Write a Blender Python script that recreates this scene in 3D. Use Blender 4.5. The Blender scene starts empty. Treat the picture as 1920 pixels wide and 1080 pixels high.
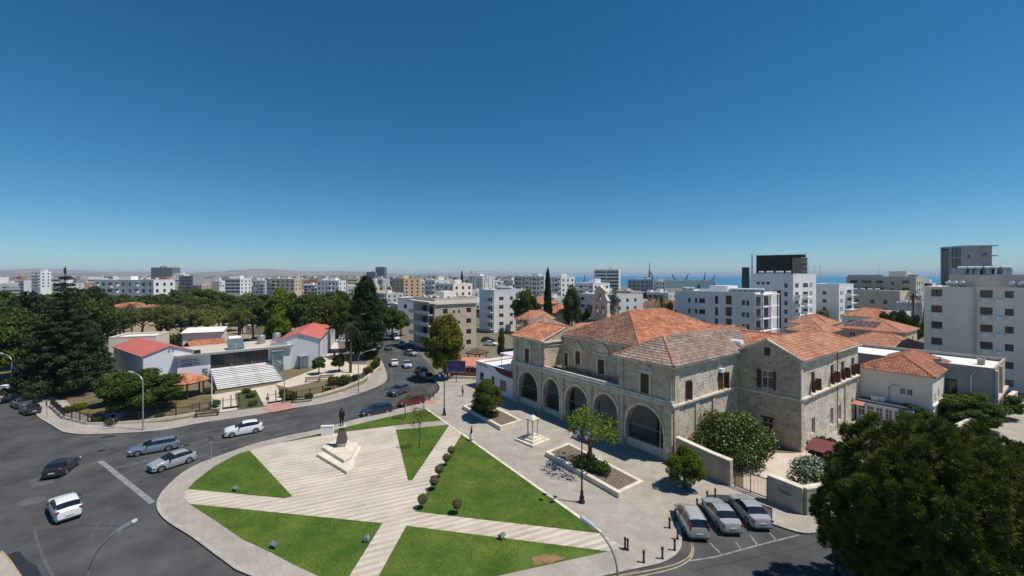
import bpy, bmesh, math, random
import numpy as np
from mathutils import Vector, Matrix

# ------------------------------------------------------------------ camera, sky, sun, exposure
scene = bpy.context.scene
C = scene.collection
F, H, HY = 800.0, 20.0, 517.0            # focal length (px of a 1920 wide picture), eye height (m), horizon row
cam_d = bpy.data.cameras.new('camera'); cam = bpy.data.objects.new('camera', cam_d); C.objects.link(cam)
cam.location = (0, 0, H); cam.rotation_euler = (math.radians(90), 0, 0)
cam_d.sensor_width = 36; cam_d.sensor_fit = 'HORIZONTAL'; cam_d.lens = 36*F/1920
cam_d.shift_y = -(540-HY)/1920; cam_d.clip_start = .5; cam_d.clip_end = 120000
scene.camera = cam

SUN_EL, SUN_AZ = math.radians(64), math.radians(-14)     # azimuth measured from +X towards +Y
world = bpy.data.worlds.new('World'); scene.world = world; world.use_nodes = True
wn = world.node_tree; wn.nodes.clear()
sky = wn.nodes.new('ShaderNodeTexSky'); sky.sky_type = 'NISHITA'; sky.sun_disc = False
sky.sun_elevation = SUN_EL; sky.sun_rotation = math.pi/2 - SUN_AZ
sky.altitude = 0; sky.air_density = .8; sky.dust_density = 0; sky.ozone_density = 4.0
bg = wn.nodes.new('ShaderNodeBackground'); bg.inputs['Strength'].default_value = .09
wo = wn.nodes.new('ShaderNodeOutputWorld')
hs = wn.nodes.new('ShaderNodeHueSaturation'); hs.inputs['Saturation'].default_value = 1.28; hs.inputs['Hue'].default_value = .485
wn.links.new(sky.outputs[0], hs.inputs['Color']); tint = wn.nodes.new('ShaderNodeMix'); tint.data_type = 'RGBA'; tint.blend_type = 'MULTIPLY'; tint.inputs['Factor'].default_value = 1; tint.inputs['B'].default_value = (.75,.92,1.02,1)
wn.links.new(hs.outputs[0], tint.inputs['A']); wn.links.new(tint.outputs['Result'], bg.inputs[0]); wn.links.new(bg.outputs[0], wo.inputs[0])
sl = bpy.data.lights.new('sun', 'SUN'); sl.energy = 4.8; sl.angle = math.radians(.53); sl.color = (1, .935, .85)
so = bpy.data.objects.new('sun', sl); C.objects.link(so)
sd = Vector((math.cos(SUN_EL)*math.cos(SUN_AZ), math.cos(SUN_EL)*math.sin(SUN_AZ), math.sin(SUN_EL)))
so.rotation_euler = sd.to_track_quat('Z', 'Y').to_euler(); so.location = (60, -10, 120)
vs = scene.view_settings
vs.view_transform = 'Standard'; vs.look = 'None'; vs.exposure = 0; vs.gamma = 1; vs.use_curve_mapping = False

# ------------------------------------------------------------------ helpers
rnd = random.Random(7)
R_ = math.radians
def gp(x, y, z=0.0):
    D = F*(H-z)/(y-HY)
    return ((x-960)*D/F, D)
def poly(px, z=0.0): return [gp(x, y, z) for x, y in px]

class MB:
    def __init__(s): s.v = []; s.f = []; s.m = []
    def face(s, pts, mi=0):
        b = len(s.v); s.v.extend([tuple(p) for p in pts]); s.f.append(tuple(range(b, b+len(pts)))); s.m.append(mi)
    def box(s, x0, x1, y0, y1, z0, z1, mi=0):
        b = len(s.v)
        s.v.extend([(x0,y0,z0),(x1,y0,z0),(x1,y1,z0),(x0,y1,z0),(x0,y0,z1),(x1,y0,z1),(x1,y1,z1),(x0,y1,z1)])
        for q in ((0,3,2,1),(4,5,6,7),(0,1,5,4),(1,2,6,5),(2,3,7,6),(3,0,4,7)):
            s.f.append(tuple(b+i for i in q)); s.m.append(mi)
    def obox(s, c, size, rz=0, mi=0, rx=0, ry=0):
        M = Matrix.Translation(c) @ Matrix.Rotation(rz,4,'Z') @ Matrix.Rotation(ry,4,'Y') @ Matrix.Rotation(rx,4,'X')
        b = len(s.v); a, e, h = (k/2 for k in size)
        for p in ((-a,-e,-h),(a,-e,-h),(a,e,-h),(-a,e,-h),(-a,-e,h),(a,-e,h),(a,e,h),(-a,e,h)): s.v.append(tuple(M @ Vector(p)))
        for q in ((0,3,2,1),(4,5,6,7),(0,1,5,4),(1,2,6,5),(2,3,7,6),(3,0,4,7)):
            s.f.append(tuple(b+i for i in q)); s.m.append(mi)
    def prism(s, pts, z0, z1, mi=0, side=None):
        if sum(pts[i-1][0]*pts[i][1]-pts[i][0]*pts[i-1][1] for i in range(len(pts))) < 0: pts = pts[::-1]
        n = len(pts); b = len(s.v)
        s.v.extend([(p[0],p[1],z0) for p in pts]); s.v.extend([(p[0],p[1],z1) for p in pts])
        s.f.append(tuple(range(b+n, b+2*n))); s.m.append(mi)
        s.f.append(tuple(range(b+n-1, b-1, -1))); s.m.append(mi)
        for i in range(n):
            j = (i+1) % n; s.f.append((b+i, b+j, b+n+j, b+n+i)); s.m.append(mi if side is None else side)
    def tube(s, path, radii, n=8, mi=0, caps=True):
        path = [Vector(p) for p in path]
        if not hasattr(radii, '__len__'): radii = [radii]*len(path)
        rings = []
        for i, p in enumerate(path):
            t = (path[min(i+1, len(path)-1)] - path[max(i-1, 0)]).normalized()
            a = t.cross(Vector((0,0,1)) if abs(t.z) < .95 else Vector((1,0,0))).normalized(); c = a.cross(t).normalized()
            rings.append(len(s.v))
            for k in range(n):
                g = 2*math.pi*k/n; s.v.append(tuple(p + radii[i]*(a*math.cos(g) + c*math.sin(g))))
        for i in range(len(path)-1):
            for k in range(n):
                k2 = (k+1) % n; s.f.append((rings[i]+k, rings[i]+k2, rings[i+1]+k2, rings[i+1]+k)); s.m.append(mi)
        if caps:
            s.f.append(tuple(rings[0]+k for k in range(n-1, -1, -1))); s.m.append(mi)
            s.f.append(tuple(rings[-1]+k for k in range(n))); s.m.append(mi)
    def lathe(s, prof, n=12, mi=0, c=(0,0,0)):
        b = len(s.v)
        for r, z in prof:
            for k in range(n):
                g = 2*math.pi*k/n; s.v.append((c[0]+r*math.cos(g), c[1]+r*math.sin(g), c[2]+z))
        for i in range(len(prof)-1):
            for k in range(n):
                k2 = (k+1) % n; s.f.append((b+i*n+k, b+i*n+k2, b+(i+1)*n+k2, b+(i+1)*n+k)); s.m.append(mi)
        s.f.append(tuple(b+k for k in range(n-1,-1,-1))); s.m.append(mi)
        s.f.append(tuple(b+(len(prof)-1)*n+k for k in range(n))); s.m.append(mi)
    def ball(s, c, r, nu=10, nv=7, mi=0, jit=0, rg=None):
        b = len(s.v)
        if not hasattr(r, '__len__'): r = (r, r, r)
        for i in range(nv+1):
            th = math.pi*i/nv
            for k in range(nu):
                g = 2*math.pi*k/nu; j = 1 + (rg.uniform(-jit, jit) if rg else 0)
                s.v.append((c[0]+r[0]*j*math.sin(th)*math.cos(g), c[1]+r[1]*j*math.sin(th)*math.sin(g), c[2]+r[2]*j*math.cos(th)))
        for i in range(nv):
            for k in range(nu):
                k2 = (k+1) % nu; s.f.append((b+i*nu+k, b+(i+1)*nu+k, b+(i+1)*nu+k2, b+i*nu+k2)); s.m.append(mi)
    def mesh(s, name, mats, smooth=False, angle=None):
        me = bpy.data.meshes.new(name); me.from_pydata(s.v, [], s.f)
        if not isinstance(mats, (list, tuple)): mats = [mats]
        for m in mats: me.materials.append(m)
        if len(mats) > 1: me.polygons.foreach_set('material_index', s.m)
        if smooth:
            me.polygons.foreach_set('use_smooth', [True]*len(me.polygons))
            me.set_sharp_from_angle(angle=R_(angle or 40))
        me.update(); return me
    def build(s, name, mats, parent=None, smooth=False, loc=(0,0,0), rz=0, angle=None):
        return link(name, s.mesh(name, mats, smooth, angle), parent, loc, rz)

def link(name, me, parent=None, loc=(0,0,0), rz=0, scale=(1,1,1)):
    o = bpy.data.objects.new(name, me); C.objects.link(o)
    o.location = loc; o.rotation_euler = (0, 0, rz); o.scale = scale
    if parent: o.parent = parent
    return o
def tag(o, label, cat, group=None):
    o['label'] = label; o['category'] = cat
    if group: o['group'] = group
    return o
def struct(o): o['kind'] = 'structure'; return o
def stuff(o): o['kind'] = 'stuff'; return o
def empty(name, loc, rz=0, label=None, cat=None, group=None):
    o = bpy.data.objects.new(name, None); C.objects.link(o); o.location = (loc[0], loc[1], loc[2] if len(loc) > 2 else 0)
    o.rotation_euler = (0, 0, rz); o.empty_display_size = .3
    if label: tag(o, label, cat, group)
    return o
def copy_tree(o, parent=None):
    kids = [k for k in o.children]
    c = o.copy(); C.objects.link(c); c.parent = parent
    for k in kids: copy_tree(k, c)
    return c

# ------------------------------------------------------------------ materials
MATS = {}
def mat(name, col, rough=.85, var=.18, scale=2.0, bump=0.0, bscale=25.0, metal=0.0, objvar=0.0, col2=None, spec=.4, coords='pos', island=0.0):
    if name in MATS: return MATS[name]
    m = bpy.data.materials.new(name); m.use_nodes = True; nt = m.node_tree; N = nt.nodes; L = nt.links
    b = N['Principled BSDF']; b.inputs['Roughness'].default_value = rough; b.inputs['Metallic'].default_value = metal
    b.inputs['Specular IOR Level'].default_value = spec
    c1 = (*col, 1)
    if var == 0 and bump == 0 and objvar == 0 and island == 0 and not col2:
        b.inputs['Base Color'].default_value = c1; MATS[name] = m; return m
    if coords == 'pos': src = N.new('ShaderNodeNewGeometry').outputs['Position']
    else: src = N.new('ShaderNodeTexCoord').outputs['Object']
    n1 = N.new('ShaderNodeTexNoise'); n1.inputs['Scale'].default_value = scale; n1.inputs['Detail'].default_value = 6; n1.inputs['Roughness'].default_value = .65
    L.new(src, n1.inputs['Vector'])
    mx = N.new('ShaderNodeMix'); mx.data_type = 'RGBA'
    mx.inputs['A'].default_value = tuple(c*(1-var) for c in col)+(1,)
    c2 = col2 or tuple(min(1, c*(1+var)) for c in col)
    mx.inputs['B'].default_value = (*c2, 1)
    rp = N.new('ShaderNodeMapRange'); rp.inputs['From Min'].default_value = .32; rp.inputs['From Max'].default_value = .68
    L.new(n1.outputs['Fac'], rp.inputs['Value']); L.new(rp.outputs[0], mx.inputs['Factor'])
    out = mx.outputs['Result']
    for amt, sock in ((objvar, 'obj'), (island, 'isl')):
        if not amt: continue
        hv = N.new('ShaderNodeHueSaturation')
        s = N.new('ShaderNodeObjectInfo').outputs['Random'] if sock == 'obj' else N.new('ShaderNodeNewGeometry').outputs['Random Per Island']
        mr = N.new('ShaderNodeMapRange'); mr.inputs['To Min'].default_value = 1-amt; mr.inputs['To Max'].default_value = 1+amt
        L.new(s, mr.inputs['Value']); L.new(mr.outputs[0], hv.inputs['Value'])
        ms = N.new('ShaderNodeMath'); ms.operation = 'FRACT'; mm = N.new('ShaderNodeMath'); mm.operation = 'MULTIPLY'; mm.inputs[1].default_value = 7.31
        L.new(s, mm.inputs[0]); L.new(mm.outputs[0], ms.inputs[0])
        mh = N.new('ShaderNodeMapRange'); mh.inputs['To Min'].default_value = .5-.03*amt; mh.inputs['To Max'].default_value = .5+.03*amt
        L.new(ms.outputs[0], mh.inputs['Value']); L.new(mh.outputs[0], hv.inputs['Hue'])
        L.new(out, hv.inputs['Color']); out = hv.outputs['Color']
    L.new(out, b.inputs['Base Color'])
    if bump:
        n2 = N.new('ShaderNodeTexNoise'); n2.inputs['Scale'].default_value = bscale; n2.inputs['Detail'].default_value = 4; L.new(src, n2.inputs['Vector'])
        bp = N.new('ShaderNodeBump'); bp.inputs['Strength'].default_value = bump; bp.inputs['Distance'].default_value = .05
        L.new(n2.outputs['Fac'], bp.inputs['Height']); L.new(bp.outputs[0], b.inputs['Normal'])
    MATS[name] = m; return m

def leafmat(name, col, col2, transl=.3):
    m = bpy.data.materials.new(name); m.use_nodes = True; nt = m.node_tree; N = nt.nodes; L = nt.links; N.clear()
    g = N.new('ShaderNodeNewGeometry'); ob = N.new('ShaderNodeObjectInfo')
    mx = N.new('ShaderNodeMix'); mx.data_type = 'RGBA'; mx.inputs['A'].default_value = (*col, 1); mx.inputs['B'].default_value = (*col2, 1)
    n1 = N.new('ShaderNodeTexNoise'); n1.inputs['Scale'].default_value = .55; n1.inputs['Detail'].default_value = 3; L.new(g.outputs['Position'], n1.inputs['Vector'])
    ad = N.new('ShaderNodeMath'); ad.operation = 'ADD'; L.new(g.outputs['Random Per Island'], ad.inputs[0]); L.new(n1.outputs['Fac'], ad.inputs[1])
    mr = N.new('ShaderNodeMapRange'); mr.inputs['From Min'].default_value = .35; mr.inputs['From Max'].default_value = 1.25; L.new(ad.outputs[0], mr.inputs['Value'])
    L.new(mr.outputs[0], mx.inputs['Factor'])
    hv = N.new('ShaderNodeHueSaturation'); mo = N.new('ShaderNodeMapRange'); mo.inputs['To Min'].default_value = .8; mo.inputs['To Max'].default_value = 1.2
    L.new(ob.outputs['Random'], mo.inputs['Value']); L.new(mo.outputs[0], hv.inputs['Value']); L.new(mx.outputs['Result'], hv.inputs['Color'])
    d = N.new('ShaderNodeBsdfPrincipled'); d.inputs['Roughness'].default_value = .6; d.inputs['Specular IOR Level'].default_value = .08
    t = N.new('ShaderNodeBsdfTranslucent'); ms = N.new('ShaderNodeMixShader'); ms.inputs[0].default_value = transl
    o = N.new('ShaderNodeOutputMaterial')
    L.new(hv.outputs[0], d.inputs['Base Color']); L.new(hv.outputs[0], t.inputs['Color'])
    L.new(d.outputs[0], ms.inputs[1]); L.new(t.outputs[0], ms.inputs[2]); L.new(ms.outputs[0], o.inputs[0])
    MATS[name] = m; return m

def stonemat(name, cells, mortar, sc=(2.6, 2.6, 4.2), bump=.6, stain=.35):
    """rubble / ashlar masonry: voronoi stones with their own tints, mortar joints, weather stains"""
    m = bpy.data.materials.new(name); m.use_nodes = True; nt = m.node_tree; N = nt.nodes; L = nt.links
    b = N['Principled BSDF']; b.inputs['Roughness'].default_value = .92; b.inputs['Specular IOR Level'].default_value = .2
    tc = N.new('ShaderNodeTexCoord'); mp = N.new('ShaderNodeMapping'); mp.inputs['Scale'].default_value = sc; L.new(tc.outputs['Object'], mp.inputs[0])
    v1 = N.new('ShaderNodeTexVoronoi'); v1.feature = 'F1'; v1.inputs['Scale'].default_value = 1; L.new(mp.outputs[0], v1.inputs['Vector'])
    v2 = N.new('ShaderNodeTexVoronoi'); v2.feature = 'DISTANCE_TO_EDGE'; v2.inputs['Scale'].default_value = 1; L.new(mp.outputs[0], v2.inputs['Vector'])
    cr = N.new('ShaderNodeValToRGB'); e = cr.color_ramp.elements
    for i, c in enumerate(cells):
        p = i/(len(cells)-1)
        if i == 0: e[0].position = 0; e[0].color = (*c, 1)
        elif i == len(cells)-1: e[-1].position = 1; e[-1].color = (*c, 1)
        else: q = e.new(p); q.color = (*c, 1)
    sp = N.new('ShaderNodeSeparateColor'); L.new(v1.outputs['Color'], sp.inputs[0]); L.new(sp.outputs[0], cr.inputs[0])
    mr = N.new('ShaderNodeMapRange'); mr.inputs['From Min'].default_value = .01; mr.inputs['From Max'].default_value = .09; L.new(v2.outputs['Distance'], mr.inputs['Value'])
    mx = N.new('ShaderNodeMix'); mx.data_type = 'RGBA'; mx.inputs['A'].default_value = (*mortar, 1)
    L.new(mr.outputs[0], mx.inputs['Factor']); L.new(cr.outputs[0], mx.inputs['B'])
    n = N.new('ShaderNodeTexNoise'); n.inputs['Scale'].default_value = .7; n.inputs['Detail'].default_value = 8; n.inputs['Roughness'].default_value = .7; L.new(tc.outputs['Object'], n.inputs['Vector'])
    r2 = N.new('ShaderNodeMapRange'); r2.inputs['From Min'].default_value = .3; r2.inputs['From Max'].default_value = .7; r2.inputs['To Min'].default_value = 1-stain; r2.inputs['To Max'].default_value = 1.12; L.new(n.outputs['Fac'], r2.inputs['Value'])
    hv = N.new('ShaderNodeHueSaturation'); L.new(r2.outputs[0], hv.inputs['Value']); L.new(mx.outputs['Result'], hv.inputs['Color']); L.new(hv.outputs[0], b.inputs['Base Color'])
    bp = N.new('ShaderNodeBump'); bp.inputs['Strength'].default_value = bump; bp.inputs['Distance'].default_value = .06; L.new(mr.outputs[0], bp.inputs['Height']); L.new(bp.outputs[0], b.inputs['Normal'])
    MATS[name] = m; return m

asphalt = mat('asphalt', (.056,.057,.059), .85, .35, .22, .3, 30, col2=(.098,.096,.094))
road_shade = mat('painted_road_shade', (.018,.022,.03), .8, .2, .8, .2, 30)  # bluish dark colour for the shade painted on the road
paving = mat('pavement_slabs', (.375,.335,.285), .85, .14, .5, .15, 18)
kerbmat = mat('kerb_stone', (.36,.34,.30), .85, .25, 1.2, .1, 20)
whitepaint = mat('worn_white_paint', (.22,.22,.22), .8, .45, 1.5)
yellowpaint = mat('worn_yellow_paint', (.34,.28,.17), .8, .35, 1.5)
soil = mat('dry_soil', (.20,.145,.085), .95, .35, .25, .3, 12, col2=(.17,.15,.07))
plaster_white = mat('white_plaster', (.74,.73,.72), .8, .08, .35)
plaster_cream = mat('cream_plaster', (.50,.46,.40), .85, .1, .3)
plaster_beige = mat('beige_plaster', (.52,.44,.35), .85, .1, .3)
plaster_pale = mat('pale_grey_plaster', (.76,.69,.60), .85, .07, .3)
roofwhite = mat('white_roof_membrane', (.74,.72,.67), .8, .12, .5)
concrete = mat('concrete', (.36,.34,.31), .9, .2, .8, .1, 15)
glass = mat('window_glass', (.03,.035,.042), .12, .3, .6, spec=.8)
glass_teal = mat('pale_glass', (.10,.15,.17), .08, .3, .8, spec=.9)
frame_white = mat('white_window_frame', (.72,.72,.72), .5, 0)
frame_dark = mat('dark_window_frame', (.05,.045,.04), .5, 0)
iron = mat('black_iron', (.018,.018,.02), .5, 0)
steel = mat('galvanised_steel', (.42,.43,.44), .45, .1, 3, metal=.6)
whitemetal = mat('white_metal', (.75,.76,.78), .35, .06, 2)
timber = mat('brown_shutter_wood', (.105,.045,.025), .7, .3, 5)
bark = mat('bark', (.09,.065,.045), .95, .3, 4, .6, 12)
tile_orange = mat('orange_roof_tile', (.46,.17,.085), .85, .22, .45, island=.3, col2=(.56,.26,.15))
tile_brown = mat('brown_roof_tile', (.185,.105,.075), .9, .28, .4, island=.32, col2=(.27,.15,.10))
tile_grey = mat('greyed_roof_tile', (.29,.215,.175), .9, .22, .4, island=.3, col2=(.36,.26,.21))
tile_salmon = mat('salmon_roof_tile', (.47,.20,.115), .85, .2, .5, island=.25, col2=(.52,.27,.17))
redsheet = mat('red_sheet_roof', (.56,.155,.12), .55, .1, .3)
limestone = stonemat('limestone_rubble', [(.50,.40,.29),(.62,.515,.385),(.55,.45,.33),(.68,.58,.45),(.33,.25,.165)], (.62,.53,.41))
limestone_p = stonemat('pale_limestone_rubble', [(.60,.53,.43),(.70,.63,.52),(.64,.56,.45),(.74,.67,.57),(.38,.30,.21)], (.70,.63,.53))  # limestone colour lightened to put sunlight into the lit side walls
ashlar = stonemat('weathered_ashlar', [(.61,.505,.37),(.67,.565,.425),(.55,.45,.325)], (.52,.42,.305), (1.1,1.1,2.2), .25, .3)
trimstone = mat('pale_trim_stone', (.64,.565,.455), .9, .2, 1.2, .15, 12)
def slabs(m, w, h, rot):
    """faint slab joints and tints over a paving material"""
    nt = m.node_tree; N = nt.nodes; L = nt.links; b = N['Principled BSDF']; src = b.inputs['Base Color'].links[0].from_socket
    ge = N.new('ShaderNodeNewGeometry'); mp = N.new('ShaderNodeMapping'); mp.inputs['Rotation'].default_value = (0,0,rot); L.new(ge.outputs['Position'], mp.inputs[0])
    br = N.new('ShaderNodeTexBrick'); br.inputs['Scale'].default_value = 1; br.inputs['Brick Width'].default_value = w; br.inputs['Row Height'].default_value = h; br.inputs['Mortar Size'].default_value = .012
    br.inputs['Color1'].default_value = (1,1,1,1); br.inputs['Color2'].default_value = (.90,.90,.91,1); br.inputs['Mortar'].default_value = (.74,.73,.72,1); L.new(mp.outputs[0], br.inputs['Vector'])
    n = N.new('ShaderNodeTexNoise'); n.inputs['Scale'].default_value = .12; n.inputs['Detail'].default_value = 8; n.inputs['Roughness'].default_value = .75; L.new(ge.outputs['Position'], n.inputs['Vector'])
    mr = N.new('ShaderNodeMapRange'); mr.inputs['From Min'].default_value = .3; mr.inputs['From Max'].default_value = .7; mr.inputs['To Min'].default_value = .84; mr.inputs['To Max'].default_value = 1.1; L.new(n.outputs['Fac'], mr.inputs['Value'])
    mx = N.new('ShaderNodeMix'); mx.data_type = 'RGBA'; mx.blend_type = 'MULTIPLY'; mx.inputs['Factor'].default_value = 1; L.new(src, mx.inputs['A']); L.new(br.outputs['Color'], mx.inputs['B'])
    hv = N.new('ShaderNodeHueSaturation'); L.new(mr.outputs[0], hv.inputs['Value']); L.new(mx.outputs['Result'], hv.inputs['Color']); L.new(hv.outputs[0], b.inputs['Base Color'])
slabs(paving, .9, .6, .93)

# ------------------------------------------------------------------ setting: ground, sea, hills
g = MB()
SEA = [(75,1300),(235,740),(360,520),(560,420),(1100,380),(70000,380),(70000,70000),(6600,70000)]
g.face([(x,y,-.02) for x,y in [(-70000,-60),(70000,-60),(70000,380),(1100,380),(560,420),(360,520),(235,740),(75,1300),(6600,70000),(-70000,70000)]])
groundmat = mat('town_ground', (.23,.20,.155), .95, .3, .02, col2=(.15,.145,.085))
struct(g.build('ground', groundmat))
g = MB(); g.face([(x,y,-.03) for x,y in SEA[::-1]][::-1])
seamat = mat('sea_water', (.03,.17,.30), .45, .2, .004, .25, .05, spec=.5)
struct(g.build('sea', seamat))
def fbm(x, y, s):
    return (math.sin(x*.0013*s+1.3)+math.sin(x*.0029*s+y*.0017*s+.4)*.7+math.sin(x*.0061*s-y*.0023*s+2.1)*.4+math.sin(x*.013*s+y*.004)*.18)
def hills(name, y0, y1, x0, x1, hmax, seed, m, fade=True):
    g = MB(); nx, ny = 160, 14
    for j in range(ny):
        for i in range(nx):
            u = i/(nx-1); t = j/(ny-1); x = x0+(x1-x0)*u; y = y0+(y1-y0)*t
            e = math.sin(math.pi*min(1, t*1.0))**.7*min(1, 9*u)*min(1, 2.2*(1-u)**.8)
            z = e*hmax*(.62+.2*fbm(x+seed*977, y, 1.0)) - 2
            g.v.append((x, y, z))
    for j in range(ny-1):
        for i in range(nx-1):
            a = j*nx+i; g.f.append((a, a+1, a+nx+1, a+nx)); g.m.append(0)
    struct(g.build(name, m, smooth=True))
hillmat = mat('dry_hills', (.20,.155,.11), .95, .3, .0016, col2=(.34,.28,.21))
hillmat2 = mat('olive_hills', (.13,.12,.075), .95, .3, .0022, col2=(.27,.22,.16))
hills('hills_near', 4300, 6200, -6800, 300, 58, 1, hillmat2)
hills('hills_far', 7000, 10500, -13500, 1600, 165, 5, hillmat)

# ------------------------------------------------------------------ roads, pavements, lawns
Z1 = .12
g = MB()
g.face([(x,y,.0) for x,y in [(-150,2),(90,2),(90,70),(60,56),(14,33),(12,60),(-12,84),(-20,104),(-24,118),(-34,150),(-42,152),(-44,150),(-36,120),(-30,98),(-40,80),(-75,75),(-110,95),(-150,110)]])
g.f = []; g.m = []
road_px = [(-900,745),(-300,742),(0,750),(61,766),(240,814),(480,780),(640,750),(726,711),(700,655),(713,622),(729,622),(757,640),(785,662),(812,690),(828,735),(800,756),(700,783),(560,820)]
rp = [gp(*p) for p in road_px]
rp += [(-30,44),(2,24),(10,30),(12,37),(15,42),(20,43),(26,37),(60,52),(95,68),(95,8),(-120,8)]
g = MB(); g.face([(x,y,0) for x,y in rp]); struct(g.build('road', asphalt))

def smooth_px(pts, n=4):
    out = []
    for i in range(len(pts)-1):
        p0 = pts[max(i-1,0)]; p1 = pts[i]; p2 = pts[i+1]; p3 = pts[min(i+2,len(pts)-1)]
        for k in range(n):
            t = k/n
            out.append(tuple(.5*((2*p1[a])+(-p0[a]+p2[a])*t+(2*p0[a]-5*p1[a]+4*p2[a]-p3[a])*t*t+(-p0[a]+3*p1[a]-3*p2[a]+p3[a])*t**3) for a in (0,1)))
    out.append(pts[-1]); return out
def strip(mb, line, w, z0, z1, mi=0):
    """raised strip of width w along the left of a polyline of ground points"""
    L = [Vector((p[0],p[1])) for p in line]; off = []
    for i, p in enumerate(L):
        t = (L[min(i+1,len(L)-1)]-L[max(i-1,0)]).normalized(); off.append(p+Vector((-t.y,t.x))*w)
    for i in range(len(L)-1):
        a, b, c, d = L[i], L[i+1], off[i+1], off[i]
        mb.face([(a.x,a.y,z1),(b.x,b.y,z1),(c.x,c.y,z1),(d.x,d.y,z1)], mi)
        mb.face([(a.x,a.y,z0),(b.x,b.y,z0),(b.x,b.y,z1),(a.x,a.y,z1)], mi)
        if z1-z0 > .01: mb.face([(c.x,c.y,z0),(d.x,d.y,z0),(d.x,d.y,z1),(c.x,c.y,z1)], mi)

# plaza island with the monastery forecourt
isl_w = smooth_px([(1000,1110),(780,1150),(610,1128),(463,1080),(423,1057),(360,1010),(313,980),(294,956),(298,933),(320,907),(350,883),(383,867),(430,850),(480,833),(547,817),(597,807),(677,785),(740,770),(797,754),(815,742),(824,731),(822,722),(812,713),(800,704)], 3)
isl_e = smooth_px([(1277,979),(1279,1010),(1276,1032),(1262,1047),(1235,1060),(1180,1072),(1100,1090),(1000,1110)], 3)
back = [(1278,978),(1328,930),(1372,930),(1448,955)]
kerb_e2 = smooth_px([(1448,985),(1495,1000),(1526,1002),(1554,992),(1600,972),(1720,918),(1880,852),(1990,808)], 3)
island_edge = [gp(*p) for p in isl_w] 
isl_full = island_edge + [(-13,84),(-9,95),(6,80),(16,95),(60,62),(95,82),(97,74)] + [gp(*p) for p in kerb_e2[::-1]] + [gp(*p) for p in back[::-1]] + [gp(*p) for p in isl_e[1:-1]]
g = MB(); g.prism(isl_full, -.02, Z1); struct(g.build('plaza_pavement', paving))
g = MB(); strip(g, island_edge[::-1], .28, 0, Z1+.02); struct(g.build('plaza_kerb', kerbmat))
g = MB(); strip(g, [gp(*p) for p in isl_e[::-1]], .28, 0, Z1+.02); struct(g.build('corner_kerb', kerbmat))
g = MB(); strip(g, [gp(*p) for p in kerb_e2[::-1]], -.28, 0, Z1+.02); struct(g.build('street_kerb', kerbmat))

# museum block
mus_px = smooth_px([(-700,735),(-200,738),(0,748),(40,757),(61,764),(70,782),(91,795),(110,807),(123,812.5),(162,816),(240,813),(271,811),(317,806),(373,795),(480,779),(547,767),(604,758),(641,749),(679,737),(707,726),(721,718),(726,709),(722,692),(713,672),(703,656),(702,642),(712,622)], 3)
mus = [gp(*p) for p in mus_px]
g = MB(); strip(g, mus, 3.6, 0, Z1); struct(g.build('museum_pavement', paving))
g = MB(); strip(g, mus, .25, 0, Z1+.02); struct(g.build('museum_kerb', kerbmat))
inner = []
for i, p in enumerate(mus):
    a = Vector(mus[max(i-1,0)]); b = Vector(mus[min(i+1,len(mus)-1)]); t = (b-a).normalized(); inner.append((p[0]-t.y*3.5, p[1]+t.x*3.5))
g = MB(); g.face([(x,y,Z1-.03) for x,y in inner+[(-48,170),(-130,170),(-190,110)]]); struct(g.build('museum_garden_ground', soil))
dryg = mat('dry_lawn', (.085,.085,.03), .95, .4, .5, .4, 8, col2=(.22,.16,.085))
def sheet(name, px, m, z, world_pts=None):
    g = MB(); g.face([(x,y,z) for x,y in (world_pts or [gp(*p) for p in px])]); return struct(g.build(name, m))
creamp = mat('cream_forecourt_paving', (.55,.47,.38), .9, .12, .6, .1, 10)
sheet('museum_lawn', [(130,770),(170,792),(250,787),(330,779),(410,764),(400,745),(330,748),(240,752),(190,745)], dryg, Z1-.015)
sheet('sand_clearing', [(150,640),(215,650),(330,640),(480,648),(560,640),(560,612),(420,606),(250,606),(170,610)], mat('pale_sand', (.42,.32,.22), .95, .3, .12, col2=(.26,.21,.13)), Z1-.012)
sheet('museum_path', [(397,742),(410,775),(445,770),(440,740),(480,732),(487,763),(530,757),(520,727),(515,722)], creamp, Z1+.008)
sheet('museum_bed', [(443,738),(452,768),(495,762),(480,733)], mat('bed_green', (.06,.075,.022), .95, .3, 1.2, .4, 9), Z1+.014)
sheet('museum_forecourt', [(515,722),(540,728),(600,715),(640,711),(690,700),(688,685),(655,684),(640,672),(632,640),(618,630),(600,690)], creamp, Z1+.004)
sheet('museum_car_park', [(630,660),(668,690),(690,680),(680,650),(650,622),(628,625)], mat('light_asphalt', (.13,.125,.12), .9, .2, .4), Z1+.001)
sheet('museum_verge', [(690,702),(716,694),(706,664),(690,668),(688,684)], mat('straw_verge', (.24,.18,.075), .95, .4, .9, .4, 9), Z1+.01)
sheet('entrance_apron', [(490,768),(512,775),(552,766.5),(538,757),(500,762)], mat('pink_paving', (.42,.22,.175), .9, .15, 1.2), Z1+.024)
sheet('forecourt_apron', [(795,757),(808,748),(826,746),(812,760)], mat('pink_paving', (.42,.22,.175)), Z1+.006)
# near pavement at the lower left and under the pine (camera side of the streets)
g = MB(); g.prism([gp(-300,1010),gp(-20,1022),gp(8,1045),gp(40,1085),gp(80,1130),gp(-300,1400)], 0, Z1); struct(g.build('near_pavement', paving))
g = MB(); g.prism([(15,21.5),(24,26),(60,43),(95,59),(95,12),(15,12)], 0, Z1); struct(g.build('street_side_pavement', paving))
sheet('painted_shade_patch', [(14,1040),(35,1033),(52,1052),(70,1062),(80,1085),(60,1100),(44,1082)], road_shade, .006)  # shade at the road corner painted as a dark sheet, nothing casts it

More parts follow.
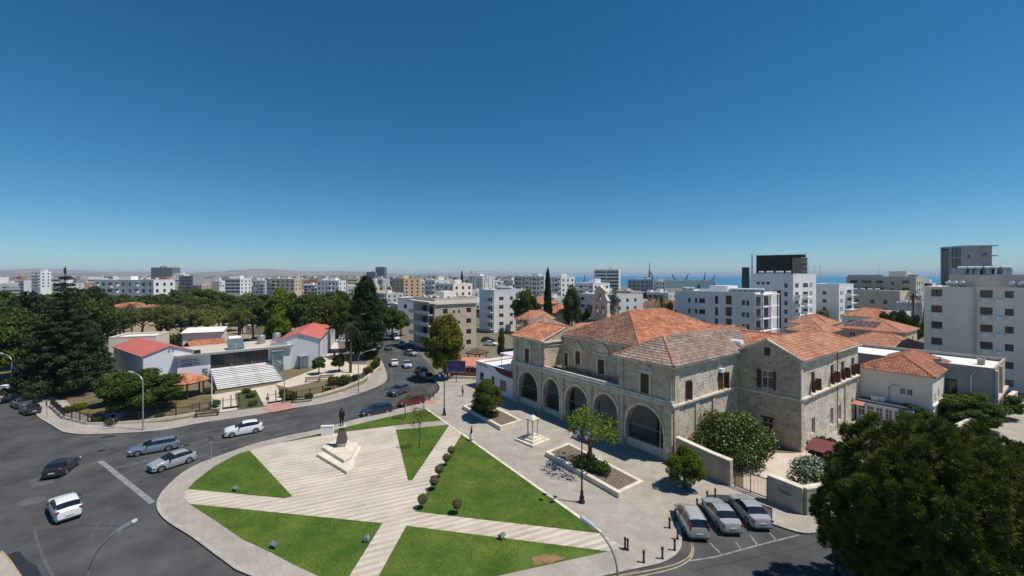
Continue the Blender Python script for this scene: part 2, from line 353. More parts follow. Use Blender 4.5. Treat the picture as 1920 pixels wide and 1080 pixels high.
# plaza: strips of stone, each its own piece
def stripemat(name, c1, c2):
    m = bpy.data.materials.new(name); m.use_nodes = True; nt = m.node_tree; N = nt.nodes; L = nt.links; b = N['Principled BSDF']; b.inputs['Roughness'].default_value = .85
    tc = N.new('ShaderNodeNewGeometry'); mp = N.new('ShaderNodeMapping'); mp.inputs['Rotation'].default_value = (0,0,-SA); L.new(tc.outputs['Position'], mp.inputs[0])
    br = N.new('ShaderNodeTexBrick'); br.inputs['Scale'].default_value = 1; br.inputs['Brick Width'].default_value = 1.5; br.inputs['Row Height'].default_value = SW
    br.inputs['Mortar Size'].default_value = .006; br.inputs['Color1'].default_value = (*c1,1); br.inputs['Color2'].default_value = (*c2,1); br.inputs['Mortar'].default_value = (.25,.21,.17,1)
    br.offset = .37; L.new(mp.outputs[0], br.inputs['Vector'])
    n = N.new('ShaderNodeTexNoise'); n.inputs['Scale'].default_value = .35; n.inputs['Detail'].default_value = 6; L.new(tc.outputs['Position'], n.inputs['Vector'])
    mr = N.new('ShaderNodeMapRange'); mr.inputs['From Min'].default_value = .3; mr.inputs['From Max'].default_value = .7; mr.inputs['To Min'].default_value = .85; mr.inputs['To Max'].default_value = 1.1; L.new(n.outputs['Fac'], mr.inputs['Value'])
    hv = N.new('ShaderNodeHueSaturation'); L.new(mr.outputs[0], hv.inputs['Value']); L.new(br.outputs['Color'], hv.inputs['Color']); L.new(hv.outputs[0], b.inputs['Base Color'])
    return m
SD = Vector((.909,.418)).normalized(); SA = math.atan2(SD.y, SD.x); SW = .34
st_a = stripemat('cream_plaza_slab', (.60,.53,.43), (.53,.46,.375)); st_b = stripemat('grey_plaza_slab', (.41,.355,.295), (.50,.435,.36))
plaza_px = [(346,925),(352,920),(533,937),(548,933),(468,847),(500,839),(527,832),(545,829.5),(640,813),(740,800.5),(742,808),(765,903),(773,903),(843,798),(852,803),(865,817),(778,962),(860,972),(1123,1003),(1150,1017),(1168,1028),(1140,1037),(762,989),(705,1092),(650,1092),(717,984),(355,947),(347,938)]
plaza = struct(sheet('plaza', None, st_a, Z1+.004, poly(plaza_px)))
bm = bmesh.new(); vv = [bm.verts.new((x,y,Z1+.016)) for x,y in poly(plaza_px)]; bm.faces.new(vv)
nrm = Vector((-SD.y, SD.x, 0)); lo = min(v.co.dot(nrm) for v in vv); hi = max(v.co.dot(nrm) for v in vv)
k0 = math.floor(lo/SW)
for k in range(k0, math.ceil(hi/SW)+1):
    bmesh.ops.bisect_plane(bm, geom=bm.verts[:]+bm.edges[:]+bm.faces[:], plane_co=nrm*(k*SW), plane_no=nrm, dist=1e-5)
rows = {}
for f in bm.faces:
    c = f.calc_center_median(); rows.setdefault(math.floor(c.dot(nrm)/SW), []).append([v.co.copy() for v in f.verts])
for k in sorted(rows):
    g = MB(); cen = (k+.5)*SW
    for fv in rows[k]:
        q = [p - nrm*((p.dot(nrm)-cen)*.035) for p in fv]
        zt = rnd.uniform(-.003, .003)
        g.face([(p.x,p.y,p.z+zt) for p in q])
    o = g.build('paving_strip', st_a if k % 2 else st_b, plaza)
bm.free()

# lawns
lawnmat = mat('lawn_grass', (.042,.108,.008), .9, .15, .3, .3, 14, col2=(.115,.165,.020))
bladem = leafmat('grass_blades', (.060,.130,.012), (.115,.165,.025), .45)
drym = mat('bare_lawn_patch', (.25,.155,.075), .95, .25, 1.1, .3, 10)
def tri_sample(pts, n, rg):
    import mathutils
    tris = mathutils.geometry.tessellate_polygon([[Vector((p[0],p[1],0)) for p in pts]])
    A = []; 
    for t in tris:
        a,b,c = (Vector(pts[i]) for i in t); A.append(abs((b-a).cross(c-a))/2)
    A = np.array(A); pick = rg.choice(len(A), n, p=A/A.sum()); u = np.sqrt(rg.random(n)); v = rg.random(n)
    P = np.array(pts); T = np.array([list(t) for t in tris])[pick]
    return (1-u)[:,None]*P[T[:,0]] + (u*(1-v))[:,None]*P[T[:,1]] + (u*v)[:,None]*P[T[:,2]], A.sum()
def npmesh(name, V, Fc, nper, mats):
    me = bpy.data.meshes.new(name); n = len(Fc)
    me.vertices.add(len(V)); me.vertices.foreach_set('co', np.asarray(V, dtype=np.float32).ravel())
    me.loops.add(n*nper); me.loops.foreach_set('vertex_index', np.asarray(Fc, dtype=np.int32).ravel())
    me.polygons.add(n); me.polygons.foreach_set('loop_start', np.arange(0, n*nper, nper, dtype=np.int32))
    me.materials.append(mats); me.update(calc_edges=True); return me
nrg = np.random.default_rng(11)
def lawn(px, bare=()):
    P = poly(px); o = struct(sheet('lawn', None, lawnmat, Z1+.022, P))
    P2, area = tri_sample(P, 10, nrg); n = int(min(26000, area*130))
    pts, _ = tri_sample(P, n, nrg)
    for (bx,by,br) in bare:
        c = np.array(gp(bx,by)); d = np.hypot(*(pts-c).T); pts = pts[d > br*(.75+.5*nrg.random(len(pts)))]
    n = len(pts); a = nrg.random(n)*6.283; w = .02+.02*nrg.random(n); h = .025+.035*nrg.random(n); lx = (nrg.random((n,2))-.5)*.10
    V = np.zeros((n,3,3)); V[:,0,:2] = pts+np.c_[np.cos(a),np.sin(a)]*w[:,None]; V[:,1,:2] = pts-np.c_[np.cos(a),np.sin(a)]*w[:,None]; V[:,2,:2] = pts+lx
    V[:,:2,2] = Z1+.02; V[:,2,2] = Z1+.02+h
    s = stuff(link('grass', npmesh('grass', V.reshape(-1,3), np.arange(3*n).reshape(-1,3), 3, bladem), o))
lawn([(352,919),(368,903),(387,888),(405,875),(427,863),(447,853),(468,847),(548,933),(533,937)])
lawn([(356,948),(717,984),(655,1084),(598,1084),(555,1064),(510,1040),(453,1013),(410,983)])
lawn([(762,989),(1140,1037),(952,1079),(800,1116),(690,1120)], [(1010,1052,1.6),(1085,1044,.7)])
sheet('bare_patch', [(998,1062),(1001,1056),(996,1052),(1003,1047),(1014,1046),(1020,1042),(1031,1045),(1040,1043),(1047,1047),(1060,1049),(1052,1054),(1041,1055),(1034,1060),(1020,1059),(1010,1063)], drym, Z1+.027)
lawn([(865,817),(1123,1003),(860,972),(778,962)])
lawn([(742,808),(843,798),(773,903),(765,903)])
lawn([(527,831.5),(600,815),(700,790),(797,768),(827,790),(740,799.5),(640,812),(545,829)])
# pale stone edging along the big lawn
g = MB(); strip(g, [gp(865,816.5), gp(1124,1003)], .3, Z1, Z1+.05); struct(g.build('lawn_edging', trimstone))
g = MB(); strip(g, [gp(797,768), gp(865,816.5)], .25, Z1, Z1+.04); struct(g.build('lawn_edging', trimstone))

# ------------------------------------------------------------------ painted markings
def stripe(name, pts, w, m, z=.005, px=True):
    g = MB(); strip(g, [gp(*p) for p in pts] if px else pts, w, z-.001, z); return struct(g.build(name, m))
stripe('stop_line', [(183,866),(231,905),(280,945)], .45, whitepaint)
stripe('lane_line', [(335,838),(400,822),(470,805),(520,795)], .12, whitepaint)
stripe('lane_line', [(215,878),(262,868),(300,858)], .10, whitepaint)
stripe('lane_line', [(110,858),(160,848),(210,838),(240,834)], .18, mat('ghost_paint', (.10,.10,.10), .85, .3, 1))
stripe('edge_line', [(62,995),(70,1025),(82,1055),(98,1085)], .14, mat('ghost_paint', (.10,.10,.10)))
for pts in ([(178,992),(190,976),(211,974),(203,992),(178,992)], [(170,1008),(178,992),(200,991),(192,1003),(183,996),(170,1008)]):
    stripe('diamond_marking', pts, .10, mat('ghost_paint', (.10,.10,.10)))
stripe('yellow_line', [(0,1034),(16,1052),(40,1088)], .12, yellowpaint); stripe('yellow_line', [(-6,1036),(8,1055),(30,1088)], .12, yellowpaint)
for off in (0, 6):
    stripe('double_line', smooth_px([(1293,1004+off*.2),(1296+off*.4,1030),(1288+off*.6,1045+off*.6),(1262+off*.4,1058+off),(1215,1069+off*1.2),(1150,1080+off*1.3)], 4), .11, yellowpaint, .006)
stripe('bay_line', [(1292,1053),(1345,1045),(1420,1024),(1500,1004)], .14, whitepaint)
for pts in ([(1330,1018),(1352,1040)], [(1378,1016),(1388,1030)], [(1405,1003),(1420,1023)], [(1441,998),(1455,1014)], [(1256,997),(1278,984)]): stripe('bay_line', pts, .11, whitepaint)
g = MB(); c = gp(60,940); g.prism([(c[0]+1.1*math.cos(k*.4488)*.9, c[1]+.8*math.sin(k*.4488)) for k in range(14)], .001, .006); struct(g.build('road_patch', mat('ghost_paint', (.10,.10,.10))))
g = MB(); g.obox((*gp(203,819), .006), (1.3,.5,.008), .35); struct(g.build('drain_grate', iron))

# tar seams, wheel tracks and a manhole
tar = mat('tar_seam', (.034,.034,.036), .6, .2, 2); worn = mat('worn_asphalt', (.095,.094,.092), .85, .35, .6)
rr = random.Random(3)
for pts in ([(150,820),(230,850),(330,905)],[(430,830),(560,800),(680,772)],[(60,1000),(150,985),(240,990)],[(1300,1070),(1420,1045),(1550,1015)]):
    stripe('tar_seam', [(x+rr.uniform(-2,2),y+rr.uniform(-1.5,1.5)) for x,y in smooth_px(pts,5)], .06, tar, .0045)
for pts in ([(250,905),(330,872),(420,843),(560,806),(690,772)],[(228,892),(310,858),(420,828),(560,794),(680,762)],[(150,880),(250,842),(400,806),(560,778),(660,755),(730,722),(735,690)]):
    stripe('wheel_track', smooth_px(pts,4), .35, worn, .0035)
for pts in ([(340,850),(352,846),(372,851),(360,856)],[(52,900),(95,893),(102,905),(60,913)],[(515,782),(540,777),(548,780),(524,786)]): sheet('road_patch', pts, tar if rr.random() < .3 else worn, .004)
for x,y in ((190,845),(350,835),(742,765)):
    g = MB(); c = gp(x,y); g.prism([(c[0]+.35*math.cos(k*.5236), c[1]+.35*math.sin(k*.5236)) for k in range(12)], .001, .008); struct(g.build('manhole_cover', iron))

# ------------------------------------------------------------------ building helpers
def wallgrid(mb, O, U, w, z0, z1, ops, depth=.25, mi=0, mr=None):
    U = Vector((U[0],U[1])); N = Vector((-U.y,U.x)); mr = mi if mr is None else mr
    def P(u, z, d=0): p = Vector(O[:2])+U*u+N*d; return (p.x, p.y, z)
    us = sorted({0, w, *[o[0] for o in ops], *[o[1] for o in ops]}); zs = sorted({z0, z1, *[o[2] for o in ops], *[o[3] for o in ops]})
    us = [u for u in us if 0 <= u <= w]; zs = [z for z in zs if z0 <= z <= z1]
    for i in range(len(us)-1):
        for j in range(len(zs)-1):
            uc = (us[i]+us[i+1])/2; zc = (zs[j]+zs[j+1])/2
            if any(o[0] < uc < o[1] and o[2] < zc < o[3] for o in ops): continue
            mb.face([P(us[i],zs[j]),P(us[i+1],zs[j]),P(us[i+1],zs[j+1]),P(us[i],zs[j+1])], mi)
    for a, b, c, d in ops:
        mb.face([P(a,c),P(a,c,depth),P(a,d,depth),P(a,d)][::-1], mr); mb.face([P(b,c),P(b,c,depth),P(b,d,depth),P(b,d)], mr)
        mb.face([P(a,d),P(b,d),P(b,d,depth),P(a,d,depth)][::-1], mr); mb.face([P(a,c),P(b,c),P(b,c,depth),P(a,c,depth)], mr)
        mb.face([P(a,c,depth+.06),P(b,c,depth+.06),P(b,d,depth+.06),P(a,d,depth+.06)], mr)

_unit = {}
def unit_window(style):
    if style in _unit: return _unit[style]
    fm = {'white': frame_white, 'dark': frame_dark, 'brown': timber, 'steel': steel}[style.split('_')[0]]
    f = MB(); b = .06
    for x0,x1,z0,z1 in ((0,1,0,b),(0,1,1-b,1),(0,b,b,1-b),(1-b,1,b,1-b)): f.box(x0,x1,-.05,.04,z0,z1)
    f.box(.5-b/2,.5+b/2,-.04,.03,b,1-b)
    if 'grid' in style: f.box(b,1-b,-.035,.025,.62,.66)
    p = MB(); p.box(b,1-b,-.012,.012,b,1-b)
    _unit[style] = (f.mesh('window_frame', fm), p.mesh('window_pane', glass)); return _unit[style]
def win(parent, O, rz, u, z, w, h, style='white', depth=.2, sub=True):
    """window in a wall that starts at O (local) and runs along angle rz"""
    c, s = math.cos(rz), math.sin(rz); x = O[0]+c*u-s*depth; y = O[1]+s*u+c*depth
    f, p = unit_window(style)
    o = link('window', f, parent, (x,y,z), rz, (w,1,h)); link('pane', p, o); return o
_shut = None
def shutter(parent, loc, rz, w, h):
    global _shut
    if not _shut:
        m = MB(); m.box(0,1,-.03,.03,0,.06); m.box(0,1,-.03,.03,.94,1); m.box(0,.1,-.03,.03,.06,.94); m.box(.9,1,-.03,.03,.06,.94); m.box(.1,.9,-.018,.018,.06,.94)
        for k in range(9): m.box(.1,.9,-.026,.026,.1+k*.095,.13+k*.095)
        _shut = m.mesh('shutter', timber)
    return link('shutter', _shut, parent, loc, rz, (w,1,h))

def tiles(mb, P, row=.44, col=.36, mi=0, rg=rnd):
    P = [Vector(p) for p in P]; n = (P[1]-P[0]).cross(P[2]-P[0]).normalized()
    if n.z < 0: n = -n
    e = Vector((0,0,1)).cross(n).normalized(); s = n.cross(e).normalized()
    if s.z < 0: s = -s; e = -e
    Q = [(p.dot(e), p.dot(s)) for p in P]; base = P[0].dot(n)
    def inside(a, b):
        r = False
        for i in range(len(Q)):
            (x1,y1),(x2,y2) = Q[i-1], Q[i]
            if (y1 > b) != (y2 > b) and a < (x2-x1)*(b-y1)/(y2-y1)+x1: r = not r
        return r
    a0 = min(q[0] for q in Q); a1 = max(q[0] for q in Q); b0 = min(q[1] for q in Q); b1 = max(q[1] for q in Q)
    j = 0; b = b0
    while b < b1:
        a = a0+col/2
        while a < a1:
            if inside(a, b+row*.45):
                ja = a+rg.uniform(-.012,.012); jb = b+rg.uniform(-.025,.025); v0 = len(mb.v); jl = rg.uniform(0,.02)
                for bb, lf in ((jb-.03,.055+jl),(jb+row,.012)):
                    for da, h in ((-.5,-.01),(-.27,.075),(.27,.075),(.5,-.01)):
                        p = e*(ja+da*col)+s*bb+n*(base+h+lf); mb.v.append(tuple(p))
                for k in range(3): mb.f.append((v0+k,v0+k+1,v0+5+k,v0+4+k)); mb.m.append(mi)
                mb.f.append((v0+3,v0+2,v0+1,v0)); mb.m.append(mi)
            a += col
        b += row
def roof_part(parent, planes, tm, ridges=(), deck=None, name='roof', row=.44, col=.36, rm=None):
    d = MB()
    for P in planes: d.face(P); d.face([(p[0],p[1],p[2]-.14) for p in P][::-1])
    for P in planes:
        for i in range(len(P)):
            a, b = P[i-1], P[i]; d.face([a,b,(b[0],b[1],b[2]-.14),(a[0],a[1],a[2]-.14)])
    o = d.build(name, deck or trimstone, parent)
    t = MB()
    for P in planes: tiles(t, P, row, col)
    if t.v: stuff(t.build('roof_tiles', tm, o))
    if ridges:
        r = MB()
        for a, b in ridges:
            a, b = Vector(a), Vector(b); L = (b-a).length; n = max(1, int(L/.45))
            for k in range(n):
                p = a+(b-a)*(k/n); q = a+(b-a)*((k+1.12)/n); r.tube([p+Vector((0,0,.05)), q+Vector((0,0,.05))], [.17,.14], 7)
        stuff(r.build('ridge_tiles', rm or tm, o))
    return o
def hip(x0,x1,y0,y1,ze,zr,o=.3,axis='y',ends=(True,True)):
    x0-=o; x1+=o; y0-=o; y1+=o
    if axis == 'y':
        xm = (x0+x1)/2; h = (x1-x0)/2; a = y0+(h if ends[0] else 0); b = y1-(h if ends[1] else 0); A=(xm,a,zr); B=(xm,b,zr)
        c = [(x0,y0,ze),(x1,y0,ze),(x1,y1,ze),(x0,y1,ze)]
        pl = [[c[1],c[2],B,A],[c[3],c[0],A,B]]
        if ends[0]: pl.append([c[0],c[1],A])
        if ends[1]: pl.append([c[2],c[3],B])
        rd = [(A,B)]+([(c[0],A),(c[1],A)] if ends[0] else [])+([(c[2],B),(c[3],B)] if ends[1] else [])
    else:
        ym = (y0+y1)/2; h = (y1-y0)/2; a = x0+(h if ends[0] else 0); b = x1-(h if ends[1] else 0); A=(a,ym,zr); B=(b,ym,zr)
        c = [(x0,y0,ze),(x1,y0,ze),(x1,y1,ze),(x0,y1,ze)]
        pl = [[c[0],c[1],B,A],[c[2],c[3],A,B]]
        if ends[0]: pl.append([c[3],c[0],A])
        if ends[1]: pl.append([c[1],c[2],B])
        rd = [(A,B)]+([(c[0],A),(c[3],A)] if ends[0] else [])+([(c[1],B),(c[2],B)] if ends[1] else [])
    return pl, rd

# ------------------------------------------------------------------ monastery (local x along the arcade, y into the building)
TH = math.atan2(-.803,.595); XD = Vector((.595,-.803)); YD = Vector((.803,.595)); ORG = Vector((17.1,45.3))
def ml(lx, ly): p = ORG+XD*lx+YD*ly; return (p.x, p.y)
mon = empty('monastery', (ORG.x,ORG.y,Z1), TH, 'long two-storey limestone monastery with five-arched arcade and tiled roofs', 'building')
arches = [(-24.6,2.3,2.7,5.15),(-19.3,1.7,3.1,5.1),(-14.3,2.1,2.8,5.15),(-9.3,1.95,2.9,5.2),(-3.65,2.5,2.6,5.2)]
def archz(a, x):
    c, hw, sp, ap = a; t = max(0, 1-((x-c)/hw)**2); return sp+(ap-sp)*math.sqrt(t)
g = MB(); y0, y1 = 0, .8; top = 6.25
xs = -28.4; NS = 16
for a in arches:
    c, hw, sp, ap = a; l, r = c-hw, c+hw
    g.box(xs, l, y0, y1, 0, top)
    P = [(l+2*hw*k/NS) for k in range(NS+1)]
    for k in range(NS):
        xa, xb = P[k], P[k+1]; za, zb = archz(a,xa), archz(a,xb)
        if k == 0: za = sp
        if k == NS-1: zb = sp
        g.face([(xa,y0,za),(xb,y0,zb),(xb,y0,top),(xa,y0,top)]); g.face([(xb,y1,zb),(xa,y1,za),(xa,y1,top),(xb,y1,top)])
        g.face([(xa,y0,za),(xa,y1,za),(xb,y1,zb),(xb,y0,zb)])
    xs = r
g.box(xs, 0, y0, y1, 0, top)
g.build('arcade_wall', ashlar, mon)
for a in arches:                                             # moulded arch rings, each its own piece
    c, hw, sp, ap = a; g = MB(); n = 18
    pts = [(c-hw,.9)]+[(c-hw+2*hw*k/n, archz(a, c-hw+2*hw*k/n)) for k in range(n+1)]+[(c+hw,.9)]
    for k in range(len(pts)-1):
        (xa,za),(xb,zb) = pts[k], pts[k+1]
        def out(x, z):
            dx = x-c; dz = max(0, z-sp); L = math.hypot(dx, dz) or 1
            return (x+.34*dx/L, z+.34*dz/L)
        (oa,ua),(ob,ub) = out(xa,za), out(xb,zb)
        g.face([(xa,-.1,za),(xb,-.1,zb),(ob,-.1,ub),(oa,-.1,ua)][::-1]); g.face([(oa,-.1,ua),(ob,-.1,ub),(ob,.02,ub),(oa,.02,ua)]); g.face([(xa,-.1,za),(xb,-.1,zb),(xb,.02,zb),(xa,.02,za)])
    g.build('arch_moulding', trimstone, mon)
    g = MB(); g.tube([(c-hw-.1,.35,sp+.05),(c+hw+.1,.35,sp+.05)], .035, 6); g.build('tie_rod', steel, mon)
for c, hw, low in ((-24.6,2.3,.95),(-19.3,1.7,.75),(-3.65,2.5,.95)):
    g = MB(); g.box(c-hw-.05,c+hw+.05,.2,.6,0,low); g.build('arcade_parapet', trimstone, mon)
    g = MB()
    for k in range(int(2*hw/.16)): x = c-hw+.1+k*.16; g.box(x,x+.025,.38,.405,low,low+1.25)
    g.box(c-hw,c+hw,.37,.415,low+1.22,low+1.27)
    stuff(g.build('iron_grille', iron, mon))
for x, w in ((-27.75,.9),(-21.75,.75),(-16.95,.7),(-11.8,.7),(-6.8,.75),(-.5,.95)):
    g = MB(); g.box(x-w/2,x+w/2,-.24,.02,0,5.95); g.box(x-w/2-.08,x+w/2+.08,-.32,.02,0,.6); g.box(x-w/2-.07,x+w/2+.07,-.31,.02,5.62,5.9); g.build('pilaster', ashlar, mon)
    if x < -20 or x > -8:
        g = MB(); g.box(x-w/2+.08,x+w/2-.08,-.16,.02,6.5,10.1); g.build('pilaster', ashlar, mon)
for x in (-21.2, -1.35, -7.0):
    g = MB(); g.tube([(x,-.3,.2),(x,-.3,6.0)], .05, 6); g.build('downpipe', steel, mon)
g = MB(); g.box(-28.6,.2,-.34,.85,5.95,6.2); g.box(-28.5,.1,-.26,.85,6.2,6.5); g.build('string_course', trimstone, mon)
g = MB(); g.box(-20.8,-7.2,-.12,.12,6.5,6.78); g.build('terrace_kerb', trimstone, mon)
g = MB(); g.box(-28.2,-.2,.8,3.75,5.7,5.95); g.box(-28.2,-.2,.8,3.75,0,.12); g.build('arcade_vault', concrete, mon)
g = MB(); ops = [(2.6,3.9,.12,2.9),(8.4,9.8,.12,3.4),(13.4,14.6,1.2,3.3),(18.4,19.9,.12,3.6),(23.6,25.2,.12,3.6)]
wallgrid(g, (-28.2,3.75), (1,0), 28.0, .12, 5.7, ops, .2); g.build('arcade_back_wall', mat('shade_darkened_plaster', (.34,.30,.25), .9, .2, .6), mon)  # plaster colour darkened to paint in the shade behind the arches
for a,b,c,d in ops:
    if c < .5:
        dg = MB(); dg.box(-28.2+a,-28.2+b,3.88,3.94,c,d); dg.box(-28.2+(a+b)/2-.03,-28.2+(a+b)/2+.03,3.85,3.9,c,d); dg.build('door', timber, mon)
    else: win(mon, (-28.2,3.75), 0, a, c, b-a, d-c, 'brown_grid', .15)
# upper left block
def pediment(x, y, z, w, arched=False):
    g = MB()
    if arched:
        n = 12; R = w/2
        for r0, r1, yy in ((R-.2,R,-.22),(0,R-.2,-.06)):
            for k in range(n):
                a, b = math.pi*k/n, math.pi*(k+1)/n
                q = [(x+r0*math.cos(a),y+yy,z+.15+r0*.95*math.sin(a)),(x+r1*math.cos(a),y+yy,z+.15+r1*.95*math.sin(a)),(x+r1*math.cos(b),y+yy,z+.15+r1*.95*math.sin(b)),(x+r0*math.cos(b),y+yy,z+.15+r0*.95*math.sin(b))]
                g.face(q[::-1])
                if r1 == R: g.face([q[1],q[2],(q[2][0],y,q[2][2]),(q[1][0],y,q[1][2])])
    else:
        h = w*.36
        g.face([(x-w/2+.1,y-.08,z+.1),(x+w/2-.1,y-.08,z+.1),(x,y-.08,z+h)])
        for sx in (-1,1):
            p = [(x+sx*w/2,z+.05),(x+sx*w/2,z+.2),(x,z+h+.18),(x,z+h)]
            F0 = [(a,y-.26,b) for a,b in p]; B0 = [(a,y,b) for a,b in p]
            if sx < 0: F0 = F0[::-1]; B0 = B0[::-1]
            g.face(F0)
            for i in range(4): g.face([F0[i-1],F0[i],B0[i],B0[i-1]][::-1])
    g.box(x-w/2,x+w/2,y-.2,y,z-.1,z+.12)
    return g.build('pediment', trimstone, mon)
def surround(x, y, z0, z1, w, ped=None, pw=2.2, shut=True, pz=None):
    g = MB(); t = .26
    g.box(x-w/2-t,x-w/2,y-.12,y+.03,z0-.1,z1+.2); g.box(x+w/2,x+w/2+t,y-.12,y+.03,z0-.1,z1+.2); g.box(x-w/2,x+w/2,y-.12,y+.03,z1,z1+.2)
    if pz: g.box(x-w/2-t+.02,x-w/2-.04,y-.1,y+.02,z1+.2,pz-.1); g.box(x+w/2+.04,x+w/2+t-.02,y-.1,y+.02,z1+.2,pz-.1)
    s = g.build('window_surround', trimstone, mon)
    for k in (0,1): shutter(mon, (x-w/2+k*w/2,y+.1,z0), 0, w/2-.01, z1-z0)
    if ped: pediment(x, y, pz or z1+.3, pw, ped == 'arch')
g = MB(); wallgrid(g, (-28.4,0), (1,0), 7.6, 6.5, 10.3, [(3.05,4.15,6.62,8.8)], .2)
wallgrid(g, (-20.8,0), (0,1), 3.75, 6.5, 10.3, [], .2)
g.face([(-20.8,0,10.3),(-20.8,9.4,10.3),(-20.8,4.7,11.95)]); g.face([(-28.4,0,10.3),(-28.4,4.7,11.95),(-28.4,9.4,10.3)])
g.face([(-28.4,9.4,0),(-28.4,0,0),(-28.4,0,10.3),(-28.4,9.4,10.3)]); g.face([(-20.8,9.4,6.5),(-28.4,9.4,6.5),(-28.4,9.4,10.3),(-20.8,9.4,10.3)])
g.build('left_pavilion_wall', limestone, mon)
surround(-24.8, 0, 6.62, 8.8, 1.1, 'tri', 2.3, pz=9.15)
g = MB(); g.box(-28.75,-20.5,-.3,.1,10.12,10.34); g.box(-20.82,-20.5,.1,9.4,10.1,10.3); g.build('eaves_cornice', trimstone, mon)
g = MB(); g.box(-20.78,-20.66,1.0,3.7,9.6,9.75); g.build('drip_ledge', trimstone, mon)
roof_part(mon, [[(-28.75,-.35,10.34),(-21.05,-.35,10.34),(-21.05,4.7,12.1),(-28.75,4.7,12.1)],[(-21.05,9.7,10.34),(-28.75,9.7,10.34),(-28.75,4.7,12.1),(-21.05,4.7,12.1)]], tile_orange, [((-28.75,4.7,12.1),(-21.05,4.7,12.1))])
# recessed middle
g = MB(); ops = [(.25,1.05,6.5,8.4),(2.6,3.6,7.05,8.95),(6.9,8.1,6.5,8.45),(10.6,11.6,7.05,8.95)]
wallgrid(g, (-20.8,3.75), (1,0), 13.6, 6.5, 10.85, ops, .2)
g.build('terrace_wall', limestone, mon)
for i,(a,b,c,d) in enumerate(ops):
    surround(-20.8+(a+b)/2, 3.75, c, d, b-a, {1:'tri',2:'arch',3:'tri'}.get(i), {1:2.0,2:2.7,3:2.0}.get(i,2), pz={1:9.35,2:9.2,3:9.35}.get(i))
g = MB(); g.box(-20.8,-7.2,3.4,3.8,10.8,11.0); g.build('eaves_cornice', trimstone, mon)
pl, rd = hip(-20.9,-7.1,3.75,26,11.0,14.6,.25,'y',(True,True))
def at_y(q, z): return q
big_o, big_b = [pl[0],pl[3]], [pl[2],pl[1]]  # right and back slopes orange, front and left slopes darker brown
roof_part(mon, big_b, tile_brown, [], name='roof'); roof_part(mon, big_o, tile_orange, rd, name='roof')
# upper right block
g = MB(); wallgrid(g, (-7.2,0), (1,0), 7.2, 6.5, 10.25, [(3.1,4.25,6.62,8.85)], .2)
g.face([(-7.2,3.75,6.5),(-7.2,0,6.5),(-7.2,0,10.25),(-7.2,3.75,10.25)])
g.build('right_pavilion_wall', ashlar, mon)
surround(-3.52, 0, 6.62, 8.85, 1.15, 'tri', 2.4, pz=9.15)
g = MB(); ops = [(2.45,3.6,6.35,8.35),(9.3,10.5,6.35,8.3),(5.2,6.0,1.2,3.0),(10.3,11.3,1.2,3.2)]
wallgrid(g, (0,0), (0,1), 14, 0, 10.25, ops, .3); g.build('side_wall', limestone_p, mon)
for i,(a,b,c,d) in enumerate(ops):
    w = win(mon, (0,0), math.pi/2, a, c, b-a, d-c, 'brown_grid', .22)
    if i < 2: shutter(mon, (.05,a if i == 0 else b,c), R_(25) if i == 0 else R_(20), .62, d-c); shutter(mon, (.05,a+.02,c), R_(70), .55, d-c)
g = MB(); g.box(-.05,.28,-.3,14,5.95,6.15); g.box(-.05,.16,-.2,14,5.72,5.95); g.build('string_course', trimstone, mon)
for y, w, z in ((.55,.9,5.7),(.55,.8,10.0),(4.6,.7,5.7),(8.2,.6,5.7)):
    g = MB(); g.box(-.02,.12,y-w/2,y+w/2,0 if z < 6 else 6.15,z); g.build('pilaster_strip', ashlar, mon)
g = MB(); g.box(0,.4,9.35,10.2,8.35,8.8); g.build('air_conditioner', whitemetal, mon)
g = MB(); g.box(-7.5,.42,-.42,.05,10.1,10.3); g.box(.02,.42,.05,14.2,10.1,10.3); g.box(-7.5,-7.15,.05,3.8,10.1,10.3); g.build('eaves_cornice', trimstone, mon)
pl, rd = hip(-7.2,0,0,20,10.3,12.75,.5,'y',(True,False))
roof_part(mon, [pl[0],pl[1],pl[2]], tile_grey, rd, rm=tile_salmon)
# gabled wing
g = MB(); opf = [(2.85,4.1,6.4,8.6),(2.9,4.1,.1,2.9),(3.15,3.8,10.35,11.35)]
wallgrid(g, (0,14), (1,0), 6.9, 0, 10.3, opf[:2], .28)
a,b,c,d = opf[2]
for q in ([(0,10.3),(6.9,10.3),(6.9,10.3),(6.9-1e-3,10.3)],): pass
for x0,x1 in ((0,a),(a,b),(b,6.9)):
    def gz(x): return 10.3+1.9*(1-abs(x-3.45)/3.45)
    if x0 == a: g.face([(a,14,10.3),(b,14,10.3),(b,14,c),(a,14,c)]); g.face([(a,14,d),(b,14,d),(b,14,gz(b)),(3.45,14,12.2),(a,14,gz(a))])
    else: g.face([(x0,14,10.3),(x1,14,10.3)]+[(x1,14,gz(x1))]*(x1 < 6.9)+[(x0,14,gz(x0))]*(x0 > 0))
g.box(a,b,14.2,14.25,c,d)
g.build('gable_wall', limestone, mon)
win(mon, (0,14), 0, 2.85, 6.4, 1.25, 2.2, 'white_grid', .2); shutter(mon, (2.3,13.97,6.4), R_(-6), .55, 2.2); shutter(mon, (4.12,13.97,6.4), R_(6), .3, 2.2)
g = MB(); g.box(2.9,4.1,14.15,14.2,.1,2.3); g.box(2.75,4.25,13.9,14.05,2.9,3.1); g.build('door', timber, mon); win(mon, (0,14), 0, 2.9, 2.35, 1.2, .55, 'white', .18)
win(mon, (0,14), 0, 3.15, 10.35, .65, 1.0, 'brown', .12)
g = MB(); g.box(0,7.1,13.85,14.02,5.75,5.95); g.box(6.88,7.12,14.02,34.4,5.65,5.8); g.box(6.88,7.2,14.02,34.4,5.8,5.98); g.build('string_course', trimstone, mon)
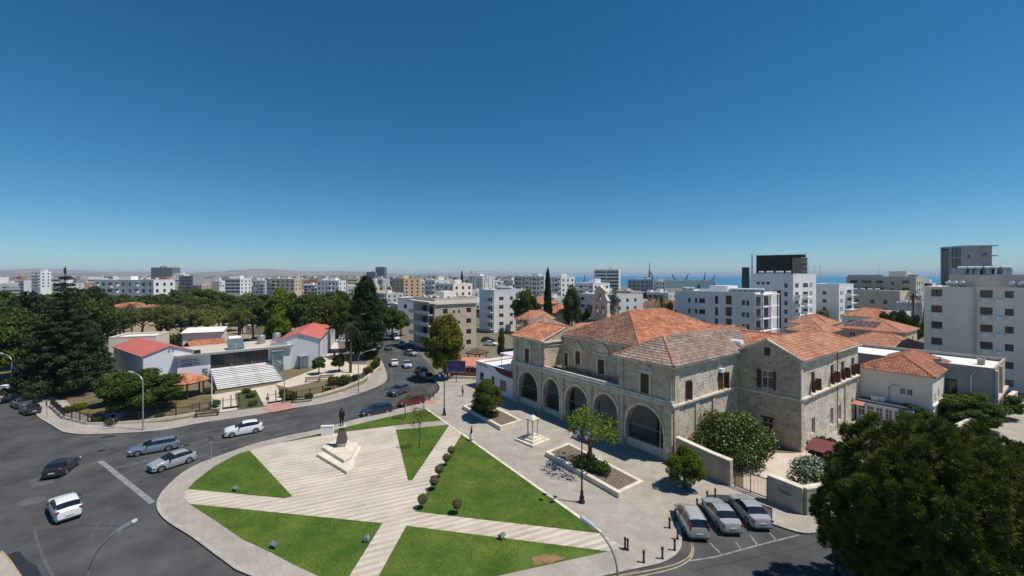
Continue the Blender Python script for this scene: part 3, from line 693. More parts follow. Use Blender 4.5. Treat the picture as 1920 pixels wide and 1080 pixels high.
g = MB(); ys = [17.3,23.6,27.5,31.6]; ops = [(y-14,y-14+1.15,6.3,8.55) for y in ys]+[(3.4,4.5,1.2,3.1),(9.6,10.6,1.0,3.1),(12.5,13.5,1.0,3.0),(17.5,18.5,1.0,3.0)]
wallgrid(g, (6.9,14), (0,1), 20.4, 0, 10.3, ops, .28); g.build('wing_side_wall', limestone_p, mon)
for i,(a,b,c,d) in enumerate(ops):
    win(mon, (6.9,14), math.pi/2, a, c, b-a, d-c, 'brown_grid' if i < 4 else 'white', .22)
    if i < 4: shutter(mon, (6.95,14+a,c), R_(-38), .62, (d-c)*.62); shutter(mon, (6.95,14+b,c), R_(38), .62, (d-c)*.62)
for y in (14.3, 29.0, 34.1):
    g = MB(); g.box(6.88,7.05,y-.3,y+.3,0,5.65); g.build('pilaster_strip', ashlar, mon)
g = MB(); g.box(6.88,7.06,14,14.5,5.98,10.1); g.build('pilaster_strip', trimstone, mon)
g = MB(); g.tube([(7.05,25.6,.3),(7.05,25.6,10.2)], .05, 6); g.build('downpipe', iron, mon)
g = MB(); g.box(6.85,7.35,13.7,34.6,10.14,10.3); g.build('eaves_cornice', trimstone, mon)
def slope(x): return 10.3+1.95*(1-abs(x-3.45)/3.8)
roof_part(mon, [[(7.4,13.7,10.28),(7.4,25,10.28),(3.45,25,12.25),(3.45,13.7,12.25)],[(-.35,25,10.3),(-.35,13.7,10.3),(3.45,13.7,12.25),(3.45,25,12.25)]], tile_salmon, [((3.45,13.7,12.25),(3.45,25,12.25))])
pl, rd = hip(0,6.9,25.3,34.4,10.3,12.0,.33,'y',(False,True)); roof_part(mon, pl, tile_salmon, rd)
g = MB()
for s in (-1,1):
    a = Vector((3.45+s*3.9,13.68,10.2)); b = Vector((3.45,13.68,12.22)); g.face([tuple(a),tuple(b),(b.x,b.y,b.z+.2),(a.x,a.y,a.z+.2)][::s]); g.face([(a.x,a.y,a.z+.2),(b.x,b.y,b.z+.2),(b.x,14.0,b.z+.2),(a.x,14.0,a.z+.2)][::s])
g.build('gable_coping', trimstone, mon)
# rear range, joining the wing
roof_part(mon, [[(-7.5,16.6,10.3),(3.45,16.6,10.3),(3.45,20.4,12.2),(-7.5,20.4,12.2)],[(3.45,24.2,10.3),(-7.5,24.2,10.3),(-7.5,20.4,12.2),(3.45,20.4,12.2)]], tile_orange, [((-7.5,20.4,12.2),(3.45,20.4,12.2))])
g = MB(); g.box(-7.2,0,16.9,24,0,10.3); g.box(-20.7,-7.3,4.2,26,0,10.9); g.build('rear_range_wall', limestone, mon)
roof_part(mon, [[(-21,27,9.6),(-7,27,9.6),(-7,31,11.4),(-21,31,11.4)],[(-7,35,9.6),(-21,35,9.6),(-21,31,11.4),(-7,31,11.4)]], tile_salmon, [((-21,31,11.4),(-7,31,11.4))])
g = MB(); g.box(-21,-7,27.3,34.7,0,9.6); g.build('north_range_wall', limestone, mon)
# church behind with bell gable
chu = empty('church', (*ml(-30,12),Z1), TH, 'orange-tiled monastery church roof rising behind the left pavilion', 'church')
g = MB(); g.box(0,13,0,30,0,9.5); g.build('wall', limestone, chu)
pl, rd = hip(0,13,0,30,9.5,12.6,.3,'x',(True,True)); roof_part(chu, [[(-.3,-.3,9.5),(13.3,-.3,9.5),(13.3,8,11.9),(-.3,8,11.9)],[(13.3,30.3,9.5),(-.3,30.3,9.5),(-.3,8,11.9),(13.3,8,11.9)]], tile_salmon, [((-.3,8,11.9),(13.3,8,11.9))])
bel = empty('bell_gable', (*ml(-27.5,19.6),Z1+11), TH+R_(10), 'stone bell gable with two bell arches above the church roof', 'bell gable')
g = MB(); w = 1.65
for z0,z1,hw,th in ((-2,1.6,1.75,.75),(1.6,2.0,1.62,.66)): g.box(-hw,hw,-th,th,z0,z1)
def arch_panel(g, cs, hw, z0, sp, ap, top, xl, xr, th):
    x = xl
    for c in cs:
        g.box(x,c-hw,-th,th,z0,top); n = 8
        for k in range(n):
            xa = c-hw+2*hw*k/n; xb = c-hw+2*hw*(k+1)/n; za = sp+(ap-sp)*math.sqrt(max(0,1-((xa-c)/hw)**2)); zb = sp+(ap-sp)*math.sqrt(max(0,1-((xb-c)/hw)**2))
            for s in (-1,1): g.face([(xa,s*th,za),(xb,s*th,zb),(xb,s*th,top),(xa,s*th,top)][::-s])
            g.face([(xa,-th,za),(xa,th,za),(xb,th,zb),(xb,-th,zb)])
        x = c+hw
    g.box(x,xr,-th,th,z0,top)
arch_panel(g, (-.62,.62), .36, 2.0, 3.2, 3.6, 4.2, -1.6, 1.6, .5)
g.box(-1.75,1.75,-.6,.6,4.2,4.4)
arch_panel(g, (0,), .36, 4.4, 5.2, 5.6, 5.9, -1.1, 1.1, .45)
for s in (-1,1):
    g.face([(s*1.6,-.45,4.4),(s*1.1,-.45,4.4),(s*1.1,-.45,5.3)][::s]); g.face([(s*1.6,.45,4.4),(s*1.1,.45,4.4),(s*1.1,.45,5.3)][::-s]); g.face([(s*1.6,-.45,4.4),(s*1.6,.45,4.4),(s*1.1,.45,5.3),(s*1.1,-.45,5.3)])
g.prism([(-1.2,-.5),(1.2,-.5),(1.2,.5),(-1.2,.5)], 5.9, 6.0)
g.face([(-1.2,-.5,6),(1.2,-.5,6),(0,-.5,7.1)]); g.face([(1.2,.5,6),(-1.2,.5,6),(0,.5,7.1)]); g.face([(1.2,-.5,6),(1.2,.5,6),(0,.5,7.1),(0,-.5,7.1)]); g.face([(-1.2,.5,6),(-1.2,-.5,6),(0,-.5,7.1),(0,.5,7.1)])
g.build('masonry', limestone_p, bel)
bellm = mat('bronze', (.10,.075,.04), .4, .2, 3, metal=.8)
for c, z in ((-.62,2.75),(.62,2.75),(0,4.95)):
    g = MB(); g.lathe([(.24,0),(.2,.08),(.15,.3),(.08,.42),(.02,.45)], 10, c=(c,0,z)); g.build('bell', bellm, bel, smooth=True)

# ------------------------------------------------------------------ forecourt walls, gate, planters, monument
def wall_thing(label, pts, hs, th, m=trimstone):
    e = empty('garden_wall', (*ml(*pts[0]),Z1), TH, label, 'wall'); ox, oy = pts[0]
    for i in range(len(pts)-1):
        a = Vector(pts[i])-Vector((ox,oy)); b = Vector(pts[i+1])-Vector((ox,oy)); t = (b-a).normalized(); n = Vector((-t.y,t.x))*th/2
        h0, h1 = hs[i], hs[i+1]; g = MB(); q = [a-n,b-n,b+n,a+n]; hh = [h0,h1,h1,h0]; v = [(p.x,p.y,-.1) for p in q]+[(p.x,p.y,h) for p,h in zip(q,hh)]
        g.v = v; g.f = [(0,1,5,4),(1,2,6,5),(2,3,7,6),(3,0,4,7),(4,5,6,7)]; g.m = [0]*5; g.build('masonry', m, e)
        g = MB(); n2 = n*1.12; q = [a-n2,b-n2,b+n2,a+n2]; g.v = [(p.x,p.y,h) for p,h in zip(q,hh)]+[(p.x,p.y,h+.12) for p,h in zip(q,hh)]
        g.f = [(0,1,5,4),(1,2,6,5),(2,3,7,6),(3,0,4,7),(4,5,6,7)]; g.m = [0]*5; g.build('coping', trimstone, e)
    return e
wallst = mat('pale_wall_render', (.41,.355,.285), .9, .2, .9, .15, 10)
wall_thing('cream wall with stepped sloping top between monastery corner and gate', [(.4,.1),(2.4,.1),(4.2,.1),(6.1,.1)], [2.8,2.6,2.4,2.3], .55, wallst)
wall_thing('cream wall with faint lettering right of the gate, turning the corner', [(9.4,.1),(12.1,.1),(12.9,2.0),(13.2,9),(16,24)], [2.2,2.1,2.1,2.1,2.0], .6, wallst)
wall_thing('whitish boundary wall along the street at the right edge', [(16,26),(18.5,44),(19.5,62)], [1.9,1.9,1.8], .5, wallst)
sg = MB()
for k,(w,z) in enumerate(((1.0,1.35),(.75,1.2))): 
    x = 1.9
    for j in range(5): sg.box(x-w+j*.2*w, x-w+j*.2*w+.12*w, -.335,-.302, z, z+.07)
sg.build('wall_lettering', iron, [o for o in C.objects if o.name.startswith('garden_wall')][1])
gate = empty('gate', (*ml(6.4,.1),Z1), TH, 'thin iron bar gate standing between the two cream walls', 'gate')
g = MB()
for z in (.12,1.75): g.box(0,2.85,-.03,.03,z,z+.06)
for x in (0,1.4,2.8): g.box(x,x+.06,-.035,.035,.03,1.95)
g.build('frame', iron, gate); g = MB()
for k in range(23): x = .12+k*.118; g.box(x,x+.022,-.011,.011,.15,1.85)
stuff(g.build('bars', mat('rusty_iron', (.09,.05,.03), .7, .3, 6), gate))
sheet('courtyard_paving', None, creamp, Z1+.01, [ml(7.0,.5),ml(10.2,.5),ml(13,1),ml(13.2,9),ml(7.4,20),ml(7.1,13.5),ml(3,9)])
sheet('courtyard_bed', None, soil, Z1+.006, [ml(.2,.4),ml(7.0,.5),ml(4.8,7),ml(6.8,13.8),ml(.2,13.8)])
aw = empty('awning', (*ml(8.6,10.4),Z1), TH, 'dark red sloping canopy beside the wing corner behind the flowering shrub', 'awning')
g = MB(); g.face([(0,0,1.9),(2.6,0,1.9),(2.6,2.4,2.5),(0,2.4,2.5)]); g.face([(0,0,1.84),(0,2.4,2.44),(2.6,2.4,2.44),(2.6,0,1.84)]); g.build('canopy', mat('dark_red_canvas', (.16,.045,.045), .8, .15, 2), aw)
for x in (.1,2.5):
    for y, z in ((.1,1.88),(2.3,2.45)): g = MB(); g.tube([(x,y,0),(x,y,z)], .03, 6); g.build('post', iron, aw)

def planter(label, px, h=.48):
    P = [gp(*p) for p in px]; c = P[0]; e = empty('planter', (c[0],c[1],Z1), 0, label, 'planter')
    P = [Vector((p[0]-c[0],p[1]-c[1])) for p in P]; cen = sum(P, Vector((0,0)))/4
    inn = []
    for i in range(4):
        d1 = (P[i-1]-P[i]).normalized(); d2 = (P[(i+1)%4]-P[i]).normalized(); inn.append(P[i]+(d1+d2)*.42)
    for i in range(4):
        j = (i+1) % 4; g = MB(); q = [P[i],P[j],inn[j],inn[i]]; g.prism([(p.x,p.y) for p in q], -.05, h)
        g.build('stone_rim', trimstone, e)
        d = (P[j]-P[i]); n = max(1, int(d.length/1.1))
    g = MB(); g.prism([(p.x,p.y) for p in inn], -.05, h-.1); g.build('planter_bed', mat('planter_slats', (.20,.155,.12), .9, .25, 4, .3, 18), e)
    n = 9; g = MB()
    for k in range(n):                                       # rough slatted cover
        t0, t1 = k/n+.012, (k+1)/n-.012
        a = inn[0].lerp(inn[3], t0); b = inn[1].lerp(inn[2], t0); c2 = inn[1].lerp(inn[2], t1); d2 = inn[0].lerp(inn[3], t1)
        g = MB(); g.prism([(p.x,p.y) for p in (a,b,c2,d2)], h-.1, h-.05); g.build('slat', mat('planter_slats', (.2,.155,.12)), e)
    return e
planter('long low stone planter with two trees in front of the left arches', [(867,768),(938,809),(979,796),(905,757)])
planter('long low stone planter beside the ornate lamp and thin tree', [(1022,857),(1160,937),(1208,914),(1066,839)])
mo = empty('stone_monument', (*gp(999,828),Z1), TH+R_(6), 'small white stone monument of four carved columns on steps', 'monument')
for w,z0,z1 in ((1.55,0,.22),(1.15,.22,.44),(.8,.44,.62)): g = MB(); g.box(-w,w,-w,w,z0,z1); g.build('step', trimstone, mo)
for sx in (-.42,.42):
    for sy in (-.42,.42): g = MB(); g.lathe([(.15,0),(.15,.12),(.09,.2),(.11,.5),(.08,.8),(.11,1.1),(.08,1.4),(.1,1.75),(.15,1.85),(.15,1.95)], 8, c=(sx,sy,.62)); g.build('column', mat('pale_marble', (.58,.54,.47), .6, .2, 3), mo, smooth=True)
g = MB(); g.box(-.62,.62,-.62,.62,2.57,2.72); g.lathe([(.6,0),(.45,.15),(.2,.32),(.05,.4)], 8, c=(0,0,2.72)); g.build('canopy', mat('pale_marble', (.58,.54,.47)), mo)
g = MB(); g.lathe([(.2,0),(.12,.3),(.1,.8),(.16,1.1)], 8, c=(0,0,.62)); g.build('pedestal', mat('pale_marble', (.58,.54,.47)), mo)

# ------------------------------------------------------------------ generic blocks
def block(name, label, cat, corner, th, w, d, h, wall, front=(), right=(), left=(), parapet=.55, roofm=None, style='white', group=None, sub=True):
    """flat-roofed block; corner = world point where front (-y) and right (+x) faces meet"""
    xd = Vector((math.cos(th), math.sin(th))); o = Vector(corner)-xd*w
    e = empty(name, (o.x,o.y,0), th, label, cat, group)
    g = MB(); wallgrid(g, (0,0), (1,0), w, 0, h, list(front), .22); wallgrid(g, (w,0), (0,1), d, 0, h, list(right), .22)
    wallgrid(g, (w,d), (-1,0), w, 0, h, [], .2); wallgrid(g, (0,d), (0,-1), d, 0, h, list(left), .22)
    g.build('wall', wall, e)
    g = MB(); g.box(.15,w-.15,.15,d-.15,h-.4,h-.25)
    g.build('roof', roofm or roofwhite, e)
    g = MB(); t = .2
    if parapet:
        for b in ((-.04,w+.04,-.04,t),(-.04,w+.04,d-t,d+.04),(-.04,t,t,d-t),(w-t,w+.04,t,d-t)): g.box(*b, h, h+parapet)
        g.build('parapet', wall, e)
    for ops, O, rz in ((front,(0,0),0),(right,(w,0),math.pi/2),(left,(0,d),-math.pi/2)):
        for (a,b,c,dd) in ops: win(e, O, rz, a, c, b-a, dd-c, style, .16)
    return e
def rowops(us, zs, w, h): return [(u,u+w,z,z+h) for u in us for z in zs]
def balcony(e, x0, x1, y0, y1, z, rail=1.0, m=None, solid=True):
    g = MB(); g.box(x0,x1,y0,y1,z-.15,z)
    g.build('balcony_slab', m or plaster_white, e); g = MB()
    if solid: g.box(x0,x1,y0,y0+.1,z,z+rail)
    else:
        g.box(x0,x1,y0,y0+.05,z+rail-.06,z+rail)
        n = int((x1-x0)/.25)
        for k in range(n+1): x = x0+(x1-x0)*k/max(1,n); g.box(x-.012,x+.012,y0+.01,y0+.035,z,z+rail-.06)
    g.build('balcony_rail', (m or plaster_white) if solid else steel, e)
# solar water heater, copied on roofs
def make_heater():
    e = empty('solar_water_heater', (0,0,0))
    g = MB(); g.tube([(-.75,.5,1.35),(-.7,.5,1.35),(.7,.5,1.35),(.75,.5,1.35)], [.12,.3,.3,.12], 12); g.build('tank', whitemetal, e, smooth=True)
    g = MB(); g.obox((-.48,-.35,.62), (.9,1.7,.08), rx=R_(40)); g.build('collector', glass_teal, e); g = MB(); g.obox((.48,-.35,.62), (.9,1.7,.08), rx=R_(40)); g.build('collector', glass_teal, e)
    g = MB()
    for x in (-.7,.7): g.tube([(x,.5,0),(x,.5,1.1)], .03, 5); g.tube([(x,-.95,0),(x,.5,1.05)], .03, 5)
    g.build('stand', steel, e); return e
heater0 = [make_heater(), False]
ORDN = ['first','second','third','fourth','fifth','sixth','seventh','eighth','ninth','tenth','eleventh','twelfth']
def heaters(spots, where, group, rz=None, s=1.0):
    for k,(x,y,z) in enumerate(spots):
        o = heater0[0] if not heater0[1] else copy_tree(heater0[0])
        heater0[1] = True
        o.location = (x,y,z); o.rotation_euler = (0,0,rz if rz is not None else rnd.uniform(-.15,.15)); o.scale = (s,s,s)
        tag(o, (ORDN[k] if k < len(ORDN) else 'last')+' '+where if len(spots) > 1 else where, 'water heater', group)
def loc2w(e, pts, z):
    c, s = math.cos(e.rotation_euler.z), math.sin(e.rotation_euler.z)
    return [(e.location.x+c*x-s*y, e.location.y+s*x+c*y, z) for x,y in pts]

# low white shop beside the monastery
shop = block('shop', 'low white flat-roofed shop adjoining the left end of the monastery', 'shop', ml(-28.5,.1), TH, 11.3, 9, 4.3, plaster_white, [(1.3,2.6,1.4,2.8),(5,6,1.4,2.8),(7.6,9.4,1.0,2.7)], [], [], .35, style='dark_grid')
g = MB(); g.face([(5.6,-.06,4.6),(11.2,-.06,4.6),(11.2,-.06,3.5),(8.4,-.06,3.55),(6.6,-.06,3.95)][::-1]); g.build('banner', mat('maroon_banner', (.11,.012,.03), .6, .2, 1), shop)
g = MB()
for z,n,x0 in ((4.25,7,.5),(4.0,9,.6)):
    for k in range(n): g.box(x0+k*.42, x0+k*.42+.3, -.05,-.045, z, z+.14)
g.build('sign_lettering', mat('blue_grey_letters', (.12,.14,.22), .6, 0), shop)
g = MB(); g.box(4.4,11.1,2.2,8.6,6.3,6.45); g.build('canopy', whitemetal, shop)
for x in (4.6,7.8,10.9):
    for y in (2.4,8.4): g = MB(); g.tube([(x,y,4),(x,y,6.3)], .05, 6); g.build('canopy_post', steel, shop)
# cream annex
T = [rnd.random() for _ in range(3)]
ann = empty('annex', (*ml(6.95,35),0), TH, 'cream two-storey annex with orange hip roof behind the stone wing', 'building')
g = MB(); opf = [(4.3,4.85,4.2,5.0),(5.0,5.55,4.2,5.0)]; opr = [(1.2,1.8,3.6,4.7),(3.4,4.0,3.9,5.0),(8.4,9.2,4.1,5.2),(10.4,11.2,4.1,5.2),(1.6,2.6,1.3,2.6),(4,5,1.3,2.6)]
wallgrid(g, (0,0), (1,0), 7.45, 0, 7, opf, .18); wallgrid(g, (7.45,0), (0,1), 14, 0, 7, opr, .18); wallgrid(g, (7.45,14), (-1,0), 7.45, 0, 7, []); wallgrid(g, (0,14), (0,-1), 14, 0, 7, [])
g.build('wall', plaster_pale, ann)
for a,b,c,d in opf: win(ann, (0,0), 0, a, c, b-a, d-c, 'white', .14)
for a,b,c,d in opr: win(ann, (7.45,0), math.pi/2, a, c, b-a, d-c, 'white', .14)
g = MB(); g.box(-.05,7.53,-.08,.02,3.05,3.15); g.box(7.43,7.62,-.06,14,3.15,3.4); g.box(7.43,7.7,.5,13,1.05,1.2); g.build('string_course', plaster_white, ann)
g = MB(); g.tube([(3.2,-.06,3.2),(3.2,-.06,4.9),(3.6,-.06,5.3),(4.2,-.06,5.3)], .05, 6); g.build('pipe', concrete, ann)
pl, rd = hip(0,7.45,0,14,7,8.9,.3,'y'); roof_part(ann, pl, mat('red_brown_roof_tile', (.33,.135,.085), .85, .22, .5, island=.28), rd)
por = empty('glazed_porch', (*ml(7.1,32.9),0), TH, 'low glazed porch with white pillars in front of the cream annex', 'porch')
g = MB(); g.box(0,5.9,0,2.1,2.7,2.95); g.build('roof', mat('blue_grey_roof', (.10,.12,.17), .6, .1, 1), por)
g = MB(); g.box(-.05,5.95,-.08,.06,2.42,2.68); g.build('fascia', plaster_white, por)
for k in range(7): g = MB(); x = .05+k*.95; g.box(x,x+.16,-.02,.14,0,2.42); g.build('pillar', plaster_white, por)
for k in range(6): win(por, (0,0), 0, .24+k*.95, .75, .72, 1.6, 'white_grid', .06)
g = MB(); g.box(.2,5.8,.05,.1,0,.72); g.box(0.02,5.85,1.98,2.08,0,2.69); g.build('low_wall', plaster_cream, por)
g = MB(); g.face([(-.4,-.9,2.35),(1.0,-.9,2.35),(1.0,.0,2.75),(-.4,.0,2.75)]); g.build('small_awning', mat('salmon_canvas', (.5,.2,.15), .8, .1, 3), por)
for k,(x,y) in enumerate(((1.8,1.0),(2.4,1.2))):
    g = MB(); g.box(-.4,.4,-.15,.15,0,.6); g.lathe([(.22,0),(.22,.02)], 12, c=(0,-.16,.28)); a = g.build('air_conditioner', whitemetal, None, loc=(*ml(7.1+x,32.9+y),2.95), rz=TH); tag(a, ('left' if k == 0 else 'right')+' of two air conditioner boxes on the glazed porch roof', 'air conditioner')
# flat white-roofed building behind the annex
fl = block('flat_roofed_building', 'grey flat building with bright white roof behind the cream annex', 'building', ml(19,43), TH, 26, 11.7, 7.6, mat('grey_plaster', (.36,.34,.31), .85, .1, .4), [(16.8,17.6,3.8,5.4),(20.8,22.6,1.0,5.8)], [(1.5,4.2,4.4,7.0),(1.5,4.2,.8,3.4),(6,8.7,4.4,7.0)], [], .3, style='dark')
g = MB(); g.box(25.9,26.35,-.1,11.8,3.6,3.95); g.box(25.9,26.3,.0,.6,0,7.6); g.box(25.9,26.3,4.9,5.5,0,7.6); g.build('pink_band', mat('pinkish_plaster', (.52,.41,.34), .85, .1, .4), fl)
g = MB(); g.tube([(23.9,-.12,.3),(23.9,-.12,6.6),(24.3,-.12,7.3)], .09, 6); g.build('downpipe', plaster_white, fl)
for x,y,l in ((20.5,1.6,'low roof vent at the front of the bright white roof'),(18.8,4.2,'boxy roof unit in the middle of the bright white roof'),(24.2,6.0,'chimney stub near the right corner of the bright white roof')):
    g = MB(); g.box(-.35,.35,-.3,.3,0,.75); g.box(-.42,.42,-.37,.37,.75,.83); g.tube([(.2,0,.83),(.2,0,1.1)], .12, 6); tag(g.build('roof_vent', concrete, None, loc=loc2w(fl,[(x,y)],7.35)[0], rz=TH), l, 'roof vent')
g = MB(); g.tube([(-1.1,0,.55),(-1.0,0,.55),(1.0,0,.55),(1.1,0,.55)], [.2,.45,.45,.2], 12); g.box(-.8,-.6,-.3,.3,0,.3); g.box(.6,.8,-.3,.3,0,.3)
tag(g.build('water_tank', whitemetal, None, smooth=True, loc=loc2w(fl,[(8.5,7.5)],7.35)[0], rz=TH), 'white horizontal water tank on the bright white roof', 'water tank')
g = MB(); g.tube([(-1.25,0,.6),(-1.1,0,.6),(1.1,0,.6),(1.25,0,.6)], [.2,.5,.5,.2], 14); g.box(-.8,-.65,-.35,.35,0,.3); g.box(.65,.8,-.35,.35,0,.3)
tag(g.build('water_tank', whitemetal, None, smooth=True, loc=(*ml(-1.2,15.4),10.7), rz=TH), 'white water tank in the valley between the grey and salmon roofs', 'water tank')

# big beige apartment block at the right
zs = [.9+3.05*k for k in range(6)]
fo = rowops([1.0],zs,1.5,1.3)+rowops([7.3],zs,1.5,1.3)+rowops([10.2],zs,1.0,1.2)+rowops([15.5],zs,2.7,1.35)+rowops([20.5],zs,2.0,1.3)
apt = block('apartment_block', 'large pale beige six-storey apartment block at the right edge', 'apartment block', (79.2+.595*26, 82-.803*26), TH, 26, 16, 17.6, plaster_pale, fo, [], [], .35, style='dark')
for x in (6.6,13.6): g = MB(); g.box(x,x+.25,-.35,.02,0,18.05); g.build('rib', plaster_cream, apt)
acm = MB(); acm.box(-.4,.4,-.32,0,0,.58); acm.lathe([(.2,0),(.2,.02)], 10, c=(.0,-.0,0)); acme = acm.mesh('air_conditioner', whitemetal)
for u, un in ((1.7,'left'),(8.0,'middle'),(9.6,'right')): 
    for zi, z in enumerate(zs): tag(link('air_conditioner', acme, None, loc2w(apt,[(u,-.02)],z-.75)[0], TH), 'air conditioner on the beige apartment block, '+un+' column, '+ORDN[zi]+' floor up', 'air conditioner', 'air conditioners on the beige block')
g = MB(); g.box(3,24,3.0,11,17.3,20.2); g.box(12.5,21,4.5,10,20.2,21.3); g.build('penthouse', plaster_cream, apt)
heaters(loc2w(apt, [(3.6+k*.9,1.4) for k in range(3)]+[(11.4+k*1.0,1.3) for k in range(6)]+[(19.2+k*1.0,1.3) for k in range(3)], 17.4), 'white solar water heater on the roof edge of the beige apartment block', 'heaters on beige block', TH+math.pi/2)
heaters(loc2w(apt, [(4+k*1.1,9.5) for k in range(6)], 20.2), 'white solar water heater on the upper roof of the beige apartment block', 'heaters on beige block upper roof', TH)

# white three-storey block with balconies
zs3 = [3.0+3.1*k for k in range(4)]
fo = rowops([4.2,6.3],zs3,.8,1.3)+rowops([7.6],zs3,1.8,1.3)+rowops([12.2],zs3,.9,2.2)+rowops([15.2],zs3,1.6,2.4)+rowops([19.4,20.5],zs3,.8,1.3)
wb = block('white_apartment_block', 'white modern three-storey block with glass balconies behind the monastery roofs', 'apartment block', (62,109), TH, 22.6, 13, 15.2, plaster_white, fo, rowops([.8,5.2],zs3,2.6,2.3), [], .5, style='dark')
for z in zs3: balcony(wb, 22.65, 24.5, .3, 10, z-.15, .9, None, False)
for k in range(3): g = MB(); g.box(24.2,24.45,.3+k*4.6,.6+k*4.6,0,15.2); g.build('pillar', plaster_white, wb)
g = MB(); g.box(22.6,24.6,.2,10,15.0,15.3); g.box(9,14,3,9,15,17.2); g.build('stair_tower', plaster_white, wb)
heaters(loc2w(wb, [(2+k*1.8,2) for k in range(2)]+[(15+k*1.5,3.5) for k in range(6)], 15), 'solar water heater on the white balcony block roof', 'heaters on white balcony block', TH)
# tall white block
zs6 = [1.2+2.95*k for k in range(6)]
tw = block('tall_white_block', 'tall white seven-storey block with stacked balconies, left of the sea gap', 'apartment block', (93.6,142), TH, 13.5, 20, 20.3, plaster_white, rowops([2,3.6,5.2],[16.9],1.0,1.0)+rowops([4.6],[13.2],1.7,1.6)+rowops([10.8],zs6,1.0,1.5), rowops([1.6],zs6,2.8,1.5)+rowops([8],zs6,4.6,1.5)+rowops([14.2],zs6,.8,1.6)+rowops([15.6],zs6,.8,1.6), [], .4, style='dark')
for z in zs6[:5]: balcony(tw, 13.55, 15.2, 1.0, 5.4, z-.2, .9); balcony(tw, 13.55, 15.0, 7.6, 13.0, z-.2, .9)
g = MB(); g.box(7.6,9.8,-.04,.02,2,15); g.build('dark_slot', mat('dark_brown_panel', (.055,.045,.04), .8, .2, 1), tw)
heaters(loc2w(tw, [(2+k*1.6,3+2*(k%2)) for k in range(6)], 20.0), 'solar water heater on the tall white block roof', 'heaters on tall white block', TH)
tw2 = block('white_apartment_wing', 'white five-storey wing with deep balconies right of the tall white block', 'apartment block', (118,154), TH, 9, 16, 16.6, plaster_white, rowops([4],zs6[:5],1.2,1.3), rowops([1.2,2.5,3.8],zs6[:5],.7,1.5)+rowops([8.5],zs6[:5],5.6,1.7), [], .4, style='dark')
for z in zs6[:5]: balcony(tw2, 9.05, 10.8, 7.5, 15, z-.2, .9)
# dark scaffolded building behind it
sc = empty('scaffolded_building', (114,199,0), TH+R_(22), 'dark net-covered building wrapped in scaffolding above the white block', 'building')
net = mat('dark_scaffold_net', (.03,.032,.03), .95, .4, .4)
g = MB(); g.box(0,19,0,10,0,29.5); g.box(13,19,-.5,0,0,26); g.build('wall', net, sc); g = MB(); g.box(14,19.5,-1.5,-.5,20,28); g.build('bare_core', mat('raw_concrete', (.25,.21,.16), .9, .3, .5), sc)
g = MB()
for x in (-1.5,0,18,20,22,24): g.tube([(x,-2,18),(x,-2,30.5 if x < 17 else 25)], .06, 4)
for z in np.arange(18,31,2.0): g.tube([(17,-2,z),(21 if z > 25 else 24,-2,z)], .06, 4)
for y in (2,6,10):
    g.tube([(-2,y,18),(-2,y,30)], .09, 4)
for z in np.arange(18,31,2.0): g.tube([(-2,-2,z),(-2,12,z)], .08, 4)
stuff(g.build('scaffold', steel, sc))
g = MB(); g.box(-6,-3,0,3,0,24); g.build('lift_shaft', mat('dark_teal_panel', (.03,.05,.055), .6, .1, 1), sc)
# apartment block with many storeys at 1590-1700
zs5 = [3.5+3.1*k for k in range(5)]
mb_ = block('grey_beige_block', 'greyish beige balcony block with rooftop tanks in front of the sea', 'apartment block', (178,188), TH, 25, 18, 19.2, plaster_cream, rowops([1.5],zs5,2.6,1.9)+rowops([6],zs5,3.5,1.9)+rowops([11.2],zs5,2.6,1.9)+rowops([16.5],zs5,1.2,1.4)+rowops([20.5],zs5,2.2,1.9), rowops([2,6,11],zs5,1.6,1.4), [], .4, style='dark')
for z in zs5: balcony(mb_, .8, 14.2, -1.3, 0, z-.2, .8, plaster_cream); balcony(mb_, 19.5, 23.8, -1.3, 0, z-.2, .8, plaster_cream)
g = MB(); g.box(15,21,4,12,19,22); g.build('stair_tower', plaster_cream, mb_)
heaters(loc2w(mb_, [(1+k*2.2,3) for k in range(6)]+[(22,6),(23.5,6)], 19), 'solar water heater on the greyish beige block by the sea', 'heaters on greyish beige block', TH, 1.2)
g = MB(); g.tube([(0,0,0),(0,0,8)], [.12,.04], 5); g.tube([(-.6,0,5),(.6,0,5)], .03, 4); tag(g.build('antenna_mast', steel, None, loc=loc2w(mb_,[(11,6)],19)[0]), 'thin mast on the greyish beige block roof', 'mast')
# tall block under construction at upper right
tc_ = block('tall_unfinished_block', 'tall grey block with blank panels rising above the beige apartments', 'building', (270,240), R_(-12), 14, 16, 36.2, mat('light_panel', (.40,.39,.39), .8, .12, .15), [(.8,13.2,17,24.8),(2.5,3.7,30,32),(10,11.2,31,33)], [], [(8.5,15,31,36.5),(8.5,15,25,30),(1,6.5,14,36.5)], 1.0, style='dark')
for z in (25.2,36.6,31): g = MB(); g.box(9,15.6,-1.6,.0,z,z+.5); g.build('balcony_slab', concrete, tc_)
g = MB(); g.box(-.15,.02,1,7.5,14,24); g.build('patterned_panel', mat('patterned_panel', (.5,.5,.5), .7, .9, .5), tc_)
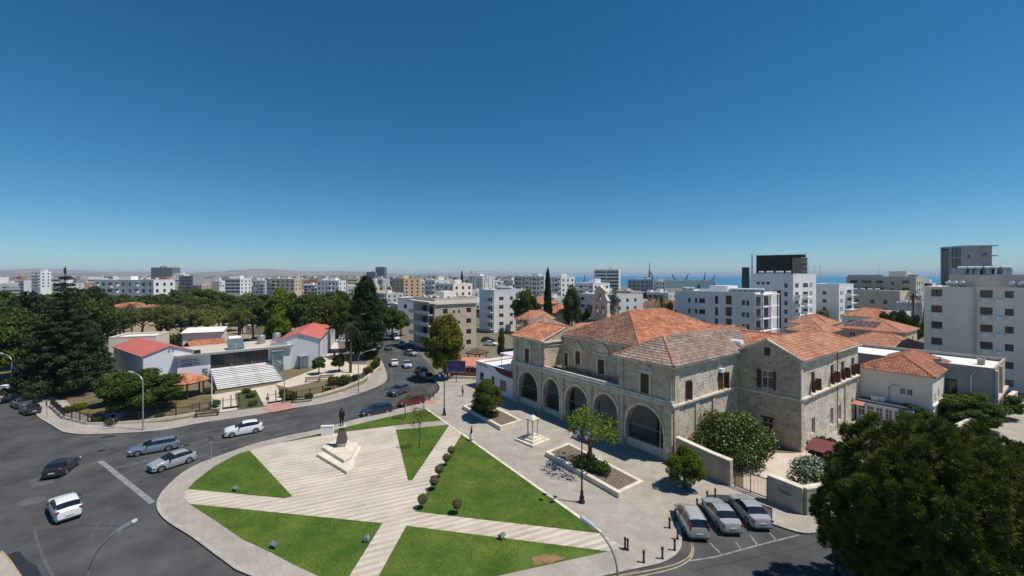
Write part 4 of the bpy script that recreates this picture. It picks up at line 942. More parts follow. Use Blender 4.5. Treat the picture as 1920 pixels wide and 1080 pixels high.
# houses with tiled roofs on the right
def house(label, corner, th, w, d, h, zr, wall, tm, front=(), right=(), o=.35, name='house', axis=None, row=.5, col=.42, group=None):
    xd = Vector((math.cos(th), math.sin(th))); og = Vector(corner)-xd*w; e = empty(name, (og.x,og.y,0), th, label, 'house', group)
    g = MB(); wallgrid(g, (0,0), (1,0), w, 0, h, list(front), .18); wallgrid(g, (w,0), (0,1), d, 0, h, list(right), .18); wallgrid(g, (w,d), (-1,0), w, 0, h, []); wallgrid(g, (0,d), (0,-1), d, 0, h, [])
    g.build('wall', wall, e)
    for a,b,c,dd in front: win(e, (0,0), 0, a, c, b-a, dd-c, 'white', .14)
    for a,b,c,dd in right: win(e, (w,0), math.pi/2, a, c, b-a, dd-c, 'white', .14)
    pl, rd = hip(0,w,0,d,h,zr,o,axis or ('y' if d > w else 'x')); roof_part(e, pl, tm, rd, row=row, col=col); return e
hs = house('beige house with dark solar panels on its orange roof', (89,97), TH, 13, 13, 7.0, 9.6, plaster_beige, tile_salmon, [(3,4.2,5.2,6.3),(8,9,3.5,5)], [(3,4.2,4.2,5.6),(8,9.2,4.2,5.6)])
pvp = MB(); pvp.box(0,1.0,0,1.65,0,.05); pvm = pvp.mesh('solar_panel', mat('solar_cells', (.03,.04,.06), .15, .2, 3, spec=.8)); 
ang = math.atan2(2.6, 6.85)
for i in range(6):
    for j in range(2):
        o = link('solar_panel', pvm, hs, (1.6+i*1.08+j*.25, .9+j*1.6, 7.55+j*.61), 0); o.rotation_euler = (ang,0,0)
house('low orange-roofed house in front of the solar panel house', (81,86), TH, 12, 9, 5.2, 7.4, plaster_beige, tile_salmon, [(3,4,2,3.4)])
house('orange-roofed cottage beside the white block, behind the wing roof', (83,112), TH, 9, 9, 7, 9.4, plaster_white, tile_salmon)
house('pink-chimneyed house with two orange roof slopes behind the wing', (72,98), TH, 8, 10, 6.8, 9.2, plaster_beige, tile_salmon)
house('orange-roofed house farther back beneath the greyish beige block', (112,126), TH, 12, 9, 7.4, 9.8, plaster_white, tile_orange)
house('small white cottage with orange roof among flat roofs', (102,112), TH, 7, 7, 5.4, 7.4, plaster_white, tile_salmon)
cr_ = block('cream_flats', 'cream and yellow flats with rooftop tanks behind the solar house', 'apartment block', (150,165), TH, 24, 14, 13.5, mat('sand_plaster', (.55,.47,.37), .85, .1, .3), rowops([2,6,10,15,19],[5.5,8.8],1.3,1.6), rowops([2,6],[5.5,8.8],1.2,1.5), [], .5, style='dark')
heaters(loc2w(cr_, [(2+k*2.4,3) for k in range(7)], 13.2), 'water heater on the cream and yellow flats', 'heaters on cream flats', TH)
block('white_low_flats', 'white two-storey flats among the orange roofs at right', 'building', (122,133), TH, 15, 9, 8.0, plaster_white, rowops([2,6,10],[2,5],1.4,1.3), rowops([2,5],[2,5],1.2,1.3), [], .5, style='dark')
cranem = mat('rusty_lattice', (.15,.06,.045), .7, .2, 2)
dr = empty('drilling_frame', (140,146,0), .3, 'dark red leaning lattice frame beside the beige apartment block', 'frame')
for x0,x1 in ((0,3.2),(6.5,4.0)): 
    g = MB(); g.tube([(x0,0,0),(x1,0,17)], [.3,.2], 5); g.build('leg', cranem, dr)
g = MB(); g.box(2.6,4.6,-.6,.6,12,17.4); g.build('head', cranem, dr)

# beige flats and white flats up the street, in the middle
th2 = math.atan2(-.73,.69)
zs4 = [1.0+2.95*k for k in range(4)]
bf = block('beige_flats', 'beige four-storey flats with shaded balconies beside the yellow-green tree', 'apartment block', (-20.3,112), TH, 13.5, 12.8, 13.2, plaster_beige, rowops([1.0],zs4,3.0,2.1)+rowops([6.0],zs4,3.0,2.1)+rowops([10.4],zs4,2.2,2.1), rowops([2.4],zs4,1.4,1.3)+rowops([5.4,7.0],zs4,.6,.8)+rowops([9.6],zs4,1.5,1.3), [], .9, style='brown')
for z in zs4: balcony(bf, .4, 13.2, -1.6, 0, z-.1, .9, plaster_pale)
g = MB(); g.box(4.8,5.0,-1.6,0,0,13.2); g.box(-.2,13.9,-1.7,-.05,12.7,13.2); g.box(13.51,13.9,-.05,12.9,12.4,13.2); g.box(4,9,5,9,13.0,15.6); g.build('cornice', plaster_pale, bf)
heaters(loc2w(bf, [(1.5+k*1.4,2+(k%3)*3) for k in range(8)]+[(12,10),(11,11)], 12.9), 'solar water heater on the beige flats roof', 'heaters on beige flats', TH)
wf = block('white_flats', 'clean white four-storey flats with paired windows and corner balconies', 'apartment block', (-6.3,149), TH, 9.5, 9.6, 14.6, plaster_white, rowops([5.4],[z+.4 for z in zs4],3.0,1.9), rowops([2.2],[z+1.4 for z in zs4],1.9,1.3)+rowops([6.9],[z+1.4 for z in zs4],1.3,1.3), [], .5, style='steel_grid')
for z in zs4: balcony(wf, 4.6, 9.5, -1.4, 0, z+.3, .95)
heaters(loc2w(wf, [(1.5+k*1.4,7.5) for k in range(6)], 14.3), 'solar water heater on the white flats roof', 'heaters on white flats', TH)
oh = house('old villa with faded brown tiled roof behind the street trees', (-24,158), TH+R_(10), 14, 14, 7.6, 10.6, plaster_pale, tile_brown, [(2,3,4,6),(5,6,4,6),(8,9,4,6),(11,12,4,6)], [(2,3,4,6),(6,7,4,6),(10,11,4,6)])
house('pink rendered house with orange roof near the cypress', (-36,188), TH, 10, 9, 8, 10.5, mat('pink_plaster', (.55,.33,.26), .85, .1, .4), tile_salmon)
lw = block('long_white_hall', 'long low hall with bright white roof behind the old villa', 'building', (-22,205), R_(-6), 34, 14, 9, plaster_white, rowops([3,8,13,18,23,28],[4],1.5,2.0), [], [], .3, style='dark')
# houses just behind the monastery
house('grey-roofed pink house behind the left pavilion', (6.5,92), TH, 9, 8, 8.2, 10.6, plaster_pale, mat('faded_pink_tile', (.36,.23,.19), .9, .2, .5, island=.2), [(2,2.8,5,6.4)])
house('small gabled house with pale walls left of the pink house', (4.2,110), TH, 5, 9, 8.4, 10.6, plaster_beige, tile_salmon, [(2,2.9,5,6.6)])
house('orange-roofed house right of the bell gable', (33,108), TH, 10, 9, 8.6, 11, plaster_beige, tile_salmon)
house('brown-roofed white house with skylit front right of the bell gable', (52,140), TH, 14, 11, 9.5, 12, plaster_white, tile_brown, rowops([2,5,8,11],[6],1.1,1.5), rowops([2,5,8],[6],1.1,1.5))
house('orange cottage between cypress and grey tree', (14,130), TH, 7, 8, 8.5, 11, plaster_beige, tile_orange)
house('pinkish house with arched front near the tall cypress', (10,150), TH, 10, 9, 10, 12.6, mat('pink_plaster', (.55,.33,.26)), tile_salmon, rowops([2,6],[6],1.2,1.8))
def sky_block(label, px, pt, D, wpx, d, wall, cols, rows, th=TH, style='dark', zb=None, bands=False, group=None, name='town_block'):
    """landmark block: px = picture column of its right front edge, pt = row of its top, D = distance"""
    X = (px-960)*D/F; h = H-(pt-HY)*D/F; xd = Vector((math.cos(th), math.sin(th)))
    # width so that its left edge falls at px-wpx
    p = (px-wpx-960)/F; w = (X-p*D)/(xd.x-p*xd.y); w = max(4, min(60, w))
    fo = []; f0 = zb if zb is not None else h*.25; st = (h-f0-.5)/rows
    for i in range(cols):
        kf = rnd.choice((.34,.5,.62,.8)) if not bands else .94
        for j in range(rows):
            u = w*(i+.5)/cols; ww = (w/cols)*kf; fo.append((u-ww/2,u+ww/2,f0+j*st+st*(.3 if kf < .7 or bands else .1),f0+j*st+st*.82))
    ro = []
    rc = max(1, int(d/4))
    for i in range(rc):
        for j in range(rows): u = d*(i+.5)/rc; ro.append((u-.7,u+.7,f0+j*st+st*.3,f0+j*st+st*.8))
    e = block(name, label, 'building', (X,D), th, w, d, h, wall, fo, ro, [], .4, style=style, group=group)
    if not bands and style == 'dark':
        g = MB()
        for (a,b,c,dd) in fo:
            if b-a > w/cols*.6: g.box(a-.2,b+.2,-1.2,-.01,c-.2,c+.75)
        if g.v: stuff(g.build('balconies', wall, e))
    g = MB(); x = w*rnd.uniform(.25,.6); g.box(x,x+w*.18+1.5,d*.35,d*.35+4,h-.25,h+2.4)
    for k in range(int(w/4)): x = rnd.uniform(1,w-2.5); y = rnd.uniform(1.2,d-1.5); g.tube([(x,y,h+1.1),(x+1.5,y,h+1.1)], .36, 6, 1); g.box(x+.6,x+.9,y-.2,y+.2,h-.25,h+.8)
    g.tube([(w*.7,d*.5,h),(w*.7,d*.5,h+4.5)], .07, 4)
    stuff(g.build('roof_plant', [wall,whitemetal], e)); return e
# landmarks of the skyline
sky_block('grey glass office slab standing alone on the left skyline', 323, 502, 620, 40, 14, mat('grey_glass_facade', (.17,.19,.20), .5, .1, .05), 10, 9, R_(-4), 'steel', 10)
sky_block('long white modern block left of the grey office slab', 288, 526, 235, 112, 12, plaster_white, 9, 3, R_(-12), 'dark', 6)
sky_block('small white block with dark side on the far left skyline', 76, 510, 420, 17, 9, plaster_white, 3, 5, R_(-5), 'dark', 8)
sky_block('pale grey block adjoining the grey office slab', 345, 515, 560, 22, 10, plaster_pale, 4, 4, R_(-4), 'dark', 10)
sky_block('blue-banded white office left of the pines', 450, 523, 330, 28, 12, plaster_white, 3, 4, R_(-8), 'dark', 6, True)
sky_block('cream office with dark end wall left of the light green tree', 552, 524, 360, 52, 10, mat('sand_plaster', (.55,.47,.37)), 6, 3, R_(-6), 'dark', 7)
sky_block('white flats with square windows above the red roof', 635, 527, 300, 40, 10, plaster_white, 6, 3, R_(-8), 'dark', 6)
sky_block('dark tower alone on the middle skyline', 720, 501, 1400, 16, 20, mat('dark_tower', (.12,.14,.15), .5, .1, .05), 4, 10, R_(-8), 'steel', 20)
sky_block('dark low slab beside the middle skyline tower', 703, 510, 1350, 16, 18, mat('dark_tower', (.12,.14,.15)), 4, 5, R_(-8), 'steel', 20)
sky_block('peach and cream apartment block in the middle distance', 757, 523, 290, 22, 12, mat('peach_plaster', (.56,.40,.27), .85, .1, .3), 3, 5, TH, 'brown', 5)
sky_block('cream balcony flats right of the peach block', 778, 530, 300, 18, 12, plaster_cream, 3, 4, TH, 'dark', 5)
sky_block('white ribbed block left of the beige flats', 815, 526, 260, 18, 10, plaster_white, 3, 4, TH, 'dark', 5)
sky_block('pale flats with long roof terrace right of the peach block', 850, 533, 230, 34, 12, plaster_pale, 4, 3, TH, 'dark', 5)
sky_block('stepped white block on the skyline above the white flats', 905, 518, 420, 25, 14, plaster_white, 4, 5, TH, 'dark', 8)
sky_block('long cream block left of the tall thin cypress', 1020, 519, 300, 55, 14, mat('pale_green_white', (.55,.57,.52), .85, .1, .3), 8, 4, TH, 'dark', 6)
sky_block('white flats right of the tall thin cypress', 1052, 520, 270, 24, 12, plaster_white, 4, 4, TH, 'dark', 6)
sky_block('white three-storey flats behind the grey tree', 1112, 532, 205, 35, 12, plaster_white, 4, 4, TH, 'dark', 5)
sky_block('rounded office with dark ribbon windows before the sea', 1160, 506, 330, 46, 14, plaster_white, 2, 6, R_(-20), 'dark', 8, True)
sky_block('blue-grey flats in front of the sea right of the ribbon office', 1225, 525, 360, 48, 12, mat('blue_grey_plaster', (.36,.41,.45), .85, .1, .3), 6, 3, R_(-20), 'dark', 6)
sky_block('white flats beside blue-grey ones near the harbour', 1247, 528, 340, 18, 12, plaster_white, 3, 3, R_(-20), 'dark', 6)
sky_block('white flats at the right horizon beside the beige block', 1745, 533, 210, 30, 12, plaster_white, 4, 4, TH, 'dark', 6)
hb = block('harbour_shed', 'long pale harbour shed on the shore before the sea', 'shed', (330,700), R_(-8), 95, 30, 12.5, mat('sand_plaster', (.55,.47,.37)), [], [], [], 0)
def tower_crane(label, px, pt, D, jib, m):
    X = (px-960)*D/F; h = H-(pt-HY)*D/F; e = empty('tower_crane', (X,D,0), rnd.uniform(-.3,.3), label, 'crane'); w = D/500
    g = MB()
    for sx in (-w,w):
        for sy in (-w,w): g.tube([(sx,sy,0),(sx,sy,h)], w*.22, 4)
    for k in range(int(h/(3*w))): z = k*3*w; g.tube([(-w,-w,z),(w,-w,z+3*w)], w*.15, 4); g.tube([(w,w,z),(-w,w,z+3*w)], w*.15, 4)
    g.build('mast', m, e)
    g = MB(); g.tube([(-jib*.3,0,h),(jib,0,h)], w*.35, 4); g.tube([(-jib*.3,0,h),(0,0,h+4*w),(jib*.8,0,h)], w*.15, 4); g.box(-jib*.3,-jib*.2,-w,w,h-3*w,h); g.build('jib', m, e)
tower_crane('white tower crane on the skyline above the white flats', 891, 508, 420, 17, mat('crane_white', (.5,.5,.5), .5, .1, 1))
def harbour_crane(label, px, pt, D, lean, m):
    X = (px-960)*D/F; h = H-(pt-HY)*D/F; e = empty('harbour_crane', (X,D,0), .2, label, 'crane'); w = D/420
    g = MB(); g.box(-2*w,2*w,-2*w,2*w,0,h*.35); g.build('base', m, e); g = MB(); g.tube([(0,0,h*.3),(lean,0,h)], [w*.9,w*.3], 5); g.tube([(-2*w,0,h*.35),(0,0,h*.6),(lean,0,h)], w*.2, 4); g.build('boom', m, e)
hcm = mat('harbour_steel', (.14,.13,.14), .6, .15, 1)
for l,px,pt,D,ln in (('tall dark harbour crane above the blue-grey flats',1217,493,560,1),('harbour crane leaning beside the tall harbour crane',1226,508,560,-5),('harbour crane at the left end of the pale shed',1268,513,750,-9),('second harbour crane above the pale shed',1284,512,750,8),('harbour crane over the right end of the shed',1320,510,800,3),('last harbour crane at the right of the shed',1335,514,800,7),('thin harbour crane between the cypress and ribbon office',1095,515,700,2)): harbour_crane(l,px,pt,D,ln,hcm)

# ------------------------------------------------------------------ museum complex at the left
MA = math.atan2(.653,.757)
musW = mat('bluish_white_cladding', (.66,.67,.70), .6, .06, .25)
hall = empty('museum_hall', (-61.5,78.4,Z1), MA, 'flat-roofed white museum hall with black glass band above white terraced steps', 'museum')
g = MB(); ops = [(5.0,14.8,1.75,4.75),(3.7,4.5,0,2.2)]
wallgrid(g, (0,0), (1,0), 19, 0, 4.9, ops, .35); wallgrid(g, (19,0), (0,1), 11, 0, 4.9, []); wallgrid(g, (19,11), (-1,0), 19, 0, 4.9, []); wallgrid(g, (0,11), (0,-1), 11, 0, 4.9, []); g.build('wall', musW, hall)
g = MB(); g.box(-.4,19.3,-.7,11.3,4.9,5.15); g.build('roof', mat('cream_roof_screed', (.52,.46,.38), .9, .2, .5), hall)
g = MB(); g.box(-.45,19.35,-.78,-.7,4.85,5.25); g.build('fascia', steel, hall)
for k in range(10):
    for j in range(3): 
        g = MB(); x = 5.04+k*.976; z = 1.8+j*.99; g.box(x+.03,x+.94,.22,.25,z+.02,z+.95); g.build('black_pane', glass, hall)
g = MB()
for k in range(11): x = 5.0+k*.976; g.box(x-.02,x+.03,.19,.29,1.75,4.75)
for j in range(4): z = 1.77+j*.99; g.box(5.0,14.8,.195,.285,z-.02,z+.03)
g.build('mullions', iron, hall)
g = MB(); g.box(3.72,4.48,.25,.3,0,2.2); g.build('door', steel, hall)
g = MB()
for r,(z,n) in enumerate(((4.15,6),(3.9,7),(3.5,6),(3.25,7),(3.0,4))):
    for k in range(n): x = .6+k*.42; g.box(x,x+.32,-.03,-.0,z,z+.13)
g.build('sign_lettering', mat('dark_blue_letters', (.06,.07,.13), .6, 0), hall)
stepm = mat('white_step_stone', (.66,.65,.63), .8, .08, 1)
stt = empty('terraced_steps', tuple(loc2w(hall,[(5,0)],Z1)[0]), MA, 'white terraced seating steps below the black museum window', 'steps')
nst = 11; run = 10.4
for k in range(nst):
    g = MB(); y0 = -run+k*run/nst; zt = .12+1.75*(k+1)/nst; g.box(0,10.2,y0+.14,y0+run/nst+.13,0,zt-.06); g.build('riser', mat('grey_riser', (.30,.30,.31), .8, .1, 1), stt); g = MB(); g.box(-.02,10.22,y0,y0+run/nst-.02,zt-.06,zt); g.build('step', stepm, stt)
for z, y in ((.95,-run*.5),(1.85,-.4)): g = MB(); g.box(0,10.2,y-.25,y+.25,z-.0,z+.22); g.build('white_band', plaster_white, stt)
for x in (3.3,6.8,10.25):
    g = MB(); g.tube([(x,-run-.1,.9),(x,-.2,2.75)], .03, 5)
    for k in range(6): t = k/5; g.tube([(x,-run-.1+t*(run-.1),.05+1.7*t),(x,-run-.1+t*(run-.1),.9+1.85*t)], .025, 5)
    g.build('handrail', steel, stt)
for x0,x1,y0,y1,h,l in ((15.1,17.2,-1.8,.0,4.4,'pale glass entrance box at the right end of the terraced steps'),(20.6,22.2,-1.3,.6,2.6,'lower glass lobby box in front of the right museum wing')):
    e = empty('glass_lobby', tuple(loc2w(hall,[(x0,y0)],Z1)[0]), MA, l, 'lobby'); w, d = x1-x0, y1-y0-.05
    g = MB(); g.box(.04,w-.04,.04,d-.04,0,h-.1); g.build('glazing', glass_teal, e); g = MB()
    for x in (0,w/2-.03,w-.06):
        g.box(x,x+.06,0,.06,0,h)
    for z in (0,h*.55,h-.12): g.box(0,w,-.01,.05,z,z+.1)
    g.box(-.1,w+.1,-.1,d,h-.02,h+.08); g.build('frame', steel, e)
# left red-roofed wing
LA = math.atan2(.818,.576)
def red_wing(label, org, ang, w, d, he, hp, stripes):
    e = empty('museum_wing', (*org,Z1), ang, label, 'museum'); g = MB()
    wallgrid(g, (0,0), (1,0), w, 0, he, []); g.face([(0,0,he),(w,0,he),(w*.5,0,hp)]); wallgrid(g, (w,0), (0,1), d, 0, he, []); wallgrid(g, (w,d), (-1,0), w, 0, he, []); g.face([(w,d,he),(0,d,he),(w*.5,d,hp)]); wallgrid(g, (0,d), (0,-1), d, 0, he, [])
    g.build('wall', musW, e)
    for sgn in (0,1):
        xa = -.25 if sgn == 0 else w+.25; n = int(d/1.0); dd = (d+.5)/n
        r = MB(); r.face([(xa,-.25,he-.03),(w/2,-.25,hp+.06),(w/2,d+.25,hp+.06),(xa,d+.25,he-.03)][::(1 if sgn else -1)]); o = r.build('roof', redsheet, e)
        s = MB()
        for k in range(n+1):
            y = -.25+k*dd; s.face([(xa,y-.03,he+.02),(w/2,y-.03,hp+.11),(w/2,y+.03,hp+.11),(xa,y+.03,he+.02)][::(1 if sgn else -1)])
        stuff(s.build('standing_seams', redsheet, o))
    g = MB(); g.tube([(-.12,-.12,0),(-.12,-.12,he-.1)], .08, 6); g.tube([(w+.12,-.12,0),(w+.12,-.12,he-.1)], .08, 6); g.box(-.32,-.2,-.3,d+.3,he-.15,he-.02); g.box(w+.2,w+.32,-.3,d+.3,he-.15,he-.02); g.build('gutter', steel, e)
    g = MB()
    for k in range(stripes): y = d*(k+1)/(stripes+1); g.box(w-.01,w+.05,y-.06,y+.06,0,he-.1)
    g.build('cladding_joint', steel, e)
    g = MB(); g.box(w*.48,w*.52,-.06,-.0,he+.25,he+.8); g.box(w*.56,w*.6,-.06,0,he+.25,he+.7); g.build('wall_vent', steel, e)
    return e
red_wing('left white museum wing with shallow red metal roof', (-64.8,75), LA, 7.3, 18.6, 5.7, 7.0, 3)
red_wing('long right museum wing with red metal roof and white side wall', (-49.8,91), R_(17.5), 8, 38, 6.1, 7.4, 4)
# bay of windows on the front of the right wing
gl = empty('window_bay', (-50.6,89.6,Z1), MA-R_(10), 'dark stacked window bay between museum hall and right wing', 'window bay')
g = MB(); g.box(0,3.0,0,2,0,5.6); g.build('wall', steel, gl)
for z0,z1 in ((.5,1.7),(2.1,3.0),(3.3,4.1),(4.3,5.1)): win(gl, (0,-.2), 0, .3, z0, 2.4, z1-z0, 'steel', .12)
# roof equipment
heaters(loc2w(hall, [(9.3,2.2)], 5.3), 'large solar water heater with blue panels on the museum hall roof', 'heater on the museum roof', MA, 1.5)
for x,y,l in ((14.6,6,'left tall steel drum on the museum hall roof'),(18,8,'right tall steel drum on the museum hall roof')):
    g = MB(); g.lathe([(.75,0),(.8,.1),(.8,1.7),(.7,1.85)], 12); tag(g.build('steel_drum', steel, None, smooth=True, loc=loc2w(hall,[(x,y)],5.3)[0]), l, 'tank')
g = MB(); g.box(-.5,.5,-.3,.3,0,.6); tag(g.build('floodlight', iron, None, loc=loc2w(hall,[(3,.6)],5.3)[0], rz=MA), 'dark floodlight box near the left end of the museum hall roof', 'floodlight')
annx = block('white_cabin', 'small white flat-roofed cabin behind the left red museum roof', 'cabin', (-72,106), R_(25), 8, 6, 5.9, plaster_white, [(1,2,3,4.5)], [], [], .1, style='dark')
g = MB(); g.face([(-.4,-.6,6.2),(8.4,-.6,6.2),(8.2,6.4,6.8),(-.2,6.4,6.8)]); g.build('shed_roof', roofwhite, annx)
block('low_grey_store', 'low grey flat store left of the white cabin', 'store', (-86,103), R_(20), 9, 8, 5.4, plaster_pale, [], [], [], .2)
def gazebo(label, c, r, h, hp, n, m):
    e = empty('gazebo', (*c,Z1), .3, label, 'gazebo')
    pts = [(r*math.cos(2*math.pi*k/n), r*math.sin(2*math.pi*k/n)) for k in range(n)]
    for x,y in pts: g = MB(); g.tube([(x*.85,y*.85,0),(x*.85,y*.85,h)], .11, 6); g.build('post', mat('dark_brown_wood', (.055,.03,.02), .8, .2, 3), e)
    roof_part(e, [[(pts[k][0]*1.1,pts[k][1]*1.1,h),(pts[(k+1)%n][0]*1.1,pts[(k+1)%n][1]*1.1,h),(0,0,hp)] for k in range(n)], m, [((x*1.1,y*1.1,h),(0,0,hp)) for x,y in pts], row=.5, col=.4, deck=timber)
    return e
gazebo('round gazebo with orange tiled roof beside the museum lawn', gp(344,744), 3.3, 2.5, 3.7, 6, tile_orange)
gb = empty('picnic_shelter', (*gp(386,672),0), .9, 'open shelter with orange tiled gable roof behind the museum hall', 'shelter')
for x in (-3,3):
    for y in (-2.4,2.4): g = MB(); g.tube([(x,y,0),(x,y,3.2)], .14, 6); g.build('post', timber, gb)
roof_part(gb, [[(-3.8,-3,3.1),(3.8,-3,3.1),(3.8,0,4.4),(-3.8,0,4.4)],[(3.8,3,3.1),(-3.8,3,3.1),(-3.8,0,4.4),(3.8,0,4.4)]], tile_orange, [((-3.8,0,4.4),(3.8,0,4.4))], deck=timber)
for l,px,py,w,d,h in (('red-roofed park building glimpsed through trees at far left',22,600,12,8,4.5),('orange-roofed park house behind the dark conifer',222,612,14,10,9),('long low orange roof among the umbrella pines',350,610,18,7,5.5),('orange-roofed house beside the tall cypress',635,618,11,9,9)):
    c = gp(px,py); house(l, (c[0]+w/2,c[1]), R_(-8), w, d, h-1.6, h, plaster_beige, tile_orange)
sh = house('pale hut with flat-pitched roof behind the right museum wing', gp(500,628), R_(-10), 8, 6, 3.0, 3.8, plaster_pale, mat('pale_roof_sheet', (.5,.48,.44), .8, .1, 1))

# iron fence round the museum garden
def fence(label, px):
    P = [Vector(gp(*p)) for p in px]; o = P[0]; e = empty('iron_fence', (o.x,o.y,Z1), 0, label, 'fence'); P = [p-o for p in P]
    b = MB(); bars = MB()
    for i in range(len(P)-1):
        a, c = P[i], P[i+1]; d = c-a; L = d.length; an = math.atan2(d.y,d.x); m = (a+c)/2
        w = MB(); w.obox((m.x,m.y,.14), (L,.25,.34), an); w.build('plinth', trimstone, e)
        for z in (.45,1.35): b.obox((m.x,m.y,z), (L,.04,.05), an)
        n = max(1, round(L/2.4))
        for k in range(n): q = a+d*(k/n); g = MB(); g.obox((q.x,q.y,.8), (.1,.1,1.5), an); g.build('post', iron, e)
        n = int(L/.16)
        for k in range(n): q = a+d*((k+.5)/n); bars.obox((q.x,q.y,.9), (.022,.022,1.05), an)
    b.build('rail', iron, e); stuff(bars.build('bars', iron, e)); return e
fence('iron railing along the lawn by the lower left corner of the museum garden', [(95,764),(120,787),(165,798),(200,798),(260,794),(330,785),(415,769)])
fence('iron railing along the museum forecourt up to the cypress', [(556,752),(605,741),(645,729),(680,714),(700,699),(712,690),(708,672),(702,660)])
for l,a,b in (('left iron gate leaf at the museum path',(418,769),(448,765)),('right iron gate leaf beside the pink entrance apron',(502,759),(532,754))):
    p, q = Vector(gp(*a)), Vector(gp(*b)); d = q-p; e = empty('garden_gate', (p.x,p.y,Z1), math.atan2(d.y,d.x), l, 'gate'); L = d.length
    for x in (0,L/2,L): g = MB(); g.box(x-.06,x+.06,-.06,.06,0,2.0 if x else 1.7); g.build('post', iron, e)
    g = MB(); g.box(0,L,-.12,.12,.0,.25); g.box(0,L,-.02,.02,1.3,1.36); g.build('rail', iron, e)
def bench(label, px, rz, L=2.6, m=timber):
    e = empty('bench', (*gp(*px),Z1), rz, label, 'bench'); g = MB()
    for k in range(4): g = MB(); g.box(-L/2,L/2,-.3+k*.15,-.18+k*.15,.42,.47); g.build('slat', m, e)
    for x in (-L/2+.2,L/2-.2): g = MB(); g.box(x-.05,x+.05,-.28,.28,0,.42); g.build('leg', iron, e)
    for k in range(2): g = MB(); g.box(-L/2,L/2,.3,.34,.55+k*.18,.68+k*.18); g.build('back_slat', m, e)
bench('dark bench on the pavement below the museum lawn', (388,782), .35, 3.0, iron); bench('dark bench just right of the pink entrance apron', (566,755), .4, 3.0, iron)
bench('left brown bench on the museum forecourt', (586,717), .3); bench('right brown bench on the museum forecourt', (612,713), .3)
# glimpsed far pavement box
g = MB(); g.box(-.5,.5,-.4,.4,0,1.5); g.box(-.55,.55,-.45,.45,1.5,1.58); tag(g.build('utility_box', plaster_white, None, loc=(*gp(10,741),Z1)), 'white utility box on the pavement at the far left edge', 'utility box')

# ------------------------------------------------------------------ foliage
L_dark = leafmat('dark_conifer_needles', (.018,.028,.013), (.050,.066,.030), .12)
L_cyp = leafmat('cypress_green', (.016,.032,.012), (.035,.060,.020), .12)
L_pine = leafmat('pine_needles', (.032,.052,.009), (.115,.138,.024), .18)
L_umb = leafmat('umbrella_pine_green', (.062,.082,.02), (.15,.168,.05), .2)
L_mid = leafmat('broadleaf_green', (.038,.068,.012), (.098,.138,.028), .3)
L_deep = leafmat('deep_green', (.040,.060,.014), (.105,.128,.034), .25)
L_lime = leafmat('lime_green', (.075,.125,.012), (.16,.215,.025), .35)
L_olive = leafmat('yellow_olive', (.075,.082,.012), (.17,.165,.022), .3)
L_grey = leafmat('grey_green', (.055,.070,.035), (.115,.13,.07), .3)
L_pale = leafmat('pale_shrub', (.16,.19,.13), (.42,.45,.38), .2)
L_flower = leafmat('flowering_shrub', (.022,.046,.008), (.080,.115,.026), .25)
L_white = leafmat('white_blossom', (.26,.30,.10), (.50,.50,.30), .2)
L_rust = leafmat('rusty_dry', (.12,.08,.04), (.20,.14,.07), .2)
L_brownball = leafmat('topiary_brown_green', (.075,.075,.035), (.16,.145,.075), .2)
L_red = leafmat('red_hedge', (.20,.025,.02), (.36,.06,.04), .2)

def cloud(lobes, n, size, rg, asp=.5, shell=.35, up=.2):
    lobes = np.array(lobes, float); A = lobes[:,3]*lobes[:,4]+lobes[:,5]*lobes[:,3]; k = rg.choice(len(lobes), n, p=A/A.sum())
    d = rg.normal(size=(n,3)); d /= np.linalg.norm(d,axis=1)[:,None]
    r = 1-shell*rg.random(n)**1.6; r *= 1+.08*rg.normal(size=n)
    c = lobes[k,:3]+d*lobes[k,3:6]*r[:,None]
    nn = d+rg.normal(size=(n,3))*.6+np.array([0,0,up]); nn /= np.linalg.norm(nn,axis=1)[:,None]
    t = np.cross(nn, rg.normal(size=(n,3))); t /= np.linalg.norm(t,axis=1)[:,None]+1e-9; b = np.cross(nn,t)
    s = size*(.6+.8*rg.random(n))[:,None]
    V = np.stack([c-t*s, c+b*s*asp, c+t*s, c-b*s*asp], 1)
    return V.reshape(-1,3)
def crownmesh(name, V, m): return npmesh(name, V, np.arange(len(V)).reshape(-1,4), 4, m)
def trunk_mesh(h, r, rg, limbs=5, spread=2.0, top=.0, lean=.2):
    g = MB(); x = rg.uniform(-lean,lean); y = rg.uniform(-lean,lean)
    pts = [(0,0,-.2),(x*.3,y*.3,h*.35),(x*.8,y*.8,h*.7),(x,y,h)]; g.tube(pts, [r*1.35,r,r*.8,r*.6], 8)
    for k in range(limbs):
        a = 2*math.pi*k/limbs+rg.uniform(-.4,.4); s = spread*rg.uniform(.6,1); z0 = h*rg.uniform(.55,.98); t = z0/h
        g.tube([(x*t,y*t,z0),(x*t+math.cos(a)*s*.5,y*t+math.sin(a)*s*.5,z0+(top-h)*.35+.3),(x*t+math.cos(a)*s,y*t+math.sin(a)*s,z0+(top-h)*.75)], [r*.5,r*.33,r*.14], 6)
    return g.mesh('trunk', bark, True)
PROTO = {}
